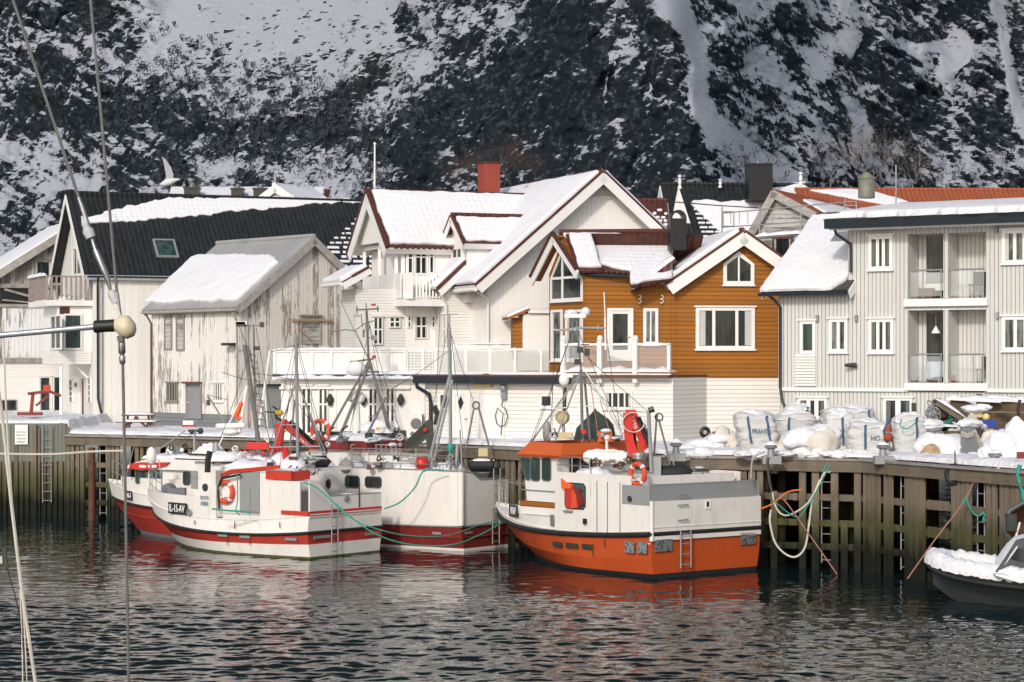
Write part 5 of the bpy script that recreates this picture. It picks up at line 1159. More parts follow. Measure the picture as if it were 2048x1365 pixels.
    for x in (1462, 1479, 1496, 1546, 1573, 1628, 1654):
        a, b = fs.ray(x, 424), fs.ray(x, 448); MB().tube([fs.pt(*a, .03), fs.pt(*b, .03)], .018, 5).build('guard_rail', 'galv', sc)
    mb = MB(); a, b = fs.ray(1505, 475), fs.ray(1690, 461); mb.bar(fs.pt(a[0], a[1]-.04, -.3), fs.pt(b[0], b[1]-.04, -.3), .7, .06); wk = mb.build('walkway', 'galv', sc)
    ledge_snow(fs.pt(a[0], a[1], -.2), fs.pt(b[0], b[1], -.2), .7, .18, wk, 84)
    mb = MB()
    for a, b in (((1444, 424), (1470, 424)), ((1444, 453), (1470, 453)), ((1447, 424), (1447, 453)), ((1468, 424), (1468, 453)), ((1688, 404), (1713, 404)), ((1713, 404), (1713, 425)), ((1688, 412), (1713, 412))):
        p, q = fs.ray(*a), fs.ray(*b); MB().tube([fs.pt(*p, .05), fs.pt(*q, .05)], .03, 5).build('gate_bar', 'galv', sc)
behind_right()
# ================================================================ timber quay
def planks(mb, fc, xs, z0, z1, w=.2, th=.07, gaps=(), seed=0, off=.0):
    rnd = random.Random(seed)
    for x in xs:
        if any(a < x < b for a, b in gaps if True): continue
        ww = w*rnd.uniform(.8, 1.25); t = rnd.uniform(-.03, .03)
        mb.box(fc, x-ww/2, x+ww/2, z0+rnd.uniform(-.1, .1), z1+rnd.uniform(-.04, .04), off+t, off+th+t)
def ladder(fc, u, z0, z1, parent, w=.34, m='galv', name='ladder', off=.12, step=.29, rails=True, r=.018):
    mb = MB()
    if rails:
        for s in (-w/2, w/2): mb.tube([fc.pt(u+s, z0, off), fc.pt(u+s, z1, off)], r*1.3, 6)
    z = z0+.1
    while z < z1-.03: mb.tube([fc.pt(u-w/2, z, off), fc.pt(u+w/2, z, off)], r, 6); z += step
    return mb.build(name, m, parent)
def qface(i): 
    a, b = QP[i], QP[i+1]; A = Vector((a[0], a[1], 0)); B = Vector((b[0], b[1], 0)); d = B-A
    return Face(A, d, Z, Vector((d.y, -d.x, 0))), d.length
qr = empty('timber_quay', (5, 78, 0), 'long weathered timber quay front with open planking, ladders and dark gaps below the big bags', 'quay')
def quay_run(i, root, ztop, step, w, seed, u0=0, u1=None, bigs=(), lads=(), kind=0, drop=.0, wood='quay_wood'):
    fc, L = qface(i); u1 = u1 or L; rnd = random.Random(seed)
    mb = MB(); mb.box(fc, u0, u1, ztop-.50, ztop-.12, .10, .34); mb.build('top_beam', 'quay_beam', root)
    mb = MB(); u = u0
    while u < u1-.2:
        l = min(rnd.uniform(1.5, 3.2), u1-u); mb.box(fc, u, u+l-.03, ztop-.12, ztop-.03+rnd.uniform(-.02, .02), -.2, .42+rnd.uniform(-.04, .04)); u += l
    mb.build('deck_edge', 'grey_wood', root)
    for z in (2.42, 1.55, .75):
        MB().box(fc, u0, u1, z-.11, z+.11, .0, .12).build('rail_beam', 'quay_beam', root)
    n = int((u1-u0)/2.4)+1
    for k in range(n+1):
        u = u0+(u1-u0)*k/n; MB().tube([fc.pt(u, -2, -.35), fc.pt(u, ztop-.1, -.35)], .17, 10).build('pile', 'post_wood', root)
        for d in (-2.2, -4.5): MB().tube([fc.pt(u, -2, d), fc.pt(u, ztop-.1, d)], .17, 8).build('pile', 'post_wood', root)
    mb = MB(); u = u0+.1
    skip = [(fc.ray(a, 1000)[0], fc.ray(b, 1000)[0], z0, z1) for a, b, z0, z1 in bigs]+[(fc.ray(a-11, 1000)[0], fc.ray(a+11, 1000)[0], -1, 9) for a in lads]
    g = 0
    while u < u1-.05:
        ww = w*rnd.uniform(.75, 1.3); hit = [s for s in skip if s[0] < u < s[1]]
        segs = [(-.9, ztop-.42)]
        for s in hit:
            out = []
            for a, b in segs:
                if s[2] > a: out.append((a, min(b, s[2])))
                if s[3] < b: out.append((max(a, s[3]), b))
            segs = out
        t = rnd.uniform(0, .04)
        for a, b in segs:
            if b-a > .15: mb.box(fc, u-ww/2, u+ww/2, a, b, .121+t, .20+t)
        u += step*rnd.uniform(.8, 1.2)
        g += 1
        if kind == 0 and g % 4 == 0: u += step*.35
    mb.build('plank_cladding', wood, root)
    for a in lads: ladder(fc, fc.ray(a, 1000)[0], .2, ztop-.55, root, .38, off=.05, rails=True, step=.44)
    # the dark hold under the deck
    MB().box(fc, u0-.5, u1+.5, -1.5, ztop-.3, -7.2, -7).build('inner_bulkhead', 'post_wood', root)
    return fc, L
quay_run(3, qr, 3.8, .34, .20, 5, bigs=[])
quay_run(4, qr, 3.8, .34, .20, 6)
quay_run(5, qr, 3.8, .33, .21, 7, bigs=[(1536, 1556, 2.6, 3.2), (1573, 1602, 2.55, 3.3), (1573, 1604, 1.65, 2.3), (1573, 1604, -1, 1.45), (1678, 1716, 1.6, 3.25), (1380, 1410, 2.6, 3.3), (1440, 1470, 2.6, 3.3)], lads=[1655])
quay_run(6, qr, 3.8, .30, .20, 8, bigs=[(1868, 1907, 2.6, 3.3), (1868, 1907, 1.75, 2.3), (1868, 1907, .3, 1.4)], lads=[1811, 1965])
quay_run(7, qr, 3.8, .32, .2, 9)
ql = empty('timber_jetty', (-14, 98, 0), 'weathered timber jetty behind the red-cabined boat with two dark bays and a ladder', 'quay')
quay_run(2, ql, 3.8, .27, .17, 10, bigs=[(245, 272, -1, 3.4), (318, 340, -1, 3.4), (180, 196, -1, 3.3)], lads=[208])
fc, L = qface(2)
MB().tube([fc.pt(fc.ray(191, 1000)[0], -1, .25), fc.pt(fc.ray(191, 1000)[0], 3.2, .25)], .15, 10).build('rusty_pile', 'rust', ql)
qg = empty('green_quay', (-30, 104, 0), 'quay section clad in grey-green painted boards with a snow cap at the far left', 'quay')
fc, L = qface(0); mb = MB()
u = fc.ray(-200, 900)[0]; rnd = random.Random(3)
mb.box(fc, u, L, 2.45, 4.18, .02, .10); mb.build('board_panel', 'green_siding', qg)
mb = MB()
while u < L:
    mb.box(fc, u-.07, u+.07, -.8, 4.0 if rnd.random() < .2 else 2.5, .11, .17); u += .26
mb.build('plank_cladding', 'quay_wood', qg)
MB().box(fc, fc.ray(-200, 900)[0], L, -.8, 2.44, -.02, .06).build('wet_boards', 'quay_wood', qg)
for x in (72, 145): uu = fc.ray(x, 900)[0]; MB().box(fc, uu-.1, uu+.1, -.8, 4.15, .17, .3).build('fender_post', 'quay_wood', qg)
ladder(fc, fc.ray(97, 900)[0], .6, 4.1, qg, .4, off=.26, step=.4)
MB().box(Face(Vector((-20.3, 102.8, 0)), (0.24, -1, 0), Z, (-1, -.24, 0)), 0, 1.7, -.8, 4.1, 0, .1).build('end_boards', 'quay_wood', qg)
uu, zz = fc.ray(45, 868); sg = empty('notice', fc.pt(uu, zz, .15), 'small white notice on the green quay boards', 'sign'); MB().box(fc, uu-.30, uu+.30, zz-.48, zz+.42, .18, .2).build('board', 'white_trim', sg)
for k in range(5): text_mesh(['OPPLAG', 'privat kai', 'fortøyning', 'forbudt', 'NORD'][k] if k in (0,) else ['', 'KAI', 'PRIVAT', 'ADGANG', 'FORBUDT'][k], fc, uu-.22, zz+.2-k*.15, .07, 'plate_black', 'lettering', sg, off=.203, width=.42) if k else None
# bollards along the quay
def bollard(px, py, D, lab):
    c = P(px, py, D); r = empty('mooring_bollard', c, lab, 'bollard', 'bollards along the quay edge')
    MB().cbox(c+Vector((0, -.1, -.2)), .62, .5, .26).build('base', 'galv', r); MB().lathe(c-Z*.1, [(.13, 0), (.11, .25), (.2, .3), (.22, .36), (.15, .4)], Z, 12).build('post', 'galv', r, smooth=True)
    ledge_snow(c+Vector((-.2, 0, .3)), c+Vector((.2, 0, .3)), .36, .12, r, int(px))
for px, py, D, lab in ((1542, 908, 75.9, 'snow-topped bollard between the curved pipe and the first big bag'), (1766, 908, 74.4, 'snow-topped bollard under the orange float between two big bags'), (1990, 926, 69.5, 'snow-topped bollard at the right where turquoise ropes are tied'), (1352, 903, 77.9, 'snow-topped bollard behind the grey stern bulwark')): bollard(px, py, D, lab)
# steel edge plates
for px, D in ((1400, 77.4), (1566, 75.7), (1830, 72.4), (1962, 69.8)):
    c = P(px, 916+(px > 1750)*8+(px > 1900)*8, D); 
# tyre
c = P(1910, 950, 70.6); single(MB().torus(c, (-.5, -.85, 0), .26, .10, 20, 8).tube([c+Z*.25, c+Z*.75], .02, 5), 'tyre_fender', 'black_rubber', 'black tyre fender hanging high on the quay front', 'tyre')
# ropes
def rope(pts, r, m, label, n=24, sag=0, cat='rope', group=None, name='rope'):
    pts = [Vector(p) for p in pts]; out = []
    for i in range(len(pts)-1):
        a = pts[max(i-1, 0)]; b = pts[i]; c = pts[i+1]; d = pts[min(i+2, len(pts)-1)]
        for k in range(n):
            t = k/n; q = .5*((2*b)+(c-a)*t+(2*a-5*b+4*c-d)*t*t+(3*b-a-3*c+d)*t**3); out.append(q)
    out.append(pts[-1]); return single(MB().tube(out, r, 6), name, m, label, cat, group, smooth=True)
def RP(L, D): return [P(x, y, D+(d[0] if d else 0)) for x, y, *d in L]
G = 'ropes hanging on the quay front'
rope(RP([(1542, 1020), (1540, 1045), (1550, 1085), (1570, 1108), (1592, 1114), (1610, 1095), (1618, 1050), (1625, 1000), (1640, 960)], 74.6), .035, 'rope_white', 'thick white rope hanging in a deep loop over the water', 8, group=G)
rope(RP([(1545, 985), (1550, 1010), (1562, 1028), (1580, 1030), (1610, 1012), (1630, 985), (1648, 948), (1660, 945)], 74.5), .03, 'rope_white', 'white rope slung in a shallow curve between pipe and ladder', 8, group=G)
rope(RP([(1545, 1000), (1590, 1034), (1610, 1020), (1645, 960), (1660, 928)], 74.4), .018, 'rope_green', 'turquoise rope tied beside the left quay ladder', 8, group=G)
rope(RP([(1567, 1000), (1585, 1022), (1674, 1149)], 74.2), .022, 'rope_pink', 'straight reddish rope running down right into the water', 4, group=G)
rope(RP([(1519, 1019), (1545, 1008), (1575, 985), (1605, 980)], 74.6), .03, 'rope_orange', 'orange rope tied across the planks beside the orange stern', 6, group=G)
rope(RP([(1815, 1158), (1870, 1080), (1925, 1008), (1950, 960), (1968, 935)], 69.5), .022, 'rope_pink', 'straight reddish rope running up right to the bollard', 6, group=G)
rope(RP([(1971, 938), (1974, 970), (1975, 1005), (1965, 1028), (1950, 1030), (1938, 1012), (1932, 996), (1926, 1008)], 69.3), .03, 'rope_green', 'turquoise rope looped between the quay ladder and the reddish rope', 8, group=G)
rope(RP([(1974, 1000), (1980, 1020), (1972, 1040), (1966, 1042), (1972, 1030), (1985, 1050), (2000, 1078), (2014, 1097)], 69.1), .028, 'rope_green', 'turquoise rope sagging down to the snowy rubber boat', 8, group=G)
rope(RP([(1983, 950), (1988, 985), (1995, 1005), (1992, 1010)], 69.0), .03, 'rope_green', 'short knotted turquoise rope end', 6, group=G)
rope(RP([(1996, 935), (2008, 975), (2020, 1018)], 68.4), .05, 'rope_white', 'thick white rope taut from bollard down to the right', 4, group=G)
rope(RP([(2040, 930), (2036, 950), (2046, 985), (2050, 1020)], 67.2), .07, 'rope_green', 'thick bundle of turquoise rope at the right border', 6, group=G)
rope(RP([(1502, 958), (1504, 925), (1510, 912), (1530, 904)], 75.4), .035, 'galv', 'bent grey pipe rail rising from quay edge beside the grey stern', 6, cat='pipe', name='pipe_rail')
rope(RP([(1537, 915), (1535, 925), (1538, 955), (1544, 985), (1550, 1000)], 74.6), .05, 'lamp_dark', 'dark hose hanging from the quay edge beside the white loop', 6, cat='hose', name='hose')
rope(RP([(1656, 925), (1650, 935), (1645, 950)], 74.5), .02, 'rope_green', 'short turquoise lashing at the left quay ladder top', 4, group=G)
# ================================================================ boats
class Boat:
    def __init__(s, name, x, y, hx, hy, B, label):
        s.o = Vector((x, y, 0)); s.h = Vector((hx, hy, 0)).normalized(); s.n = Vector((-s.h.y, s.h.x, 0))
        if s.n.y > 0: s.n = -s.n
        s.B = B; s.root = empty(name, s.o, label, 'boat')
    def pt(s, a, b, z): return s.o+s.h*a+s.n*b+Z*z
    def side(s, b): return Face(s.pt(0, b, 0), -s.h, Z, s.n)
    def aft(s, a=0.0): return Face(s.pt(a, 0, 0), -s.n, Z, -s.h)
    def az(s, px, py, b): u, v = s.side(b).ray(px, py); return -u, v
    def bz(s, px, py, a): u, v = s.aft(a).ray(px, py); return -u, v
    def box(s, mb, a0, a1, b0, b1, z0, z1, rake=0, tum=0):
        """rake: top front edge moves by this much forward; tum: top narrower each side"""
        p = lambda a, b, z: s.pt(a, b, z)
        return mb.hexa([p(a0, b0, z0), p(a1, b0, z0), p(a1, b1, z0), p(a0, b1, z0), p(a0, b0+tum, z1), p(a1+rake, b0+tum, z1), p(a1+rake, b1-tum, z1), p(a0, b1-tum, z1)])
    def setup(s, levels, xm=.38, sb=.93, N=30):
        """levels: list of (z at stern, z mid, z bow, length, half beam, fullness)"""
        s.levels = levels; s.N = N; s.xm = xm; s.sb = sb
    def hw(s, k, t):
        zs, zm, zb, L, hb, p = s.levels[k]
        if t > s.xm: return hb*max(0.0, 1-((t-s.xm)/(1-s.xm))**p)
        q = (s.xm-t)/s.xm; return hb*(1-(1-s.sb)*q*q)
    def zl(s, k, t):
        zs, zm, zb = s.levels[k][:3]; c = zs; b2 = 4*zm-3*zs-zb; a2 = zb-zs-b2; return a2*t*t+b2*t+c
    def lp(s, k, t, side=1, out=0): return s.pt(s.levels[k][3]*t, side*(s.hw(k, t)+out), s.zl(k, t))
    def band(s, k0, k1, name, m, parent=None, transom=True):
        mb = MB(); N = s.N; ts = [i/N for i in range(N)]+[.985, .996, 1.0]
        ts = sorted(set(ts))
        for sd in (1, -1):
            b = len(mb.v)
            for t in ts: mb.v += [s.lp(k0, t, sd), s.lp(k1, t, sd)]
            for i in range(len(ts)-1): q = b+2*i; mb.f.append([q, q+2, q+3, q+1])
        if transom: mb.add([s.lp(k0, 0, 1), s.lp(k0, 0, -1), s.lp(k1, 0, -1), s.lp(k1, 0, 1)], [(0, 1, 2, 3)])
        return mb.build(name, m, parent or s.root, merge=True, smooth=True)
    def deck(s, k, name, m, z=None, parent=None, dz=0):
        mb = MB(); ts = [i/s.N for i in range(s.N+1)]
        for t in ts: mb.v += [s.lp(k, t, 1, -.05)+Z*dz, s.lp(k, t, -1, -.05)+Z*dz]
        for i in range(s.N): q = 2*i; mb.f.append([q, q+2, q+3, q+1])
        return mb.build(name, m, parent or s.root, merge=True)
    def rail(s, k, r, name, m, out=.02, aftrail=True):
        ts = [i/s.N for i in range(s.N+1)]; pts = [s.lp(k, t, 1, out) for t in ts]+[s.lp(k, t, -1, out) for t in ts[::-1]][1:]
        if aftrail: pts = [s.lp(k, 0, -1, out)-s.h*.03, *([s.lp(k, 0, 1, out)-s.h*.03]), *pts]
        mb = MB()
        if aftrail: mb.tube([pts[0], pts[1]], r, 8); pts = pts[2:]
        return mb.tube(pts, r, 8).build(name, m, s.root, smooth=True)
    def strip(s, k, t0, t1, z0, z1, name, m, side=1, out=0.0, th=.06, n=12, parent=None):
        """panel that follows the hull outline; z0, z1 functions of t or numbers"""
        mb = MB(); f = lambda z, t: z(t) if callable(z) else z
        for i in range(n+1):
            t = t0+(t1-t0)*i/n; a = s.levels[k][3]*t; b = s.hw(k, t)+out
            for bb, zz in ((b, f(z0, t)), (b, f(z1, t)), (b-th, f(z1, t)), (b-th, f(z0, t))): mb.v.append(s.pt(a, side*bb, zz))
        for i in range(n):
            for j in range(4): q = 4*i; mb.f.append([q+j, q+(j+1) % 4, q+4+(j+1) % 4, q+4+j])
        mb.f.append([0, 1, 2, 3]); mb.f.append([4*n+j for j in (3, 2, 1, 0)])
        return mb.build(name, m, parent or s.root)
    def tpx(s, px, k, z=1.2):
        """station whose near-side outline at level k falls on photograph column px"""
        best = (1e9, 0)
        for i in range(401):
            t = i/400; q = s.pt(s.levels[k][3]*t, s.hw(k, t), z); e = abs(1024+F*q.x/q.y-px)
            if e < best[0]: best = (e, t)
        return best[1]
    def skin(s, px, py, k):
        """tangent face on the near side at a photograph point, plus u, v of that point"""
        t = s.tpx(px, k); e = .01; L = s.levels[k][3]; a = s.pt(L*(t+e), s.hw(k, min(1, t+e)), 0); b = s.pt(L*max(0, t-e), s.hw(k, max(0, t-e)), 0)
        fc = Face(s.pt(L*t, s.hw(k, t), 0), b-a, Z, Vector(((b-a).y, -(b-a).x, 0)) if ((b-a).x*0+1) else None)
        if fc.n.dot(s.n) < 0: fc.n = -fc.n
        fc.o = fc.o+fc.n*.015
        return fc, fc.ray(px, py)
def lifebuoy(c, ax, R, label, up=Z, rot=0):
    r = empty('lifebuoy', c, label, 'lifebuoy', 'orange lifebuoys on the boats'); MB().torus(c, ax, R, R*.24, 28, 8, up=up).build('ring', 'lifebuoy', r, smooth=True)
    for k in range(4):
        a = math.pi/4+rot+k*math.pi/2; MB().torus(c, ax, R, R*.26, 3, 8, a-.13, a+.13, up=up).build('band', 'letter_white', r)
    return r
def tubes(name, m, parent, segs, r=.03, n=6):
    thin = .72 if m in ('mast_grey', 'galv', 'steel') else 1
    segs = [s[:-1]+[s[-1]*thin] if isinstance(s[-1], float) else s for s in segs]
    if name in ('mast_stay', 'mast', 'spreader', 'rigging', 'twin_pole', 'crosstree'):
        for s in segs: o = MB().tube(s[:-1], s[-1], n).build(name, m, parent)
        return o
    mb = MB()
    for s in segs: mb.tube(s[:-1] if isinstance(s[-1], float) else s, s[-1] if isinstance(s[-1], float) else r, n)
    return mb.build(name, m, parent)
def railing(bt, pts, z, h, n_mid=1, r=.018, name='railing', m='steel', posts=None):
    mb = MB()
    for k in range(n_mid+1):
        zz = z+h*(k+1)/(n_mid+1); mb.tube([bt.pt(a, b, zz) for a, b in pts], r, 6)
    for a, b in (posts or pts): mb.tube([bt.pt(a, b, z), bt.pt(a, b, z+h)], r*1.1, 6)
    return mb.build(name, m, bt.root)
def on(fc, uv, w, h, name, m, parent, th=.02, off=.006, slant=0, dv=0):
    mb = MB(); u, v = uv; mb.prism(fc, [(u-w/2, v-h/2+slant*w/2), (u+w/2, v-h/2-slant*w/2), (u+w/2, v+h/2-slant*w/2), (u-w/2, v+h/2+slant*w/2)], off, off+th)
    return mb.build(name, m, parent)
def rwin(fc, u0, u1, v0, v1, parent, glass='glass_green', fm='seal_grey', ch=.09, top=None, bot=None, name='window', t=.035):
    """window with clipped corners in a rubber seal"""
    def ring(u0, u1, v0, v1, c): return [(u0+c, v0), (u1-c, v0), (u1, v0+c), (u1, v1-c), (u1-c, v1), (u0+c, v1), (u0, v1-c), (u0, v0+c)]
    o = ring(u0, u1, v0, v1, ch); i = ring(u0+t, u1-t, v0+t, v1-t, ch*.7); mb = MB()
    for k in range(8): mb.prism(fc, [o[k], o[(k+1) % 8], i[(k+1) % 8], i[k]], .002, .025)
    w_ = mb.build(name, fm, parent); MB().prism(fc, i, .003, .014).build('pane', glass, w_); return w_
# ================================================================ orange boat
PP = P
def orange_boat():
    P = lambda x, y, d: PP(x, y, d-2.0)
    b = Boat('orange_fishing_boat', 6.43, 74.5, -.63, .78, 4.58, 'fishing boat with an orange hull and orange wheelhouse roof, white sides and grey stern bulwark')
    R = b.root
    #            z stern, mid, bow, length, half beam, fullness
    b.setup([(-.6, -.6, -.6, 8.6, 2.1, 1.6), (.12, .10, .2, 9.1, 2.42, 1.7), (.62, .50, .85, 10.2, 2.52, 1.85), (1.42, 1.2, 1.45, 11.0, 2.58, 2.0), (1.54, 1.32, 1.8, 11.15, 2.54, 2.05)], .36, .98)
    b.band(0, 1, 'hull_bottom', 'black_rubber'); b.band(1, 2, 'hull', 'hull_orange'); b.band(2, 3, 'hull_strake', 'hull_orange'); b.band(3, 4, 'bulwark', 'hull_white')
    b.rail(3, .085, 'rub_rail', 'black_rubber', .03); b.rail(4, .03, 'bulwark_rail', 'hull_white', 0, False); b.deck(4, 'deck', 'snow', dz=-.12)
    T = lambda px: b.tpx(px, 4)
    tw = T(1113)
    b.strip(4, tw, 1.0, lambda t: b.zl(4, t)-.1, lambda t: 1.62+.12*t, 'bow_bulwark', 'hull_white', n=14, th=.05); b.strip(4, tw, 1.0, lambda t: b.zl(4, t)-.1, lambda t: 1.62+.12*t, 'bow_bulwark', 'hull_white', side=-1, n=14)
    b.strip(4, T(1262), tw+.005, 1.1, 3.28, 'shelter_side', 'hull_white', n=10, out=.02); b.strip(4, T(1262), tw, 1.1, 3.28, 'shelter_side', 'hull_white', side=-1)
    b.strip(4, 0, T(1262), 1.1, 2.50, 'quarter_side', 'hull_white', n=6, out=.018); b.strip(4, 0, T(1250), 1.1, 2.50, 'quarter_side', 'hull_white', side=-1)
    b.strip(4, 0, T(1246), 2.36, 2.98, 'grey_bulwark', 'grey_bulwark', n=6, out=.045, th=.04); b.strip(4, 0, T(1246), 2.5, 2.98, 'grey_bulwark', 'grey_bulwark', side=-1)
    hb = b.hw(4, 0); af = b.aft(-.02)
    MB().box(af, -hb, hb, 1.2, 2.48, 0, .05).build('transom', 'hull_white', R); MB().box(af, -hb+.01, hb-.12, 2.48, 2.98, -.1, -.03).build('stern_bulwark', 'grey_bulwark', R)
    MB().tube([af.pt(-hb, 3.0, -.06), af.pt(hb-.12, 3.0, -.06)], .035, 8).build('bulwark_cap', 'galv', R)
    MB().box(af, -hb+.0, hb, 1.62, 1.65, .05, .07).build('moulding', 'hull_white', R); MB().tube([af.pt(-hb, 1.2, .03), af.pt(-hb, 2.5, .03)], .07, 8).build('corner_fillet', 'hull_white', R)
    # shelter deck top with snow
    mb = MB(); a0, a1 = b.levels[4][3]*T(1262), b.levels[4][3]*tw; mb.add([b.pt(a0, 2.1, 3.1), b.pt(a1, 2.1, 3.1), b.pt(a1, -2.1, 3.1), b.pt(a0, -2.1, 3.1), b.pt(a0, 2.1, 3.2), b.pt(a1, 2.1, 3.2), b.pt(a1, -2.1, 3.2), b.pt(a0, -2.1, 3.2)], [(0, 1, 2, 3), (7, 6, 5, 4), (0, 4, 5, 1), (1, 5, 6, 2), (2, 6, 7, 3), (3, 7, 4, 0)]); mb.build('shelter_deck', 'hull_white', R)
    mb = MB(); mb.box(b.aft(a0), -2.15, 2.15, 1.2, 3.25, 0, .05); mb.build('shelter_bulkhead', 'hull_white', R)
    ledge_snow(b.pt(a1-.2, 1.6, 3.2), b.pt(a1-1.5, 1.6, 3.2), .9, .22, R, 4)
    # wheelhouse
    sd = b.side(1.95); aF = b.az(1052, 960, 1.95)[0]; aA = b.az(1116, 960, 1.95)[0]; zw0, zw1 = 1.5, 3.85
    mb = MB(); b.box(mb, aA, aF-.15, -1.95, 1.95, 1.5, 3.86, rake=.35); mb.build('wheelhouse', 'cabin_white', R)
    mb = MB(); b.box(mb, aA+.02, aF+.35, -1.98, 1.98, 1.5, 2.15, tum=.0); mb.build('wheelhouse_base', 'cabin_white', R)
    MB().box(sd, -(aF+.3), -aA, 1.97, 2.17, .035, .05).build('stripe', 'ochre_horiz', R); MB().box(sd, -(aF+.2), -aA-.0, 2.52, 2.56, .01, .04).build('drip_edge', 'galv', R); MB().box(sd, -(aF+.3), -aA, 1.68, 1.70, .035, .05).build('drip_edge', 'galv', R)
    for x0, x1 in ((1063, 1083), (1085, 1105)):
        u0, u1, v0, v1 = sd.rect(x0-1, 916, x1-2, 963); rwin(sd, u0, u1, v0, v1, R)
    u0, u1, v0, v1 = sd.rect(1040, 916, 1061, 961); mb = MB(); q = [(u0+.33, v0), (u1, v0), (u1, v1), (u0, v1)]; mb.prism(sd, q, .002, .02); w_ = mb.build('window', 'seal_grey', R); MB().prism(sd, [(q[0][0]+.03, v0+.04), (u1-.04, v0+.04), (u1-.04, v1-.04), (u0+.06, v1-.04)], .021, .026).build('pane', 'glass_green', w_)
    afw = b.aft(aA)
    for x0, x1 in ((1138, 1158), (1162, 1200)): 
        u0, u1, v0, v1 = afw.rect(x0, 914, x1, 950); rwin(afw, u0, u1, v0, v1, R, 'glass')
    # flared roof coaming
    zb, zt = 3.80, 4.22; o = [(aA-.35, 2.05), (aA-.35, -2.15), (aF+.35, -1.5), (aF+.55, -.9), (aF+.55, 1.0), (aF+.3, 1.75), (aF+.0, 2.15)]; o = [(aA-.35, 2.2), (aA-.35, -2.2), (aF+.2, -2.2), (aF+.75, -1.3), (aF+.75, 1.3), (aF+.2, 2.2)]
    i_ = [(a-.0 if k < 2 else a-.35, bb*.86) for k, (a, bb) in enumerate(o)]; i_[0] = (aA-.25, 1.95); i_[1] = (aA-.25, -1.95)
    mb = MB(); n = 6
    for k in range(n):
        a, c = o[k], o[(k+1) % n]; d, e = i_[(k+1) % n], i_[k]
        mb.hexa([b.pt(*a, zb), b.pt(*c, zb), b.pt(c[0]*.995, c[1]*.97, zb-.0), b.pt(a[0]*.995, a[1]*.97, zb-.0), b.pt(*e, zt), b.pt(*d, zt), b.pt(d[0]-(.05 if k > 1 and k < 5 else -.0), d[1]*.95, zt), b.pt(e[0], e[1]*.95, zt)])
    mb.build('roof_coaming', 'roof_orange', R)
    mb = MB(); mb.v = [b.pt(*q, zb+.0) for q in o]+[b.pt(q[0], q[1]*.98, zb-.08) for q in o]; mb.f = [list(range(6)), list(range(6, 12))]+[(k, (k+1) % 6, 6+(k+1) % 6, 6+k) for k in range(6)]; mb.build('roof_edge', 'roof_orange', R)
    mb = MB(); mb.v = [b.pt(*q, zt-.16) for q in i_]; mb.f = [list(range(6))]; mb.build('roof_snow', 'snow', R)
    # box and stuff on the roof
    D = 80.5
    def bx(name, m, px0, px1, py0, py1, D, dep=.4, par=R): return MB().add([P(px0, py1, D), P(px1, py1, D), P(px1, py1, D+dep), P(px0, py1, D+dep), P(px0, py0, D), P(px1, py0, D), P(px1, py0, D+dep), P(px0, py0, D+dep)], [(0, 3, 2, 1), (4, 5, 6, 7), (0, 1, 5, 4), (1, 2, 6, 5), (2, 3, 7, 6), (3, 0, 4, 7)]).build(name, m, par)
    bx('winch_box', 'beige', 1110, 1147, 865, 879, 81.5); bx('locker', 'roof_orange', 1194, 1224, 863, 884, 80.2)
    s_ = MB().lathe(P(1125, 835, 81.6), [(.22, -.14), (.24, -.1), (.24, .1), (.1, .16)], (-.5, -.8, 0), 14).build('searchlight', 'beige', R, smooth=True); MB().tube([P(1126, 848, 81.7), P(1128, 868, 81.7)], .06).build('searchlight_stand', 'galv', s_)
    MB().ball(P(1094, 865, 82), .16, .1, .42, 10, 8).build('fin', 'galv', R, smooth=True)
    MB().lathe(P(1168, 868, 80.5), [(.1, 0), (.1, .12), (.02, .16)], Z, 10).build('red_beacon', 'buoy_red', R); MB().ball(P(1212, 862, 80.2), .2, .15, .08, 10, 6).build('snow_heap', 'snow', R, smooth=True)
    MB().tube([P(1213, 872, 79.2), P(1214, 905, 79.2)], .05).ball(P(1214, 876, 79.2), .1).ball(P(1214, 902, 79.2), .08).build('deck_lamp', 'cabin_white', R)
    # mast
    D = 81; m = empty('mast', (0, 0, 0), None, None); m.parent = R; bpy.data.objects.remove(m)
    q = lambda x, y, d=0: P(x, y, D+d)
    tubes('mast', 'mast_grey', R, [[q(1165, 885), q(1162, 740), .075], [q(1180, 885, .6), q(1168, 745), .06], [q(1162, 740), q(1153, 640), .05]], n=8)
    tubes('mast_stay', 'steel', R, [[q(1060, 888, .4), q(1160, 748), .05], [q(1110, 883, -1), q(1160, 748), .045], [q(1243, 866, -.4), q(1172, 745), .045], [q(1100, 818, .2), q(1188, 812), .03], [q(1085, 868), q(1135, 788), .02]], n=7)
    tubes('crosstree', 'galv', R, [[q(1112, 662), q(1160, 656), .05], [q(1160, 656), q(1211, 657), .06], [q(1112, 654), q(1112, 662), q(1122, 668), .02], [q(1196, 650), q(1196, 662), .04]], n=7)
    MB().cbox(q(1150, 632), .75, .25, .14).build('radar_scanner', 'white_trim', R); MB().ball(q(1171, 624), .16).build('radar_dome', 'white_trim', R, smooth=True); MB().ball(q(1143, 625), .22, .15, .1, 10, 6).build('snow_cap', 'snow', R, smooth=True)
    tubes('whip_aerial', 'white_trim', R, [[q(1208, 585), q(1211, 650), .022], [q(1210, 636), q(1211, 700), .035]])
    MB().cbox(q(1160, 700), .22, .2, .2).cbox(q(1174, 705), .18, .15, .25).cbox(q(1154, 724), .2, .15, .2).cbox(q(1170, 690), .3, .05, .04).build('mast_lamps', 'lamp_dark', R)
    tubes('spreader', 'steel', R, [[q(1140, 752), q(1200, 752), .04], [q(1143, 765), q(1196, 768), .035], [q(1152, 700), q(1180, 708), .03]])
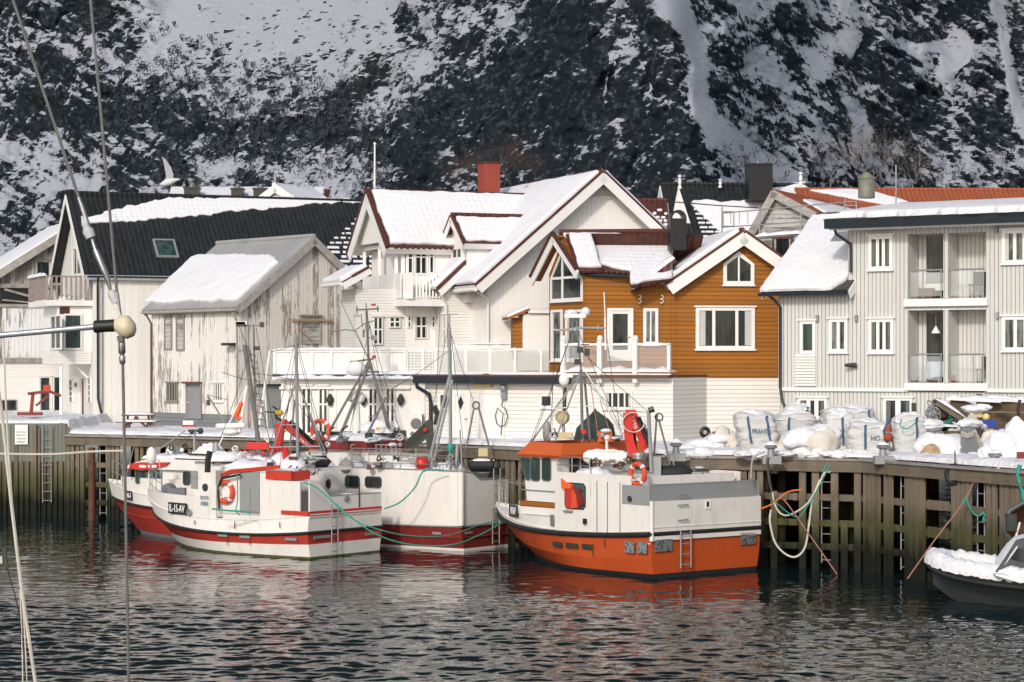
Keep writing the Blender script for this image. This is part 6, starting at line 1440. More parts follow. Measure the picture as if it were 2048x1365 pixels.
    MB().ball(q(1128, 760), .18, .12, .22).cbox(q(1137, 752), .3, .2, .12).build('floodlight', 'white_trim', R); tubes('exhaust', 'lamp_dark', R, [[q(1128, 832, 1), q(1130, 775, 1), .07]])
    tubes('rigging', 'rope_pink', R, [[q(1200, 800), q(1218, 860), .015], [q(1178, 745), q(1196, 870), .015]])
    # railing on the shelter deck and raft canister
    sr = b.side(2.12)
    pts = lambda L: [sr.pt(*sr.ray(x, y), 0) for x, y in L]
    tubes('deck_railing', 'steel', R, [pts([(1115, 946), (1115, 914), (1178, 917), (1181, 948)])+[.028], pts([(1115, 930), (1180, 933)])+[.022], pts([(1144, 915), (1144, 947)])+[.022]], n=6)
    c = P(1213, 915, 79.3); MB().tube([c-b.n.cross(Z)*0+Vector((-.75, .25, 0)), c+Vector((-.6, .2, 0)), c+Vector((.55, -.2, 0)), c+Vector((.72, -.25, 0))], [.16, .25, .25, .17], 14).build('liferaft_canister', 'white_trim', R, smooth=True)
    ledge_snow(c+Vector((-.6, .2, .2)), c+Vector((.5, -.2, .2)), .4, .1, R, 6)
    # fore rail
    tk = [b.lp(4, t, 1, -.08) for t in (.82, .88, .94, .985)]; tubes('bow_rail', 'steel', R, [[p_+Z*.85 for p_ in tk]+[.025], [p_+Z*.5 for p_ in tk]+[.02]]+[[p_, p_+Z*.87, .022] for p_ in tk]+[[b.lp(4, t, -1, -.08)+Z*.85 for t in (.82, .9, .985)]+[.025]])
    # plate
    fc, uv = b.skin(1029, 1022, 4); wd = .98; on(fc, (uv[0], uv[1]), wd, .42, 'name_plate', 'plate_black', R, slant=.0, off=.03); text_mesh('N16V', fc, uv[0]-wd*.32, uv[1]-.13, .27, 'letter_white', 'lettering', R, off=.055, width=wd*.62, bold=.02)
    # opening with oilskins
    fc, uv = b.skin(1150, 992, 4); u0, u1, v0, v1 = fc.rect(1130, 966, 1172, 1019); rwin(fc, u0, u1, v0, v1, R, 'teal_dark', 'black_rubber', .12, name='hatch_opening')  # dark panel stands in for the shaded recess; the side has no hole
    oil = empty('oilskins', fc.pt(uv[0], uv[1], .1), 'red and orange oilskin clothes hanging in the side opening of the orange boat', 'clothes')
    mb = MB(); rnd = random.Random(2)
    w_ = u1-u0; MB().prism(fc, [(u0+.1*w_, v0+.03), (u0+.42*w_, v0+.02), (u0+.5*w_, v1-.1), (u0+.08*w_, v1-.05)], .04, .09).build('jacket', 'red_paint', oil); MB().prism(fc, [(u0+.4*w_, v0+.03), (u0+.7*w_, v0+.06), (u0+.62*w_, v0+.45), (u0+.45*w_, v1-.2)], .05, .11).build('trousers', 'lifebuoy', oil)
    MB().prism(fc, [(u0+.7*w_, v0+.08), (u1-.05, v0+.2), (u1-.1, v0+.4), (u0+.75*w_, v0+.62), (u1-.1, v1-.25), (u1-.3, v1-.12), (u0+.6*w_, v0+.6)], .03, .08).build('sleeve', 'hull_darkred', oil)
    MB().prism(fc, [(u0-.07, v1+.12), (u0-.04, v1-.22), (u0+.38*w_, v1-.2), (u0+.46*w_, v1-.06), (u0+.1, v1+.02)], .06, .13).build('hood', 'cover_orange', oil)
    MB().box(fc, u0, u0+.4*w_, v0-.1, v0-.05, .0, .1).build('step', 'galv', R)
    lifebuoy(b.pt(*(lambda a, z: (a, 2.36, z))(*b.az(1278, 949, 2.3))), b.n, .34, 'orange lifebuoy with white bands at the quarter of the orange boat')
    # hull openings
    for x0, x1, y0, y1, k in ((1106, 1124, 1085, 1093, 3), (1132, 1156, 1087, 1096, 3), (1165, 1184, 1089, 1098, 3)):
        fc, uv = b.skin((x0+x1)/2, (y0+y1)/2, 3); u0, u1, v0, v1 = fc.rect(x0, y0, x1, y1); on(fc, ((u0+u1)/2, (v0+v1)/2), u1-u0, .16, 'scupper', 'lamp_dark', R, slant=.02, off=.01)
    t = NT('mesh_grille'); uvn = t.uv(); ck = t.n('TexVoronoi', Vector=uvn, Scale=11.0); t.bump(t.ramp(ck.outputs[0], .1, .4), .01); t.fin(t.mix(t.ramp(ck.outputs[0], .25, .45), c4((.06, .065, .07)), c4((.35, .36, .36))), .4, .6)
    for x0, x1, y0, y1 in ((1252, 1271, 1083, 1106), (1277, 1296, 1084, 1107)):
        fc, uv = b.skin((x0+x1)/2, (y0+y1)/2, 3); u0, u1, v0, v1 = fc.rect(x0, y0, x1, y1); on(fc, ((u0+u1)/2, (v0+v1)/2), u1-u0, v1-v0, 'grille', 'mesh_grille', R, slant=.03, off=.04)
    for x0, x1, y0, y1 in ((1308, 1343, 1079, 1103), (1480, 1510, 1066, 1089)):
        u0, u1, v0, v1 = af.rect(x0, y0, x1, y1); on(af, ((u0+u1)/2, (v0+v1)/2), u1-u0, v1-v0, 'grille', 'mesh_grille', R, off=.03)
    u, _ = af.ray(1365, 1090); ladder(af, u, .28, 1.52, R, .46, off=.16, step=.34)
    for x, y in ((1362, 990), (1362, 1010), (1362, 1040)):
        u, v = af.ray(x, y); MB().tube([af.pt(u-.2, v, .06), af.pt(u-.19, v, .14), af.pt(u+.19, v+.01, .14), af.pt(u+.2, v+.01, .06)], .022, 6).build('handle', 'galv', R)
    u, v = af.ray(1414, 1010); on(af, (u, v), .24, .27, 'notice', 'white_trim', R, off=.055); on(af, (u-.05, v+.03), .08, .16, 'notice_mark', 'plate_black', R, off=.08)
    u, v = sd.ray(1107, 1041); fc, uv = b.skin(1106, 1041, 4); on(fc, uv, .2, .38, 'vent', 'grey_plastic', R, off=.03); fc, uv = b.skin(1173, 1043, 4); on(fc, uv, .12, .18, 'socket', 'black', R, off=.04, th=.08)
    fc, uv = b.skin(1262, 998, 4); MB().lathe(fc.pt(*uv, .06), [(.1, 0), (.1, .02)], fc.n, 14).build('fairlead', 'lamp_dark', R)
    for x in (1195, 1216, 1241):
        fc, uv = b.skin(x, 1000, 4); on(fc, (uv[0], 2.1), .02, 1.9, 'panel_seam', 'seal_grey', R, off=.025, th=.008)
    # crane
    D = 78.2; q = lambda x, y, d=0: P(x, y, D+d); cr = empty('deck_crane', q(1262, 920), 'folded bright red deck crane standing on the orange boat', 'crane')
    MB().bar(q(1255, 826), q(1258, 880), .26, .3).bar(q(1258, 880), q(1268, 912), .34, .3).build('column', 'crane_red', cr)
    MB().add([q(1250, 820), q(1271, 820), q(1302, 893), q(1286, 903), q(1250, 820, .3), q(1271, 820, .3), q(1302, 893, .3), q(1286, 903, .3)], [(0, 1, 2, 3), (7, 6, 5, 4), (0, 4, 5, 1), (1, 5, 6, 2), (2, 6, 7, 3), (3, 7, 4, 0)]).build('boom', 'crane_red', cr)
    tubes('hydraulic_ram', 'black', cr, [[q(1276, 835, -.05), q(1298, 888, -.05), .09], [q(1266, 850, .1), q(1270, 905, .1), .08]])
    tubes('hose', 'rope_white', cr, [[q(1255+22*math.cos(a)+12, 845+20*math.sin(a), -.25) for a in [k*.5 for k in range(11)]]+[.022]]); tubes('hose', 'black', cr, [[q(1272, 835, -.2), q(1290, 850, -.2), q(1297, 870, -.2), q(1290, 895, -.2), .02]])
    fb = Face(q(1262, 845, -.02), (q(1290, 893)-q(1262, 827)), (q(1262, 827)-q(1250, 832)).normalized()); 
    text_mesh('CRANE'.replace('CRANE', 'FASSI'), Face(q(1259, 836, -.02), (q(1267, 856)-q(1259, 836)), (q(1263, 834)-q(1257, 837)), Vector((0, -1, 0))), 0, 0, .13, 'letter_white', 'lettering', cr, off=.02, width=.42)
    MB().lathe(q(1278, 918), [(.25, 0), (.26, .1), (.3, .12), (.3, .2), (.2, .22)], Z, 16).build('crane_swivel', 'steel', cr)
    # pole, gallows, net hauler
    D = 77.4; tubes('stern_pole', 'galv', R, [[q(1303, 945), q(1297, 822), .09]], n=8); tubes('pole_head', 'lamp_dark', R, [[q(1297, 822), q(1308, 818), .1]], n=8); MB().cbox(q(1311, 946, .2), .35, .3, 1.1).build('gallows_base', 'galv', R)
    D = 77.9; tubes('gallows', 'mast_grey', R, [[q(1308, 912), q(1313, 838), q(1315, 830), .05], [q(1340, 930), q(1333, 898), q(1317, 838), .05]]); MB().torus(q(1318, 835), (0, 1, 0), .13, .025, 14, 6).build('shackle', 'lamp_dark', R)
    nh = empty('net_hauler', q(1345, 952), 'black net hauler drum behind the grey bulwark of the orange boat', 'net hauler')
    MB().tube([q(1315, 955, .2), q(1325, 950), q(1370, 946), q(1382, 950)], [.2, .3, .3, .16], 14).build('drum', 'black_rubber', nh, smooth=True); MB().cbox(q(1312, 955), .3, .5, .4).build('bracket', 'galv', nh); tubes('arm', 'galv', nh, [[q(1325, 962), q(1350, 966), q(1378, 955), .03], [q(1350, 940), q(1346, 922), .04]])
    return b
ob = orange_boat()
# ================================================================ boat 2: red stripe
def stripe_boat():
    b = Boat('red_striped_fishing_boat', -6.05, 81.75, -.80, .60, 4.3, 'white fishing boat with a red waist stripe, plate IL-15-AV and a stern coaming in red')
    R = b.root
    b.setup([(-.6, -.6, -.6, 8.0, 1.8, 1.7), (.05, .05, .1, 8.6, 2.0, 1.9), (.50, .40, .45, 9.0, 2.08, 2.0), (.92, .75, 1.22, 9.9, 2.15, 2.4), (1.0, .84, 1.3, 9.95, 2.13, 2.4), (1.56, 1.25, 1.85, 10.25, 2.05, 2.5)], .42, .96)
    b.band(0, 1, 'hull_bottom', 'hull_algae'); b.band(1, 2, 'hull', 'hull_white'); b.band(2, 3, 'waist_stripe', 'hull_red'); b.band(3, 4, 'hull_strake', 'hull_white'); b.band(4, 5, 'bulwark', 'hull_white')
    b.rail(3, .055, 'rub_rail', 'black_rubber', .02); b.rail(5, .03, 'bulwark_rail', 'hull_white', 0); b.deck(5, 'deck', 'snow', dz=-.2)
    T = lambda px: b.tpx(px, 5); L = b.levels[5][3]
    zz = lambda t: b.zl(5, t)-.05
    # bow bulwark and whaleback side
    b.strip(5, T(425), 1.0, zz, lambda t: 2.05+.1*(t-.8), 'bow_bulwark', 'hull_white', n=12); b.strip(5, T(425), 1.0, zz, lambda t: 2.05, 'bow_bulwark', 'hull_white', side=-1, n=12)
    b.strip(5, T(432), T(402), zz, lambda t: 3.02, 'whaleback', 'hull_white', out=.01); 
    b.strip(5, T(600), T(521), zz, lambda t: 2.74, 'shelter_side', 'hull_white', out=.015); b.strip(5, T(605), T(402), zz, 2.1, 'shelter_side', 'hull_white', side=-1)
    a0, a1 = L*T(600), L*T(402); af0 = b.aft(0)
    hb = b.hw(5, 0)
    # stern: raised port quarter turns the corner
    u0, _ = af0.ray(606, 1000); u1_, _ = af0.ray(668, 1000)
    mb = MB(); mb.prism(af0, [(-hb, 1.45), (hb, 1.45), (hb, 2.15), (-hb+1.1, 2.15), (-hb+.5, 2.7), (-hb, 2.74)], -.03, .03); mb.build('transom', 'hull_white', R)
    MB().tube([af0.pt(-hb+.5, 2.72, 0), af0.pt(-hb+1.1, 2.17, 0), af0.pt(hb, 2.17, 0)], .03, 6).build('transom_cap', 'galv', R)
    mb = MB(); mb.box(af0, -hb-.02, hb+.02, 1.52, 1.68, .03, .05); mb.build('red_strip', 'red_paint', R)
    sd = b.side(hb+.03); ux = sd.ray(563, 1033)[0]; MB().box(sd, ux, .02, 1.52, 1.68, -.02, .03).build('red_strip', 'red_paint', R)
    # sides between the shelter walls: recess with lifebuoy and grey door
    bi = 1.72; si = b.side(bi); ar0, ar1 = L*T(521), L*T(432)
    mb = MB(); mb.box(si, -ar1-.05, -ar0+.05, 1.2, 3.03, -.05, 0); mb.build('recess_wall', 'cabin_white', R)
    MB().box(b.aft(ar1+.02), -hb, -bi+.05, 1.3, 3.02, 0, .05).build('recess_end', 'hull_white', R)
    (u0, u1, v0, v1) = si.rect(481, 938, 520, 1026); mb = MB(); mb.box(si, u0, u1, v0, v1-.1, .003, .04)
    dr = mb.build('door', 'grey_bulwark', R)
    tubes('door_seal', 'black_rubber', R, [[sd.pt(*sd.ray(x, y), -.06) for x, y in ((436, 1018), (434, 975), (442, 957), (478, 950))]+[.045]])
    c = si.pt(*si.ray(455, 984), .12); lifebuoy(c, b.n, .36, 'orange lifebuoy in the side recess of the boat with the red waist stripe')
    MB().cbox(si.pt(*si.ray(455, 986), .05), .3, .1, .3).build('tank', 'cabin_white', R)
    tubes('gunwale_bar', 'galv', R, [[sd.pt(*sd.ray(424, 1020), -.05), sd.pt(*sd.ray(520, 1025), -.05), .03]])
    # roof over the recess and wheelhouse with red trim
    zt = 3.06; mb = MB(); b.box(mb, L*T(560), a1, -1.9, 1.75, zt-.06, zt+.05); rf = mb.build('shelter_roof', 'cabin_white', R)
    sr = b.side(1.8); tr = MB(); A = sr.pt(*sr.ray(440, 953), 0); B_ = sr.pt(*sr.ray(462, 943), 0); C = sr.pt(*sr.ray(560, 934), 0)
    tr.bar(A, B_, .06, .13); tr.bar(B_, C, .06, .13); tr.build('roof_trim', 'red_paint', R)
    ledge_snow(b.pt(a1-.1, 1.1, zt+.05), b.pt(a1-2.6, 1.1, zt+.05), 1.3, .28, rf, 3); ledge_snow(b.pt(a1-.3, .2, zt+.05), b.pt(a1-3.6, .2, zt+.05), 1.2, .5, rf, 4)
    # wheelhouse ahead
    aw0, aw1 = a1-.05, a1+1.35; mb = MB(); b.box(mb, aw0, aw1, -1.3, 1.0, 1.5, 3.32); mb.build('wheelhouse', 'cabin_white', R); sw = b.side(1.0)
    (u0, u1, v0, v1) = sw.rect(366, 942, 382, 972); 
    # (window on the wheelhouse side behind the bow rail)
    rwin(sw, u0, u1, v0, v1, R, 'glass'); (u0, u1, v0, v1) = sw.rect(383, 942, 396, 978); MB().box(sw, u0, u1, v0, v1, .003, .03).build('door', 'grey_bulwark', R)
    mb = MB(); b.box(mb, aw0-.3, aw1+.2, -1.45, 1.2, 3.28, 3.52, tum=.1); w2 = mb.build('wheelhouse_roof', 'cabin_white', R); MB().tube([b.pt(aw0-.3, 1.2, 3.54), b.pt(aw1+.2, 1.2, 3.54)], .03, 6).build('roof_rail', 'lamp_dark', R)
    tr = MB(); q0 = b.side(1.25); tr.box(q0, -(aw0+.2), -(aw0-.5), 3.2, 3.32, 0, .05); tr.build('roof_trim', 'red_paint', R)
    MB().ball(b.pt(aw1-.35, .5, 3.5), .55, .5, .42, 14, 5, hemi=True).build('snow_dome', 'snow', R, smooth=True)
    # bow rail
    ts = (.80, .86, .92, .97); pts = [b.lp(5, t, 1, -.1)+Z*.2 for t in ts]; tubes('bow_rail', 'galv', R, [[p_+Z*1.0 for p_ in pts]+[.028]]+[[p_, p_+Z*1.02, .024] for p_ in pts]+[[p_+Z*.35 for p_ in pts]+[.02], [p_+Z*.68 for p_ in pts]+[.02], [pts[-1]+Z*1.0, pts[-1]+Z*1.25, pts[-1]+Z*1.2-b.h*.5, pts[-1]+Z*.2-b.h*.7, .035]])
    mb = MB().cbox(b.lp(5, .80, 1, -.9)+Z*.45, .7, .5, .45).ball(b.lp(5, .86, 1, -.8)+Z*.5, .3, .3, .25); mb.build('anchor_winch', 'grey_plastic', R)
    # plate and lettering
    fc, uv = b.skin(357, 1017, 5); wd = .95; sl_ = .0
    on(fc, (uv[0]+.02, uv[1]-.0), 1.25, .42, 'name_plate', 'plate_black', R, slant=.0, off=.05); text_mesh('IL-15-AV', fc, uv[0]-.52, uv[1]-.14, .28, 'letter_white', 'lettering', R, off=.075, width=1.05, bold=.02)
    fc, uv = b.skin(381, 1025, 5); MB().torus(fc.pt(*uv, .06), fc.n, .10, .04, 14, 6).build('fairlead', 'galv', R)
    fc, uv = b.skin(411, 975, 5); MB().lathe(fc.pt(uv[0], uv[1], .0), [(.14, 0), (.14, .04), (.1, .05)], fc.n, 16).build('porthole', 'glass', R)
    fc, uv = b.skin(410, 997, 5); text_mesh('BOTE', fc, uv[0]-.2, uv[1]-.04, .13, 'letter_blue', 'lettering', R, off=.04, width=.42, bold=.01); text_mesh('1080', fc, uv[0]-.18, uv[1]-.27, .16, 'letter_blue', 'lettering', R, off=.04, width=.38, bold=.01)
    for x0, x1, y in ((436, 456, 1071), (479, 501, 1074), (571, 594, 1079)):
        fc, uv = b.skin((x0+x1)/2, y, 3); on(fc, uv, (x1-x0)/54*1.25, .10, 'scupper', 'galv', R, off=.012, slant=.02)
    for x0, x1, y in ((625, 660, 1074), (728, 752, 1068)):
        u0, u1, v0, v1 = af0.rect(x0, y-4, x1, y+4); on(af0, ((u0+u1)/2, (v0+v1)/2), u1-u0, .1, 'scupper', 'galv', R, off=.05)
    u, v = af0.ray(691, 997); MB().lathe(af0.pt(u, v, .03), [(.13, 0), (.13, .05), (.06, .06)], af0.n, 14).build('porthole', 'galv', R)
    u, _ = af0.ray(664, 1060); ladder(af0, u, .1, 1.9, R, .34, off=.14, step=.3); u, _ = af0.ray(717, 1000); MB().box(af0, u-.03, u+.03, 1.7, 2.55, .03, .05).build('rust_streak', 'rust', R)
    fc, uv = b.skin(576, 1009, 5); 
    text_mesh('▮▯'.replace('▮▯', 'L1'), fc, uv[0], uv[1], .16, 'seal_grey', 'lettering', R, off=.04) if False else None
    # red coaming on the stern shelter
    zc0, zc1 = 2.76, 3.08; at = L*T(527); mb = MB(); sA = b.side(b.hw(5, 0)-.1)
    ac = L*T(580); mb.box(sA, -at, -ac, zc0, zc1, -.05, 0); mb.box(b.aft(ac), -hb+.1, -hb+1.0, zc0, zc1, -.05, 0); mb.box(b.side(hb-1.0), -at, -ac, zc0, zc1, -.05, 0); mb.box(b.aft(at), -hb+.1, -hb+1.0, zc0, zc1, -.05, 0); mb.build('red_coaming', 'red_paint', R)
    mb = MB(); b.box(mb, .5, at, hb-1.1, hb-.02, 2.66, 2.73); mb.build('shelter_top', 'hull_white', R); ledge_snow(b.pt(ac+.1, hb-.55, 2.78), b.pt(at-.1, hb-.55, 2.78), .8, .35, R, 5)
    MB().tube([b.pt(ac, hb-.1, 3.09), b.pt(at, hb-.1, 3.09)], .02, 6).build('coaming_rail', 'galv', R)
    # masts and gear, D about 82..84
    D = 82.5; q = lambda x, y, d=0: P(x, y, D+d)
    tubes('mast', 'galv', R, [[q(596, 945), q(592, 680), .085], [q(592, 680), q(592, 672), .12]], n=8)
    tubes('mast_stay', 'galv', R, [[q(530, 945, .5), q(590, 770), .045], [q(575, 935, 1), q(590, 800), .05], [q(653, 912, .3), q(597, 770), .045], [q(648, 916, 1), q(600, 775), .04], [q(538, 895, .2), q(640, 893, .2), .04], [q(600, 912), q(648, 917), .04], [q(603, 918), q(655, 918), .03], [q(565, 850, .2), q(598, 850), .03], [q(568, 955, -1), q(640, 918, -.5), .04], [q(603, 905), q(652, 905), .035]], n=7)
    tubes('derrick', 'galv', R, [[q(490, 640, 2), q(492, 690, 2), q(500, 745, 2), .05]]); 
    tubes('rigging', 'rope_dark', R, [[q(592, 690), q(650, 915), .01], [q(592, 690), q(560, 930), .01], [q(592, 700), q(610, 900), .008]])
    m2 = D+1.5; D = 84.5
    tubes('ladder_mast', 'mast_grey', R, [[q(489, 690), q(518, 888), .12], [q(507, 650), q(512, 880), .05], [q(500, 700), q(514, 795), .03]], n=8)
    mb = MB()
    for k in range(12): x = 498+k*1.9; y = 708+k*13; mb.tube([q(x, y, -.1), q(x+14, y+3, -.1), q(x+12, y+8, -.1)], .02, 5)
    mb.build('mast_rung', 'mast_grey', R)
    tubes('crosstree', 'galv', R, [[q(478, 652), q(528, 651), .04], [q(475, 702), q(495, 701), .04], [q(505, 655), q(505, 632), .02], [q(515, 700), q(516, 695), .05]]); MB().cbox(q(482, 649), .35, .3, .18).cbox(q(524, 650), .15, .15, .2).cbox(q(513, 697), .25, .15, .15).build('mast_lamps', 'lamp_dark', R); MB().cbox(q(484, 646), .4, .3, .12).build('snow_cap', 'snow', R)
    tubes('mast_stay', 'white_trim', R, [[q(494, 772), q(478, 870), .07], [q(494, 772), q(436, 895), .03], [q(540, 702), q(519, 850), .06], [q(530, 780), q(538, 905), .03], [q(512, 850), q(548, 905), .03]])
    MB().bar(q(432, 853), q(492, 851), .35, .2).build('radar_scanner', 'white_trim', R, bevel=.05); MB().ball(q(462, 865), .35, .3, .14, 12, 8).build('radar_dome', 'white_trim', R, smooth=True)
    tubes('boat_hook', 'galv', R, [[q(415, 790), q(448, 843), .05], [q(415, 790), q(417, 802), .04]]); MB().cbox(q(417, 806), .12, .12, .2).build('deck_lamp', 'lamp_dark', R)
    tubes('red_flag_pole', 'cover_orange', R, [[q(484, 805), q(472, 832), q(482, 838), .11]])
    MB().ball(q(432, 910), .15, .12, .5, 10, 8).build('pennant', 'galv', R); tubes('exhaust', 'black_rubber', R, [[q(415, 945, -2.5), q(416, 920, -2.5), q(420, 903, -2.5), .11]], n=8)
    MB().ball(q(450, 922, -1), .75, .6, .35, 14, 6, hemi=True).build('snow_dome', 'snow', R, smooth=True)
    tubes('roof_railing', 'lamp_dark', R, [[q(350, 918, -1), q(400, 920, -1), q(470, 921, -1.5), q(520, 921, -1.8), .025]])
    MB().ball(q(303, 912, 3), .2, .2, .35).build('horn', 'white_trim', R)
    # crane
    D = 83.4; cr = empty('deck_crane', q(575, 945), 'red knuckle crane with yellow hose amid the masts of the striped boat', 'crane')
    MB().bar(q(560, 848), q(558, 895), .28, .3).bar(q(562, 895), q(568, 945), .3, .3).build('column', 'crane_red', cr)
    MB().add([q(556, 848), q(572, 838), q(628, 893), q(618, 899), q(556, 848, .3), q(572, 838, .3), q(628, 893, .3), q(618, 899, .3)], [(0, 1, 2, 3), (7, 6, 5, 4), (0, 4, 5, 1), (1, 5, 6, 2), (2, 6, 7, 3), (3, 7, 4, 0)]).build('boom', 'crane_red', cr)
    tubes('hydraulic_ram', 'black', cr, [[q(580, 843), q(628, 888), .09], [q(632, 862, .3), q(652, 908, .3), .08]]); tubes('hose', 'yellow', cr, [[q(573, 862), q(562, 868), q(558, 885), q(562, 905), .025], [q(576, 898, -.2), q(584, 908, -.2), q(592, 912, -.2), .025], [q(610, 908, -.2), q(622, 900, -.2), q(632, 908, -.2), .025]])
    MB().cbox(q(516, 892), .8, .4, .25).tube([q(540, 905), q(560, 890)], .12).build('base', 'crane_red', cr); MB().tube([q(571, 892, -.6), q(572, 925, -.6)], [.1, .14], 8).build('red_ram', 'crane_red', cr)
    fb = Face(q(604, 884, -.02), q(618, 894)-q(604, 884), Vector((.4, 0, .9)), Vector((0, -1, 0))); text_mesh('FASSI', fb, -.1, -.03, .13, 'letter_white', 'lettering', cr, off=.02, width=.38)
    MB().ball(q(559, 826, .5), .16, .14, .12, 12, 8).build('yellow_lamp', 'yellow', cr, smooth=True); tubes('lamp_arm', 'black', cr, [[q(551, 828, .5), q(552, 836, .5), q(563, 842, .5), .05], [q(530, 824, .5), q(556, 826, .5), .025], [q(545, 813, .5), q(560, 823, .5), .03]])
    MB().tube([q(600, 938, .2), q(612, 925), q(650, 924), q(658, 930)], [.2, .26, .24, .15], 12).tube([q(608, 940), q(655, 938)], .05).build('net_roller', 'black_rubber', R, smooth=True)
    MB().ball(P(692, 932, 84.2), .26).build('float', 'buoy_grey', R, smooth=True) if False else None
    return b
sb = stripe_boat()
# ================================================================ boat 3: dark red hull, big white shelter
def big_boat():
    b = Boat('dark_red_trawler', -.45, 85.3, -.80, .60, 4.9, 'large white boat with dark red bottom and raised shelter deck, left of the orange boat')
    R = b.root
    b.setup([(-.6, -.6, -.6, 12.5, 2.1, 1.8), (.08, .06, .1, 13.2, 2.3, 2.0), (.48, .48, .7, 14, 2.42, 2.2), (.90, .90, 1.3, 14.8, 2.48, 2.5), (1.0, 1.0, 1.5, 15, 2.48, 2.6)], .45, .97)
    b.band(0, 1, 'hull_bottom', 'hull_white'); b.band(1, 2, 'hull', 'hull_darkred'); b.band(2, 3, 'hull_strake', 'hull_darkred'); b.band(3, 4, 'bulwark', 'hull_white'); b.rail(3, .035, 'rub_rail', 'galv', .01); b.rail(2, .03, 'chine_rail', 'hull_darkred', .01)
    hb = b.hw(4, 0); L = 15.; T = lambda px: b.tpx(px, 4, 2)
    b.strip(4, 0, T(560), .95, 2.93, 'shelter_side', 'hull_white', n=16, out=.01); b.strip(4, 0, .9, .95, 2.9, 'shelter_side', 'hull_white', side=-1, n=16)
    af = b.aft(0); mb = MB(); mb.prism(af, [(-hb, .95), (hb, .95), (hb, 2.58), (-hb+1.15, 2.58), (-hb+.65, 2.87), (-hb, 2.93)], -.05, .02); mb.build('transom', 'hull_white', R)
    MB().tube([b.pt(-.0, hb, 2.95), b.pt(5, hb+.0, 2.95), b.pt(9, hb-.15, 2.95)], .04, 6).build('shelter_cap', 'galv', R); MB().tube([af.pt(-hb+.0, .95, .0), af.pt(-hb, 2.93, 0)], .12, 10).build('corner_fillet', 'hull_white', R, smooth=True)
    MB().tube([af.pt(-hb, 2.95, 0), af.pt(-hb+.65, 2.88, 0), af.pt(-hb+1.15, 2.6, 0), af.pt(hb, 2.6, 0)], .04, 6).build('transom_cap', 'galv', R)
    mb = MB(); b.box(mb, 1.2, 12, -2.2, hb-.05, 2.78, 2.86); mb.build('shelter_deck', 'hull_white', R)
    for k in range(5): ledge_snow(b.pt(2.2+k*1.5, hb-.45, 2.86), b.pt(3.5+k*1.5, hb-.45, 2.86), .7, .3, R, 60+k)
    mb = MB(); mb.box(b.aft(1.2), -hb, hb, 1.5, 2.8, 0, .05); mb.build('shelter_bulkhead', 'hull_white', R)
    # windows in the shelter side
    for x0, x1, y0, y1 in ((652, 662, 958, 979), (690, 720, 951, 977), (730, 764, 953, 977)):
        fc, uv = b.skin((x0+x1)/2, (y0+y1)/2, 4); u0, u1, v0, v1 = fc.rect(x0, y0, x1, y1); rwin(fc, u0, u1, v0, v1, R, 'glass', 'seal_grey', .1)
    # railing on the shelter deck
    sr = b.side(hb-.05); pl = lambda L_: [sr.pt(*sr.ray(x, y), 0) for x, y in L_]
    seg = [pl([(705, 897), (900, 901)])+[.03], pl([(705, 910), (790, 911), (895, 917)])+[.02], pl([(705, 925), (895, 930)])+[.02]]
    for x in (705, 728, 738, 766, 786, 800, 832, 864): seg.append(pl([(x, 897), (x, 944)])+[.022])
    tubes('deck_railing', 'steel', R, seg)
    D = 88; q = lambda x, y, d=0: P(x, y, D+d)
    mb = MB()
    for x in range(702, 800, 10): mb.tube([q(x, 890), q(x, 925)], .018, 4)
    for y in (890, 898, 907, 916): mb.tube([q(702, y), q(800, y)], .018, 4)
    mb.build('cage', 'steel', R); MB().ball(q(715, 905, .5), .3, .3, .25, 8, 6).build('net_heap', 'tarp_green', R)
    # wheelhouse and flying bridge with dark red brim
    aw = L*T(640); D2 = 90.5
    c0 = b.az(640, 930, 1.4)[0]; c1 = b.az(812, 930, 1.4)[0]
    ws = b.side(1.2); ua, va = ws.ray(655, 900); ub, vb = ws.ray(745, 897)
    mb = MB(); b.box(mb, c1+.6, c0-.4, -1.6, 1.2, 2.85, 3.4); mb.build('wheelhouse', 'cabin_white', R)
    zr0 = P(735, 897, 90)[2]; zr1 = zr0+.36
    ctr = ws.ray(736, 900)[0]; a_c = -ctr; a_f = a_c+3.2
    mb = MB(); b.box(mb, a_c, a_f, -1.9, 1.3, zr0, zr1, tum=.06); br = mb.build('bridge_brim', 'hull_darkred', R)
    mb = MB(); b.box(mb, a_c+.1, a_f-.1, -1.7, 1.1, 2.86, zr0); mb.build('bridge_wall', 'cabin_white', R)
    for k in range(3): ledge_snow(b.pt(a_c+.15, .7-k*.8, zr1), b.pt(a_f-.15, .7-k*.8, zr1), 1.0, .26, br, 70+k)
    # flying bridge railing
    D = 89.3; tubes('bridge_railing', 'galv', R, [[q(620, 864), q(700, 864), q(760, 858), q(812, 862), .03], [q(640, 878), q(735, 874), q(815, 876), .02]]+[[q(x, 862), q(x, 888), .02] for x in (625, 690, 735, 775, 812)])
    lifebuoy(P(641, 860, 88.8), Vector((-.3, -1, 0)), .36, 'orange lifebuoy on the bridge rail behind the red crane')
    [MB().cbox(q(x, y), w_, .3, h_).build('console', 'lamp_dark', R) for x, y, w_, h_ in ((664, 872, .8, .32), (725, 868, .5, .2), (795, 868, .7, .25))]
    MB().ball(q(757, 866), .75, .5, .5, 12, 6, hemi=True).build('snow_dome', 'snow', R, smooth=True); MB().tube([q(713, 875), q(713, 800)], [.18, .12], 8).ball(q(713, 795), .35, .2, .28, 8, 6).build('radar_pedestal', 'white_trim', R)
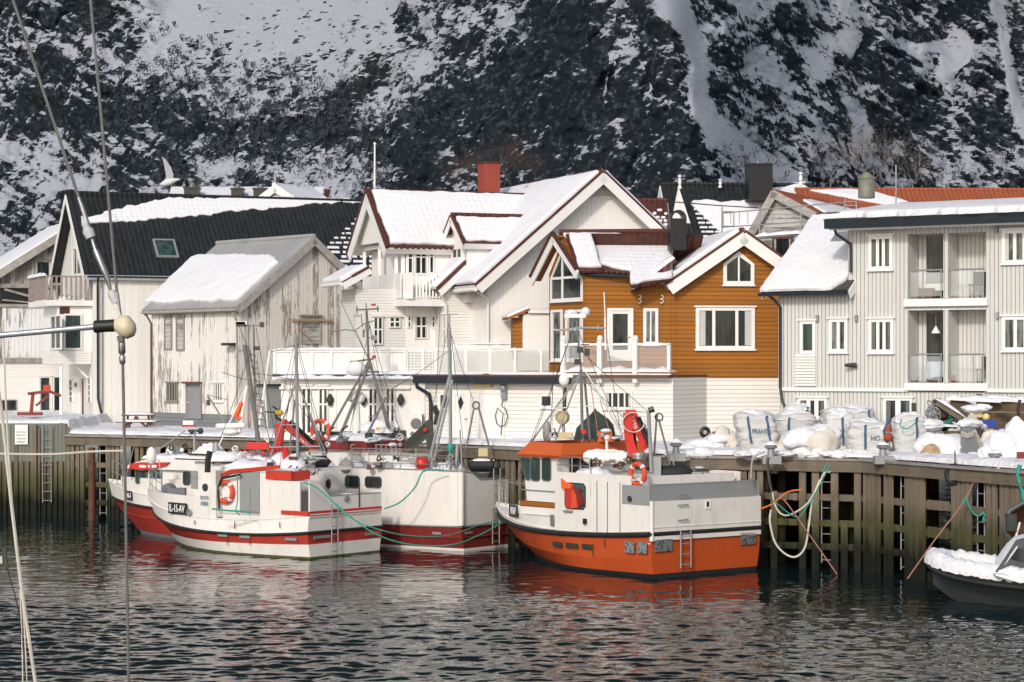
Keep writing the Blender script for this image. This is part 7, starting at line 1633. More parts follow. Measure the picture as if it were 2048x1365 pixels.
    # big tripod mast
    D = 89; tubes('mast', 'mast_grey', R, [[q(655, 870), q(738, 722), .07], [q(679, 876), q(740, 725), .09], [q(739, 722), q(781, 872), .085], [q(738, 740), q(733, 620), .07], [q(733, 620), q(732, 606), .03], [q(718, 744), q(758, 744), .06], [q(695, 801), q(710, 801), .04], [q(700, 725), q(748, 718), .05]], n=8)
    tubes('mast_stay', 'mast_grey', R, [[q(771, 795, -1), q(735, 868, -1), .075], [q(734, 868, -1), q(731, 880, -1), .06], [q(762, 790, -1), q(782, 860, -1), .03], [q(767, 795, -1), q(818, 890, -1), .015], [q(745, 725), q(770, 780), .015], [q(737, 835, -1), q(755, 830, -1), .03]], n=7)
    tubes('crosstree', 'mast_grey', R, [[q(712, 620), q(758, 618), .05], [q(714, 612), q(714, 628), .04], [q(755, 612), q(756, 624), .04], [q(722, 628), q(725, 655), .03], [q(728, 672), q(733, 640), .02], [q(734, 676), q(748, 676), .03], [q(666, 664), q(690, 660), q(710, 662), q(728, 648), q(752, 641), .03], [q(727, 660), q(727, 675), .06]])
    MB().cbox(q(713, 712), .75, .3, .22).build('radar_scanner', 'white_trim', R); MB().cbox(q(748, 676), .22, .15, .18).cbox(q(713, 632), .25, .1, .1).build('mast_lamps', 'galv', R); MB().cbox(q(748, 714), .16, .12, .12).cbox(q(747, 610), .18, .12, .08).build('red_lamps', 'hull_red', R)
    MB().ball(q(712, 738), .4, .25, .3, 10, 6).build('snow_dome', 'snow', R, smooth=True); MB().cbox(q(756, 858, -1), .15, .12, .1).build('yellow_lamp', 'yellow', R)
    # crane folded in black, double mast, gallows with net drum
    D = 86.2; cr = empty('folding_crane', q(845, 890), 'black folded deck crane leaning left beside the twin poles', 'crane')
    MB().bar(q(810, 895), q(862, 845), .22, .3).build('boom', 'black', cr); MB().bar(q(828, 893), q(856, 868), .16, .2).build('inner_boom', 'lamp_dark', cr); MB().bar(q(858, 842), q(862, 900), .3, .3).build('column', 'lamp_dark', cr); MB().ball(q(851, 861, -.2), .1).build('coupling', 'hull_red', cr)
    tubes('exhaust_pipe', 'lamp_dark', R, [[q(872, 850, .5), q(875, 830, .5), q(868, 812, .5), .11]], n=8)
    D = 85.4; tubes('twin_pole', 'galv', R, [[q(856, 935), q(899, 755), .09], [q(866, 930), q(905, 760), .07], [q(901, 945), q(899, 660), .075], [q(899, 660), q(899, 628), .04], [q(880, 630), q(917, 629), .025], [q(868, 902), q(885, 902), .03], [q(872, 852), q(882, 852), .03]], n=8)
    tubes('rope_wrap', 'rope_green', R, [[q(903, 900), q(902, 700), .03]]); MB().ball(q(901, 897), .12, .12, .2).build('knot', 'rope_green', R)
    tubes('gallows', 'mast_grey', R, [[q(932, 900, .3), q(948, 815, .3), .055], [q(978, 892, .3), q(957, 815, .3), .055], [q(918, 905, .2), q(934, 945, .2), .06], [q(976, 892, .3), q(982, 900, .3), .04]]); MB().torus(q(952, 811, .3), (0, 1, 0), .13, .04, 14, 6).build('shackle', 'mast_grey', R)
    tubes('stanchion', 'galv', R, [[q(924, 935), q(920, 860), .045], [q(912, 940), q(915, 890), .1], [q(893, 935), q(893, 915), .03], [q(908, 930), q(908, 915), .03]]); tubes('winch_beam', 'mast_grey', R, [[q(880, 897), q(925, 892), .05], [q(872, 912), q(900, 912), .025]])
    nd = empty('net_drum', q(965, 940), 'black net drum with snow on top above the white stern', 'net drum')
    MB().tube([q(938, 931), q(942, 931), q(985, 931), q(990, 931)], [.15, .25, .25, .15], 14).build('drum', 'black_rubber', nd, smooth=True); MB().tube([q(941, 941), q(966, 946), q(990, 941)], .05).build('cradle', 'galv', nd); MB().cbox(q(966, 905), .35, .2, .3).build('motor', 'beige', nd); MB().lathe(q(994, 932), [(.18, -.2), (.2, 0), (.12, .15)], (1, 0, 0), 12).build('flange', 'lamp_dark', nd); ledge_snow(q(940, 922), q(988, 922), .4, .14, nd, 9)
    single(MB().ball(P(843, 928, 85.0), .27, .27, .3, 14, 9, fn=lambda q_: 1 if q_.z > -.3 else 1-.35*(-q_.z-.3)).tube([P(840, 938, 85), P(841, 944, 85)], .08), 'red_buoy', 'buoy_red', 'round red buoy hanging on the shelter railing', 'buoy', smooth=True)
    for k, (x, y, lab) in enumerate(((692, 932, 'large grey-white ball fender in front of the railing, the lower left one'), (714, 922, 'large grey-white ball fender half behind its neighbour at the cage'))):
        single(MB().ball(P(x, y, 86.6+.6*k), .27).lathe(P(x, y-13, 86.6+.6*k), [(.06, 0), (.05, .08)], Z, 8), 'ball_fender', 'buoy_grey', lab, 'fender', 'ball fenders', smooth=True)
    # snow heap by the poles, ladder and rails at the stern
    for k in range(3): MB().ball(q(880+k*14, 938, .4), .5, .4, .25, 10, 6).build('snow_heap', 'snow', R, smooth=True)
    u, _ = af.ray(985, 1070); ladder(af, af.ray(986, 1070)[0], .15, 1.5, R, .42, off=.14, step=.3); ladder(af, af.ray(988, 960)[0], 1.2, 3.0, R, .4, off=.14, step=.35)
    for x in (920,): pass
    for x, y in ((875, 1067), (936, 1066)):
        fc = b.side(b.hw(3, 0)) if x < 920 else af; u, v = fc.ray(x, y); on(fc, (u, v), .42, .09, 'scupper', 'galv', R, off=.03)
    return b
bb = big_boat()
# ================================================================ boat 4: red hull at the far left
def left_boat():
    b = Boat('red_hulled_boat', -8.4, 87.9, -.84, .54, 3.6, 'small white boat with a red hull and red-browed cabin, farthest left of the moored boats')
    R = b.root
    b.setup([(-.5, -.5, -.5, 7.6, 1.5, 1.7), (.1, .1, .12, 8.2, 1.65, 1.8), (.7, .7, .85, 9.1, 1.75, 2.0), (1.2, 1.15, 1.45, 9.7, 1.8, 2.3), (1.7, 1.6, 2.15, 9.9, 1.8, 2.4)], .42, .96)
    b.band(0, 1, 'hull_bottom', 'grey_plastic'); b.band(1, 2, 'hull', 'hull_red'); b.band(2, 3, 'hull_strake', 'hull_red'); b.band(3, 4, 'bulwark', 'hull_white'); b.rail(3, .05, 'rub_rail', 'black_rubber', .02); b.rail(2, .02, 'chine_rail', 'hull_red', .01); b.rail(4, .03, 'bulwark_rail', 'hull_white', 0); b.deck(4, 'deck', 'snow', dz=-.1)
    s1 = b.side(1.35); a1 = b.az(280, 960, 1.35)[0]; a0 = a1-4.2
    mb = MB(); b.box(mb, a0, a1+.1, -1.35, 1.35, 1.7, 2.85, rake=-.1, tum=.06); mb.build('cabin', 'cabin_white', R)
    b.strip(4, .35, .86, 1.6, 2.35, 'cabin_shoulder', 'hull_white', out=-.12, th=.1); 
    rwin(s1, *s1.rect(271, 940, 295, 968), R, 'glass_green', ch=.05); rwin(s1, *s1.rect(299, 940, 324, 967), R, 'glass_green', ch=.1)
    fr = Face(b.pt(a1+.1, 0, 0), b.n, Z, b.h); 
    # curved roof with red brow
    mb = MB(); prof = []
    for i in range(13):
        t = i/12; a = a1+.55-t*4.9; z = 2.85+.36*math.sin(min(1, t*2.6)*math.pi/2); prof.append((a, z))
    for a, z in prof: mb.v += [b.pt(a, 1.45, z), b.pt(a, -1.45, z), b.pt(a, 1.5, 2.72), b.pt(a, -1.5, 2.72)]
    for i in range(12): q_ = 4*i; mb.f += [[q_, q_+4, q_+5, q_+1], [q_, q_+2, q_+6, q_+4], [q_+1, q_+5, q_+7, q_+3]]
    mb.f += [[0, 1, 3, 2], [48, 50, 51, 49], ]; mb.build('cabin_roof', 'cabin_white', R)
    sb_ = b.side(1.52); pz = sb_.poly([(259, 937), (262, 928), (280, 925), (340, 925), (333, 932), (310, 938), (285, 941)]); mb = MB(); mb.prism(sb_, pz, -.03, .06); mb.build('brow', 'red_paint', R); mb = MB(); b.box(mb, a1+.35, a1+.62, -1.4, 1.4, 2.66, 2.84); mb.build('brow_front', 'red_paint', R)
    for x, w_ in ((288, .35), (301, .12), (311, .25)): u, v = sb_.ray(x, 933); on(sb_, (u, v), w_, .10, 'brow_mark', 'letter_white', R, off=.065)
    for k in range(4): ledge_snow(b.pt(a1+.1, .9-.6*k, 3.12), b.pt(a1-3.6, .9-.6*k, 3.2), .9, .16, R, 90+k)
    ts = (.84, .9, .96); pts = [b.lp(4, t, 1, -.1) for t in ts]; tubes('bow_rail', 'galv', R, [[p_+Z*.9 for p_ in pts]+[.025]]+[[p_, p_+Z*.9, .025] for p_ in pts]+[[p_+Z*.45 for p_ in pts]+[.02], [b.lp(4, .93, -.5, 0), b.lp(4, .93, -.5, 0)+Z*1.5-b.h*.5, .03]])
    fc, uv = b.skin(259, 991, 4); on(fc, (uv[0], uv[1]), .5, .36, 'name_plate', 'plate_black', R, off=.04); text_mesh('-46-I', fc, uv[0]-.2, uv[1]-.11, .22, 'letter_white', 'lettering', R, off=.065, width=.42, bold=.02)
    D = 90.5; q = lambda x, y, d=0: P(x, y, D+d)
    tubes('mast', 'galv', R, [[q(389, 920), q(389, 862), .08], [q(366, 868), q(405, 868), .03], [q(300, 912), q(370, 862), .035], [q(390, 800, -.2), q(392, 868, -.2), .015]]); MB().cbox(q(377, 847), .42, .25, .22).build('radar_box', 'white_trim', R); MB().cbox(q(389, 862), .5, .1, .1).ball(q(401, 862), .12).ball(q(384, 864), .1).build('mast_lamps', 'lamp_dark', R); MB().cbox(q(377, 852), .5, .26, .08).build('red_band', 'hull_red', R)
    MB().ball(q(342, 908, .3), .22, .2, .35).build('horn', 'white_trim', R, smooth=True); tubes('light_frame', 'galv', R, [[q(350, 922), q(350, 892), q(358, 892), q(358, 922), .03]]); MB().cbox(q(356, 900), .25, .2, .35).build('lamp_cluster', 'grey_plastic', R)
    # aft cabin with door, behind the bow rail of the next boat
    return b
lb = left_boat()

def wires(root, D, L, name='rigging_wire', m='rope_dark', r=.011):
    for k, (x0, y0, x1, y1) in enumerate(L):
        a, c = P(x0, y0, D), P(x1, y1, D+.3*(k % 3-1)); mid = (a+c)/2-Z*.02*(c-a).length; MB().tube([a, mid, c], r, 5).build(name, m, root)
wires(sb.root, 83, [(592, 676, 528, 940), (592, 676, 655, 905), (592, 740, 548, 948), (500, 706, 440, 880), (500, 706, 545, 905), (512, 655, 556, 900), (592, 800, 655, 890), (478, 652, 500, 706), (596, 760, 508, 745), (540, 705, 592, 690), (650, 905, 700, 900), (444, 745, 494, 760), (418, 790, 455, 800)])
wires(bb.root, 88.5, [(739, 722, 680, 600), (739, 650, 700, 862), (739, 650, 800, 862), (733, 624, 766, 790), (899, 660, 950, 812), (899, 640, 850, 890), (899, 640, 932, 930), (712, 662, 738, 720), (901, 700, 766, 790), (880, 632, 868, 880)])
wires(ob.root, 79.5, [(1153, 640, 1060, 885), (1155, 660, 1243, 862), (1112, 658, 1100, 870), (1211, 658, 1240, 860), (1160, 700, 1298, 825), (1168, 760, 1300, 880), (1153, 640, 1035, 960), (1297, 825, 1262, 822)])
wires(lb.root, 90.5, [(389, 862, 262, 960), (389, 862, 350, 915), (389, 870, 420, 915)])
rnd = random.Random(77)
def gear(root, D, x0, x1, y0, y1, n, ms, name='deck_gear'):
    for k in range(n):
        x, y = rnd.uniform(x0, x1), rnd.uniform(y0, y1); c = P(x, y, D+rnd.uniform(-.5, .5)); t = k % 5; s = D/F
        if t == 0: MB().cbox(c, rnd.uniform(6, 16)*s, .3, rnd.uniform(5, 11)*s).build(name, rnd.choice(ms), root, bevel=.01)
        elif t == 1: MB().tube([c, c+Vector((rnd.uniform(-14, 14)*s, .2, rnd.uniform(4, 16)*s))], rnd.uniform(1, 2.2)*s, 7).build(name, rnd.choice(ms), root)
        elif t == 2: MB().torus(c, (rnd.uniform(-1, 1), -1, rnd.uniform(-.3, 1)), rnd.uniform(4, 7)*s, 1.3*s, 14, 6).torus(c+Z*.05, (rnd.uniform(-1, 1), -1, rnd.uniform(0, 1)), 5*s, 1.2*s, 14, 6).build('rope_coil', rnd.choice(ms), root)
        elif t == 3: MB().lathe(c-Z*4*s, [(3*s, 0), (4.5*s, 2*s), (4*s, 6*s), (2*s, 8*s)], (rnd.uniform(-.6, .6), .2, 1), 10).build(name, rnd.choice(ms), root, smooth=True)
        else: MB().ball(c, rnd.uniform(5, 10)*s, .3, rnd.uniform(2, 4)*s, 16, 8, fn=lambda q: 1+.3*MN.fractal(q*2+c, .7, 2.1, 4)).build('snow_clump', 'snow', root, smooth=True)
gear(sb.root, 82.6, 532, 640, 915, 950, 34, ['lamp_dark', 'galv', 'mast_grey', 'black_rubber', 'rust', 'crane_red', 'cabin_white'])
gear(sb.root, 83.5, 430, 530, 895, 935, 16, ['lamp_dark', 'galv', 'mast_grey', 'cabin_white', 'hull_red'])
gear(bb.root, 87.5, 650, 830, 862, 892, 22, ['lamp_dark', 'galv', 'mast_grey', 'cabin_white', 'tarp_green'])
gear(bb.root, 85.6, 735, 925, 915, 938, 26, ['lamp_dark', 'galv', 'mast_grey', 'tarp_green', 'rope_green', 'brown'])
gear(ob.root, 78.3, 1100, 1240, 868, 884, 16, ['lamp_dark', 'galv', 'mast_grey', 'beige', 'cabin_white'])
gear(ob.root, 76.2, 1180, 1262, 915, 934, 16, ['lamp_dark', 'galv', 'mast_grey', 'rust', 'black_rubber'])
gear(ob.root, 76.3, 1310, 1400, 935, 958, 12, ['lamp_dark', 'galv', 'black_rubber', 'rust'])
gear(lb.root, 90, 340, 420, 895, 915, 9, ['lamp_dark', 'galv', 'cabin_white'])
for nm, bt, L in (('rust_streak', ob, ((1035, 1070, 12), (1186, 1100, 22), (1210, 1085, 16), (1065, 1080, 14))), ('rust_streak', sb, ((470, 1050, 16), (560, 1050, 12), (390, 1045, 10), (455, 1082, 18), (500, 1084, 14)))):
    for x, y, h_ in L:
        fc, uv = bt.skin(x, y, 3); s = 80/F; on(fc, uv, 2.0*s, h_*s, nm, 'rust', bt.root, th=.004, off=.02)
# ---------------------------------------------------------------- mooring lines between the boats
rope(RP([(608, 965, -2.8), (636, 978, -2.8), (690, 1025, -3), (740, 1062, -3), (790, 1083, -2.6), (850, 1092, -2), (910, 1089, -1.4), (960, 1070, 0), (1003, 1047, 1)], 82.5), .028, 'rope_green', 'turquoise mooring line sagging from the striped boat to the orange bow', 8, group='turquoise mooring lines')
rope(RP([(650, 990, -2.9), (700, 1035, -3), (760, 1060, -3), (830, 1073, -2.4), (900, 1070, -1.5), (960, 1050, 0), (1000, 1040, 1)], 82.5), .018, 'rope_green', 'thinner turquoise mooring line just above the long sagging one', 8, group='turquoise mooring lines')
rope(RP([(768, 1018), (800, 1005), (830, 975), (845, 945), (870, 940), (890, 942)], 83.3), .03, 'rope_green', 'turquoise line curving up to the shelter edge of the large white boat', 8, group='turquoise mooring lines')
rope(RP([(475, 950), (475, 1000), (472, 1022), (480, 1030)], 81.2), .022, 'rope_green', 'turquoise rope hanging down beside the lifebuoy in the recess', 6, group='turquoise mooring lines')
rope(RP([(424, 1018), (450, 1021), (490, 1024), (500, 1028)], 81.0), .035, 'rope_green', 'turquoise rope wound along the gunwale bar', 6, group='turquoise mooring lines')
import mathutils.noise as MN
# ================================================================ big bags and clutter on the right quay
def bulk_bag(px0, px1, py0, py1, D, lab, tilt=0, seed=1, straps=(.3, .8), txt=None, txtu=.35, slump=0, m='bag', group='white bulk bags on the quay'):
    w_ = (px1-px0)/F*D; c = P((px0+px1)/2, py1, D+w_*.4); hgt = (py1-py0)/F*D; rnd = random.Random(seed)
    r = empty('bulk_bag', c, lab, 'bulk bag', group); W = w_/2; A = math.radians(tilt); sh = math.tan(A)
    ph = [rnd.uniform(0, 6.28) for _ in range(8)]
    def surf(u, v):
        a = u*2*math.pi; ca, sa = math.cos(a), math.sin(a); e = 4.2-slump
        k = (abs(ca)**e+abs(sa)**e)**(-1/e); 
        prof = (.90+.12*math.sin(v*math.pi)) if v < .8 else (1.0-.0*(v))*(.97-.9*((v-.8)/.2)**2.6*.55)
        prof *= 1+.022*math.sin(a*3+ph[0])+.018*math.sin(a*7+v*9+ph[1])+.014*math.sin(v*26+3*math.sin(a*2+ph[2]))
        zz = hgt*(v if v < .8 else .8+.2*(1-(1-(v-.8)/.2)**2)*.8)
        zz += hgt*.03*math.sin(a*2+ph[3])*v
        prof *= 1+.07*MN.fractal(Vector((ca*1.4+seed, sa*1.4, zz*7/max(hgt, .5))), .6, 2.2, 4)-.035*abs(MN.noise(Vector((a*2.2+seed, 3, zz*6+a))))
        return c+Vector((ca*k*W*prof+zz*sh, sa*k*W*prof*.9, zz))
    mb = MB(); mb.grid(surf, 72, 44); mb.build('sack', m, r, smooth=True)
    def top(x, y): 
        rr = max(abs(x), abs(y)); rr = (abs(x)**4+abs(y)**4)**.25
        z = hgt*(.84+.20*(1-rr**2.4))+.03*math.sin(x*6+ph[4])*math.cos(y*5+ph[5]); return c+Vector((x*W*.97+z*sh, y*W*.9, z-.02+.09*MN.fractal(Vector((x*1.5+seed, y*1.5, 0)), .7, 2.1, 4)))
    mb = MB(); mb.grid(lambda u, v: top(*(lambda a, q: (math.cos(a)*q*((abs(math.cos(a))**4+abs(math.sin(a))**4)**-.25), math.sin(a)*q*((abs(math.cos(a))**4+abs(math.sin(a))**4)**-.25)))(u*2*math.pi, v)), 32, 10); mb.build('snow_cap', 'snow', r, smooth=True)
    for s in straps:
        x = -W*.9+2*W*.9*s; pts = []
        for k in range(9):
            v = .22+.62*k/8; au = -math.pi/2+(s-.5)*1.35; p = surf((au/(2*math.pi)) % 1, v); d = Vector((p.x-c.x, p.y-c.y, 0)).normalized(); pts.append(p+d*.02+Vector((0, -.02, 0)))
        pts.append(pts[-1]+Vector((.05, .1, .09))); mb = MB()
        for a, b in zip(pts[:-1], pts[1:]): mb.hexa([a+Vector(q) for q in ((-.04, 0, 0), (.04, 0, 0), (.04, .02, 0), (-.04, .02, 0))]+[b+Vector(q) for q in ((-.04, 0, 0), (.04, 0, 0), (.04, .02, 0), (-.04, .02, 0))])
        mb.build('strap', 'bag_blue', r)
    if txt:
        yf = min(surf(u/60, .5).y for u in range(60)); fc = Face(Vector((c.x, yf-.03, c.z)), (1, 0, 0), Z, (0, -1, 0)); fw = .9*W
        text_mesh(txt, fc, -W*.9+2*W*txtu*.9+hgt*.5*sh, hgt*.46, .17, 'ink_blue', 'lettering', r, off=.01, width=fw, bold=.015)
        text_mesh('BIG BAG' if False else '— —', fc, -W*.9+2*W*txtu*.9+hgt*.4*sh, hgt*.36, .03, 'ink_blue', 'lettering', r, off=.01, width=fw*.8) if False else None
    return r
bulk_bag(1545, 1632, 824, 902, 79.5, 'slumped bulk bag with one blue strap half behind the leaning one', 0, 3, (.25,), slump=1.2)
bulk_bag(1566, 1622, 808, 880, 80.5, 'farthest-left snow-topped bulk bag low behind the leaning one, blue knot at its right', 0, 13, (.95,), slump=1.5) 
bulk_bag(1478, 1560, 822, 904, 77.6, 'leftmost bulk bag leaning left, two blue straps and faded blue lettering', -9, 4, (.22, .86), 'FRANTS', .33)
bulk_bag(1640, 1750, 812, 885, 79.2, 'tall bulk bag at the back with a blue strap across its snowy top', 0, 5, (.95,), slump=1)
bulk_bag(1650, 1712, 822, 908, 77.2, 'bulk bag with vertical blue strap, lettering at its left edge, beside the creased one', -2, 6, (.55,), 'UEX', .0)
bulk_bag(1692, 1776, 840, 914, 76.2, 'broad creased bulk bag at the very edge with a central blue strap and faded print', 0, 7, (.34,), 'HOMA', .52)
bulk_bag(1784, 1852, 828, 905, 75.8, 'bulk bag tied with a green cord right of the orange float', 0, 8, (.72,), None, slump=1.4)
# heap of slumped white sacks under snow
def heap(pxs, D, name, m, lab, cat, seed=1, group=None):
    mb = MB(); rnd = random.Random(seed)
    for x, y, rx, rz in pxs:
        s = D/F; ph = rnd.uniform(0, 6); mb.ball(P(x, y, D+rnd.uniform(-.2, .3)), rx*s, rx*s*.8, rz*s, 34, 20, fn=lambda q, ph=ph: 1+.24*MN.fractal(q*1.3+Vector((ph, seed, 0)), 1.0, 2.1, 4)-.07*abs(MN.noise(q*4+Vector((0, ph, 3)))))
    return single(mb, name, m, lab, cat, group, smooth=True)
heap([(1600, 890, 42, 30), (1640, 885, 38, 30), (1572, 898, 22, 16)], 77.2, 'sack_heap', 'tarp_white', 'slumped white sacks between the leaning bag and the strap bags', 'sacks', 2)
heap([(1610, 876, 40, 24), (1648, 868, 34, 20), (1585, 886, 20, 12)], 77.1, 'snow_heap', 'snow', 'snow lying over the slumped white sacks', 'snow', 3)
heap([(1855, 890, 30, 22), (1895, 893, 42, 26), (1930, 900, 28, 20)], 74.2, 'snow_heap', 'snow', 'rounded snow mound right of the green-corded bag', 'snow', 4)
heap([(1862, 905, 22, 18)], 73.6, 'orange_sack', 'pale_wood', 'torn orange-brown sack in the snow below the planks', 'sack', 6)
heap([(2010, 890, 42, 30), (2040, 880, 40, 40), (1985, 905, 30, 18), (2040, 910, 40, 26)], 71, 'snow_heap', 'snow', 'big snow mound at the right border behind the ropes', 'snow', 5)
heap([(1440, 878, 30, 12), (1410, 890, 40, 12), (1385, 896, 40, 10), (1465, 885, 30, 16), (1452, 868, 18, 10)], 80, 'snow_heap', 'snow', 'lumpy snow bank in front of the white base wall', 'snow', 7)
heap([(1430, 884, 16, 22), (1445, 870, 14, 20), (1468, 882, 12, 18)], 79.6, 'white_tarpaulin', 'tarp_white', 'crumpled white tarpaulin left of the leaning bag', 'tarpaulin', 8)
single(MB().torus(P(1410, 865, 80), (0.2, -1, 0), .14, .07, 18, 8), 'hose_coil', 'black', 'small black coil leaning on the snow bank', 'coil')
rope(RP([(1408, 888), (1418, 875), (1430, 864)], 79.8), .05, 'brown', 'rusty pipe sticking out of the snow bank', 3, cat='pipe', name='pipe')
single(MB().ball(P(1776, 875, 75.6), .15).lathe(P(1776, 864, 75.6), [(.1, 0), (.1, .15), (.05, .2)], Z, 10), 'orange_float', 'orange_rust', 'small orange float hanging between two bulk bags', 'float', smooth=True)
single(MB().tube([P(1775, 895, 75.7), P(1768, 862, 75.7), P(1778, 840, 75.8)], .05), 'blue_strap', 'bag_blue', 'loose blue strap above the orange float', 'strap')
rope(RP([(1803, 838), (1801, 852), (1812, 858), (1824, 852), (1832, 845)], 75.3), .02, 'rope_green', 'green cord tied round the rightmost bulk bag', 6)
for k, (x0, x1, d) in enumerate(((1335, 1475, 78.2), (1480, 1560, 76.9), (1560, 1650, 76.5), (1640, 1775, 76.3), (1775, 1860, 75.2), (1850, 1960, 73.4), (1940, 2060, 70.6))):
    heap([(x0+(x1-x0)*(i+.5)/5, 908+(k > 3)*5+(k > 5)*12+(i % 2)*3, 22, 7+3*(i % 3)) for i in range(5)], d, 'snow_bank', 'snow_deep', ['trampled snow bank before the white base wall', 'snow bank at the foot of the leaning bag', 'snow bank under the slumped sacks', 'snow bank at the foot of the strap bags', 'snow bank beneath the green-corded bag', 'snow bank in front of the mound and grey plates', 'snow bank at the right border by the rope bollard'][k], 'snow', 30+k)
heap([(1765, 880, 18, 26), (1850, 862, 26, 22), (1868, 870, 20, 16)], 76.4, 'sack_heap', 'bag', 'creased pale sacks slumped behind the green-corded bag', 'sacks', 41); heap([(1858, 850, 30, 12), (1766, 858, 14, 8)], 76.4, 'snow_heap', 'snow', 'snow on the creased pale sacks behind the green-corded bag', 'snow', 42)
heap([(1985, 880, 24, 20), (2008, 872, 20, 14)], 72.4, 'tarpaulin_heap', 'tarp_white', 'off-white crumpled tarpaulin before the lower blue tub', 'tarpaulin', 43)
# wooden bin full of gear
D = 76.5; q = lambda x, y, d=0: P(x, y, D+d)
bn = empty('wooden_bin', q(1900, 880), 'open brown wooden bin full of fishing gear under snow', 'bin')
MB().add([q(1864, 862), q(1935, 862), q(1935, 862, 1.2), q(1864, 862, 1.2), q(1864, 882), q(1935, 882), q(1935, 882, 1.2), q(1864, 882, 1.2)], [(0, 1, 2, 3), (7, 6, 5, 4), (0, 4, 5, 1), (1, 5, 6, 2), (2, 6, 7, 3), (3, 7, 4, 0)]).build('front_board', 'brown_board', bn)
MB().bar(q(1874, 803), q(1926, 838), .12, .26).build('slanted_board', 'wood', bn); MB().bar(q(1872, 800, .3), q(1872, 868, .3), .16).build('post', 'brown_board', bn); MB().bar(q(1900, 806, .9), q(1940, 822, .9), .1, .5).build('back_board', 'brown_board', bn)
ledge_snow(q(1872, 800), q(1930, 836), .35, .14, bn, 11); ledge_snow(q(1890, 800, .9), q(2000, 806, .9), .5, .2, bn, 12); ledge_snow(q(1870, 853, .3), q(1935, 855, .3), .5, .12, bn, 13)
single(MB().ball(q(1884, 824, .5), .27), 'brown_float', 'brown', 'brown ball float in the gear bin under the slanted board', 'float', smooth=True)
gear = MB(); rnd = random.Random(3)
for k in range(26): c = q(rnd.uniform(1864, 1920), rnd.uniform(832, 856), rnd.uniform(.1, .9)); gear.tube([c, c+Vector((rnd.uniform(-.5, .5), rnd.uniform(-.2, .2), rnd.uniform(-.15, .3))), c+Vector((rnd.uniform(-.6, .6), 0, rnd.uniform(-.3, .1)))], rnd.uniform(.02, .06), 6)
tag(single(gear, 'net_tangle', 'green_plastic', 'tangle of dark green nets and ropes filling the wooden bin', 'nets'), kind='stuff')
gear = MB()
for k in range(16): c = q(rnd.uniform(1858, 1876), rnd.uniform(806, 850), .1); gear.torus(c, (rnd.uniform(-1, 1), -1, rnd.uniform(-1, 1)), .14, .022, 12, 5)
single(gear, 'cable_bundle', 'galv', 'bundle of grey cables hanging on the left post of the gear bin', 'cables')
# plank wall at the right
Dw = 78.0; hw_ = atpx(1960, Dw, -30); fw_ = hw_.front(); wl = empty('plank_stack', fw_.pt(1, GZ, 0), 'dark brown plank wall topped with ragged snow at the right border', 'plank wall')
for k in range(5): z0 = GZ+.0+k*.36; MB().box(fw_, -.1+.03*(k % 2), 3.6, z0, z0+.345, -.08-.02*(k % 2), 0).build('plank', 'brown_board', wl)
MB().box(fw_, -.1, .06, GZ+1.2, GZ+2.05, .003, .1).build('post', 'brown_board', wl)
ledge_snow(fw_.pt(-.1, GZ+1.8, -.05), fw_.pt(3.5, GZ+1.8, -.05), .4, .16, wl, 15); ledge_snow(q(1985, 800, .3), q(2050, 806, -1), .3, .1, wl, 16)
# dark grey slabs leaning, blue tubs, yellow float, timber
D = 73.6
MB_ = lambda pts, dep: (lambda n: MB().add([q(x, y) for x, y in pts]+[q(x, y, dep) for x, y in pts], [list(range(n)), list(range(n, 2*n))[::-1]]+[(i, (i+1) % n, n+(i+1) % n, n+i) for i in range(n)]))(len(pts))
single(MB_([(1921, 858), (1947, 858), (1964, 913), (1921, 914)], .3), 'grey_plate', 'grey_plastic', 'dark grey tapered plate standing in the snow, the left of two', 'plate')
single(MB_([(1950, 868), (1958, 868), (1975, 905), (1964, 912)], .2), 'grey_strip', 'barge_grey', 'narrow grey strip leaning between plate and timber', 'strip')
single(MB_([(1968, 858), (1986, 858), (1988, 868), (1998, 868), (2004, 892), (1980, 898)], .3), 'grey_plate', 'barge_grey', 'lighter grey notched plate right of the dark leaning timber', 'plate')
single(MB().bar(q(1956, 856, -.1), q(1978, 898, -.1), .17, .14).bar(q(1978, 897, -.1), q(2002, 891, -.1), .14), 'timber', 'post_wood', 'dark leaning timber between two grey plates', 'timber')
mb = MB()
for k in range(5): mb.tube([q(1922, 862+k*2.5, -.05), q(1935, 868+k*2, -.08), q(1948, 862+k*2.5, -.05)], .012, 4)
single(mb, 'cord_loops', 'rope_white', 'thin white cord looped over the left grey plate', 'cord')
D = 75; single(MB_([(1960, 841), (1994, 841), (1992, 855), (1964, 855)], .5), 'blue_tub', 'blue_plastic', 'blue tub full of snow under the pale yellow float', 'tub')
single(MB_([(1995, 856), (2022, 858), (2010, 872), (2006, 880), (1996, 870)], .4), 'blue_tub', 'blue_plastic', 'second blue tub lower right against the plank wall', 'tub')
single(MB().ball(q(1972, 834), .12), 'yellow_float', 'pale_yellow', 'pale yellow ball float on the upper blue tub', 'float', smooth=True)
single(MB_([(1948, 823), (1966, 823), (1964, 835), (1946, 835)], .3), 'crate', 'beige', 'beige open crate beside the pale yellow float', 'crate')
heap([(1950, 818, 28, 8), (1965, 815, 18, 7)], 75, 'snow_heap', 'snow', 'snow cap on the beige crate and gear', 'snow', 21); heap([(1940, 848, 26, 10), (1955, 854, 20, 6)], 74.6, 'snow_heap', 'snow', 'snow between the gear bin and the grey plates', 'snow', 22)
rope(RP([(2040, 800), (2036, 820), (2040, 850), (2046, 870)], 72.5), .05, 'rope_dark', 'black hose hanging in a loop against the plank wall', 6, cat='hose', name='hose')
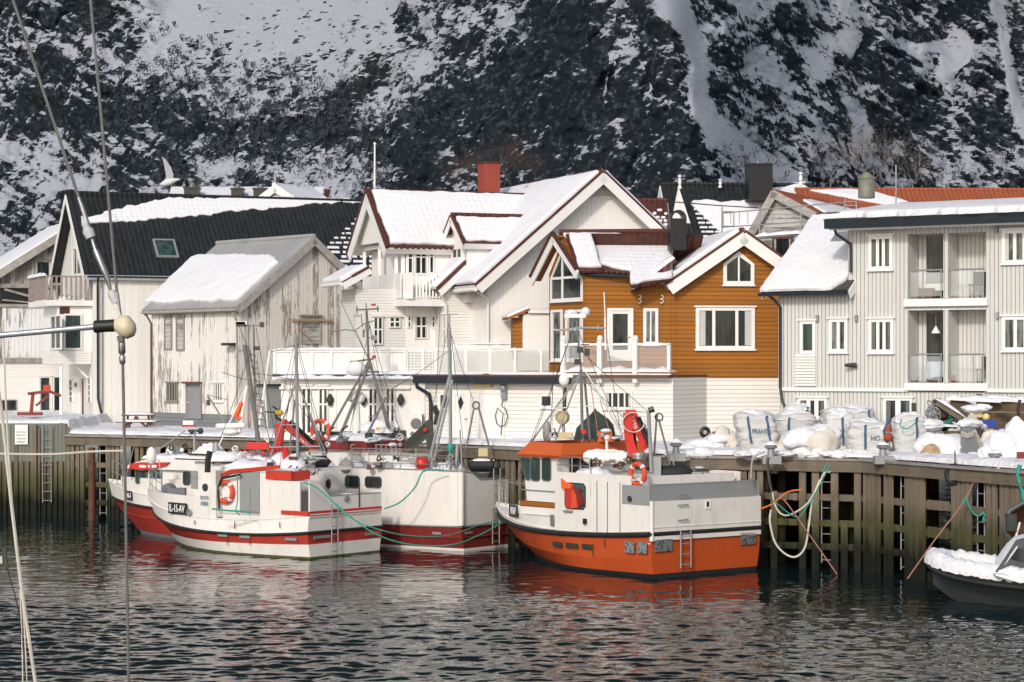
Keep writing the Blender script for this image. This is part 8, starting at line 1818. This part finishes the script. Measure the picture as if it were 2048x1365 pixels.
single(MB().cbox(P(2046, 911, 68.5), .35, .2, .2), 'red_crate', 'hull_darkred', 'rusty red box corner in the snow at the right border', 'box')
# ================================================================ rubber boat at the lower right
def rib():
    D0 = 64; b = empty('rubber_boat', P(1960, 1150, D0), 'dark rubber boat thick with snow, its rounded bow pointing left', 'boat')
    # tube path: port (near) and starboard sides meeting in a rounded nose; heading left and a little away
    nose = Vector((PX(1866, 66.5), 66.5, 0)); d = Vector((.86, -.52, 0)).normalized(); s = Vector((d.y, -d.x, 0))
    if s.y > 0: s = -s
    zt = .98; pts = []
    for k in range(-26, 27):
        t = k/26; a = abs(t); 
        x = a*7.5-.0; w_ = 1.25*(1-math.exp(-(x/.75)**.85)) if x > 0 else 0
        z = zt+.42*math.exp(-x/1.6)
        pts.append(nose+d*x+s*(w_*(1 if t < 0 else -1))+Z*(z-.25))
    # rounded nose from smoothing
    MB().tube(pts, .27, 14).build('tube', 'rib_hull', b, smooth=True)
    # hull below
    mb = MB(); n = len(pts); half = n//2
    for i in range(0, half+1):
        a = pts[i]; c = pts[n-1-i]; m_ = (a+c)/2; x = (m_-nose).dot(d); kz = -.45+.9*math.exp(-max(x, 0)/1.0)
        mb.v += [a-Z*.12, m_+Z*(kz-m_.z), c-Z*.12]
    for i in range(half): q_ = 3*i; mb.f += [[q_, q_+3, q_+4, q_+1], [q_+1, q_+4, q_+5, q_+2]]
    mb.build('hull', 'rib_hull', b, smooth=True)
    MB().tube([p_+Vector((0, 0, -.05))+(p_-nose-d*3).normalized()*0+s*(.26 if i < half else -.26) for i, p_ in enumerate(pts)][:half-1], .05, 6).build('rubbing_strake', 'black_rubber', b)
    # deck inside with snow, and snow along the tube
    mb = MB()
    for i in range(0, half+1): mb.v += [pts[i]+Z*.02, pts[n-1-i]+Z*.02]
    for i in range(half): mb.f.append([2*i, 2*i+2, 2*i+3, 2*i+1])
    mb.build('deck', 'snow', b)
    rnd = random.Random(5); mb = MB(); k = 9; N = (n-1)*3
    for i in range(N+1):
        f = i/3; j = min(int(f), n-2); p_ = pts[j].lerp(pts[j+1], f-j); dr = (pts[j+1]-pts[j]).normalized(); x = dr.cross(Z).normalized(); hh = .33+.09*rnd.random(); e0 = rnd.uniform(-.12, .12); e1 = rnd.uniform(-.05, .05)
        for m_ in range(k):
            t = math.pi*(m_/(k-1)*1.08-.04) + (e0 if m_ in (0, k-1) else 0); mb.v.append(p_+x*(math.cos(t)*.31)+Z*(max(-.1, math.sin(t))*hh+.02+rnd.uniform(-.02, .02)))
    for i in range(N):
        for m_ in range(k-1): q_ = i*k+m_; mb.f.append([q_, q_+1, q_+k+1, q_+k])
    mb.build('snow_layer', 'snow_deep', b, smooth=True)
    # console / windscreen
    D = 64.0; q = lambda x, y, dd=0: P(x, y, D+dd)
    pr = [(1990, 1144), (2012, 1112), (2032, 1080), (2062, 1072), (2120, 1072), (2120, 1170), (2050, 1160)]
    mb = MB(); m_ = len(pr); mb.add([q(x, y) for x, y in pr]+[q(x, y, 1.3) for x, y in pr], [list(range(m_)), list(range(m_, 2*m_))[::-1]]+[(i, (i+1) % m_, m_+(i+1) % m_, m_+i) for i in range(m_)]); cs = mb.build('console', 'rib_hull', b)
    w2 = [(2020, 1118), (2032, 1098), (2070, 1096), (2100, 1096), (2100, 1130), (2040, 1124)]; m_ = 6; MB().add([q(x, y, -.02) for x, y in w2]+[q(x, y, .02) for x, y in w2], [list(range(m_)), list(range(m_, 2*m_))[::-1]]+[(i, (i+1) % m_, m_+(i+1) % m_, m_+i) for i in range(m_)]).build('windscreen', 'glass', cs)
    ledge_snow(q(1990, 1142, .6), q(2034, 1078, .6), 1.35, .14, b, 7); ledge_snow(q(2034, 1077, .6), q(2110, 1070, .6), 1.35, .1, b, 8); ledge_snow(q(1988, 1150, -.1), q(2060, 1172, -.1), .6, .2, b, 9)
rib()
# open boat with brown inside behind it
D = 66.2; q = lambda x, y, d=0: P(x, y, D+d)
sk = empty('varnished_dinghy', q(2035, 1050), 'dark dinghy seen end-on with a brown varnished inside at the right border', 'boat')
mb = MB(); prof = [(2062, 1002), (2040, 1010), (2020, 1022), (2010, 1040), (2012, 1065), (2025, 1085), (2062, 1100)]
for x, y in prof: mb.v += [q(x, y), q(x+14, y+1, 1.0)]
for i in range(len(prof)-1): mb.f.append([2*i, 2*i+1, 2*i+3, 2*i+2])
mb.build('inner_skin', 'ochre_horiz', sk); MB().tube([q(x, y, -.02) for x, y in prof], .07, 8).build('gunwale', 'rib_hull', sk, smooth=True)
MB().add([q(x+12, y+1, .9) for x, y in prof]+[q(2075, 1100, .9), q(2075, 1002, .9)], [list(range(9))]).build('floor', 'brown', sk)
MB().tube([q(2030, 1080, -.1), q(2040, 1045, -.1)], .035).build('oar', 'white_trim', sk); MB().cbox(q(2022, 1045, -.15), .3, .2, .5).build('motor', 'lamp_dark', sk)
# green tarpaulin on the quay behind the orange roof
c = P(1190, 872, 83.2); mb = MB()
def tp(u, v):
    a = u*2*math.pi; r = (.85-.35*v-.55*max(0, v-.75)*4)*(1+.08*math.sin(a*5)+.05*math.sin(a*9+1)); return c+Vector((math.cos(a)*r*1.05, math.sin(a)*r*.8, -.9+v*1.8+.12*math.sin(a*3+2)*v))
mb.grid(tp, 40, 10); single(mb, 'covered_gear', 'tarp_green', 'tall gear under a dark green tarpaulin behind the orange wheelhouse roof', 'tarpaulin', smooth=True)
# picnic table
D = 103; h = atpx(238, D, 2); T = empty('picnic_table', h.pt(.8, 0, GZ), 'brown picnic table capped with snow in front of the long white house', 'picnic table'); z0 = PZ(862, D)
mb = MB(); h.box(mb, .1, 1.55, 0, .75, z0+.68, z0+.74); tt = mb.build('tabletop', 'brown', T); ledge_snow(h.pt(.1, .35, z0+.74), h.pt(1.55, .35, z0+.74), .75, .12, tt, 1)
for v in (-.5, 1.05): mb = MB(); h.box(mb, -.1, 1.75, v, v+.25, z0+.38, z0+.43); bn_ = mb.build('bench', 'brown', T); ledge_snow(h.pt(-.1, v+.12, z0+.43), h.pt(1.75, v+.12, z0+.43), .26, .08, bn_, 2)
for u in (.35, 1.3):
    MB().bar(h.pt(u, -.55, z0-.1), h.pt(u, .5, z0+.68), .07, .1).build('leg', 'brown', T); MB().bar(h.pt(u, 1.3, z0-.1), h.pt(u, .25, z0+.68), .07, .1).build('leg', 'brown', T)
MB().bar(h.pt(.2, -.3, z0), h.pt(.9, -.3, z0+.66), .06, .1).bar(h.pt(1.5, -.3, z0), h.pt(.75, -.3, z0+.66), .06, .1).build('brace', 'brown', T)
# small red crane on the left quay
D = 105.5; q = lambda x, y, d=0: P(x, y, D+d); cr = empty('quay_crane', q(62, 828), 'small dark red folding crane on the snowy quay at the far left', 'crane')
MB().bar(q(62, 828), q(66, 788), .14).build('column', 'hull_darkred', cr); MB().bar(q(56, 788), q(98, 783), .14).build('arm', 'hull_darkred', cr); MB().bar(q(98, 783), q(122, 792), .12).build('boom', 'hull_darkred', cr); MB().bar(q(72, 812), q(96, 792), .1).build('ram', 'hull_darkred', cr); MB().cbox(q(94, 777), .3, .25, .3).build('head', 'red_paint', cr); MB().cbox(q(60, 828), 1.1, .5, .14).build('base', 'hull_darkred', cr)
# seagull
D = 60; q = lambda x, y, d=0: P(x, y, D+d); g = empty('seagull', q(335, 368), 'white seagull gliding with raised wings above the black roof', 'seagull')
paint('gull_white', (.62, .62, .63), .7, .03, gr=0); paint('gull_grey', (.34, .35, .37), .7, .05, gr=0)
MB().tube([q(321, 369), q(326, 368.5), q(334, 366), q(342, 364), q(350, 361), q(360, 359)], [.02, .07, .11, .10, .06, .02], 10).build('body', 'gull_white', g, smooth=True)
for dd, pt_ in ((-.0, [(333, 364), (331, 345), (326, 320), (323, 313), (332, 320), (342, 335), (347, 350), (346, 362)]), (.35, [(338, 363), (345, 352), (352, 343), (356, 338), (354, 348), (350, 360)])):
    if dd: continue
    m_ = len(pt_); MB().add([q(x, y, dd+(365-y)*.012) for x, y in pt_]+[q(x, y, dd+.02+(365-y)*.012) for x, y in pt_], [list(range(m_)), list(range(m_, 2*m_))[::-1]]+[(i, (i+1) % m_, m_+(i+1) % m_, m_+i) for i in range(m_)]).build('wing', 'gull_grey', g)
# ================================================================ bare trees
def bare_tree(px, py, D, h, lab, seed, m='bark', spread=.5, depth=5, n0=5, name='bare_tree', r0=.09):
    rnd = random.Random(seed); c = P(px, py, D); t = empty(name, c, lab, 'tree', 'bare trees behind the roofs'); tr = MB(); cr = MB()
    tr.tube([c, c+Vector((rnd.uniform(-.1, .1)*h, 0, h*.25))], [r0*1.4, r0], 6)
    def grow(p, d, l, r, k):
        if k == 0 or l < .1: return
        q1 = p+d*l*.5+Vector((rnd.uniform(-.1, .1), rnd.uniform(-.1, .1), 0))*l; q2 = q1+(d+Vector((rnd.uniform(-.25, .25), rnd.uniform(-.25, .25), rnd.uniform(-.1, .25)))).normalized()*l*.5
        cr.tube([p, q1, q2], [r, r*.8, r*.6], 4, cap=False)
        for i in range(rnd.choice((2, 3, 3))): nd = (d+Vector((rnd.uniform(-1, 1), rnd.uniform(-1, 1), rnd.uniform(-.3, .7)))*spread).normalized(); grow(q2 if i else q1, nd, l*rnd.uniform(.6, .85), r*.58, k-1)
    for i in range(n0):
        a = 2*math.pi*i/n0+rnd.uniform(-.4, .4); grow(c+Z*h*.22, Vector((math.cos(a)*spread, math.sin(a)*spread, 1)).normalized(), h*.28, r0*.7, depth)
    tr.build('trunk', m, t); cr.build('crown', m, t)
paint('bark_brown', (.085, .048, .035), .9, .2, 5); paint('bark_pale', (.22, .18, .16), .9, .2, 5)
bare_tree(1745, 400, 130, 4.6, 'wide bare branching tree rising behind the rust-red roof', 3, 'bark_pale', .85, 5, 6, r0=.045)
bare_tree(1830, 395, 132, 3.6, 'smaller bare tree right of the aerial', 4, 'bark_pale', .9, 5, 4, r0=.035)
bare_tree(1660, 380, 134, 3.6, 'thin bare tree right of the white finial', 5, 'bark_pale', .7, 5, 3, r0=.03)
for k, (x, y, h_) in enumerate(((905, 385, 2.4), (938, 385, 3.0), (1008, 372, 3.4), (1038, 365, 2.8), (1068, 362, 2.0))):
    bare_tree(x, y, 150+k*2, h_, ['dark brown bare tree furthest left behind the white house', 'dark brown bare tree just left of the red chimney', 'dark brown bare tree just right of the red chimney', 'dark brown bare tree behind the little roof vent', 'low dark brown bare tree furthest right behind the white house'][k], 20+k, 'bark_brown', .7, 6, 8, r0=.022)
d = 100; single(MB().lathe(P(1043, 362, d), [(.07, 0), (.07, .2), (.12, .22), (.12, .3), (.04, .34)], Z, 10), 'roof_vent', 'galv', 'small grey roof vent on the snowy ridge of the large white house', 'vent')
# ================================================================ rigging of the ship the picture is taken from
D = 8.0; q = lambda x, y, d=0: P(x, y, D+d)
rg = empty('spreader_rigging', q(245, 655), 'metal spreader with ivory cap, black sleeve and steel wires close to the camera', 'rigging')
tubes('spreader_bar', 'spar_grey', rg, [[q(-120, 682), q(190, 654), .0105]], n=14); MB().tube([q(188, 654), q(190, 654), q(210, 652.5), q(228, 651.5), q(230, 651.5)], [.019, .0225, .0215, .0225, .019], 16).build('rubber_sleeve', 'boot_rubber', rg, smooth=True)
def capf(qv): return 1+.10*max(0, -qv.x)*0
MB().tube([q(228, 651.5), q(236, 651), q(246, 653), q(256, 655), q(265, 654), q(270, 652), q(272, 652)], [.018, .028, .040, .042, .033, .018, .003], 20).build('end_cap', 'ivory_plastic', rg, smooth=True)
tubes('upper_wire', 'rig_wire', rg, [[q(178, -60), q(181, 0), q(204, 250), q(234, 588), .0052]], n=8); tubes('wire_terminal', 'rig_steel', rg, [[q(233, 585), q(239, 630), .0085]], n=10)
tubes('diagonal_wire', 'rig_wire', rg, [[q(0, -75), q(26, 0), q(163, 412), .0055]], n=8)
MB().tube([q(157, 395), q(164, 414), q(176, 452)], [.007, .009, .009], 12).build('wire_sleeve', 'rig_steel', rg, smooth=True)
MB().tube([q(172, 455), q(176, 462), q(182, 476)], [.012, .021, .018], 12).build('tape_wrap', 'rig_tape', rg, smooth=True); MB().tube([q(165, 432), q(170, 448), q(174, 458)], [.006, .013, .012], 10).build('tape_wrap', 'rig_tape', rg)
MB().tube([q(184, 478), q(190, 498), q(192, 502), q(214, 556), q(216, 562), q(221, 582)], [.006, .007, .0115, .0115, .008, .006], 12).build('turnbuckle', 'rig_steel', rg, smooth=True); MB().tube([q(221, 582), q(225, 590), q(233, 606)], [.012, .017, .015], 12).build('tape_wrap', 'rig_tape', rg, smooth=True)
MB().bar(q(228, 602), q(240, 632), .022, .012).build('toggle', 'rig_steel', rg); MB().bar(q(240, 672), q(243, 684), .035, .02).build('clevis', 'seal_grey', rg)
MB().tube([q(243, 684), q(243.5, 686), q(244, 706), q(244, 710), q(244.5, 715), q(245, 726), q(245.5, 730)], [.009, .013, .013, .007, .012, .011, .005], 14).build('lower_terminal', 'rig_steel', rg, smooth=True)
tubes('lower_wire', 'rig_wire', rg, [[q(245.5, 728), q(251, 1000), q(258, 1400), .0054]], n=8)
D = 9; hl = [('slanting white halyard from the left border to the bottom', [(-20, 690), (0, 800), (22, 1000), (45, 1190), (76, 1400)], .0075, 'rope_white'), ('steeper pale line crossing the slanting halyard at the lower left', [(6, 640), (14, 850), (28, 1050), (48, 1210), (72, 1365)], .0045, 'rope_white'), ('thin dark line at the lower left corner', [(0, 1085), (18, 1150), (40, 1240), (56, 1400)], .003, 'rope_dark'), ('thin vertical pale cord, the left of the close pair', [(40, 1180), (44, 1280), (46, 1400)], .003, 'rope_white'), ('thin vertical pale cord, the right of the close pair', [(44, 1190), (50, 1280), (55, 1400)], .003, 'rope_white'), ('level pale line running from the left border to the near wire', [(-20, 908), (0, 908), (100, 909), (180, 904), (250, 902)], .0045, 'rope_white')]
for lab, pts, r, m in hl: rope([q(x, y) for x, y in pts], r, m, lab, 8, cat='rope', group='halyards close to the camera', name='halyard')
bk = empty('pulley_block', q(4, 1118), 'small dark pulley block at the left border close to the camera', 'pulley'); MB().cbox(q(2, 1120), .02, .016, .036).build('cheek', 'rig_steel', bk, bevel=.003); MB().bar(q(8, 1095), q(14, 1138), .02, .012).build('strap', 'lamp_dark', bk); MB().tube([q(1, 1070), q(4, 1098)], .007).build('shackle', 'lamp_dark', bk)
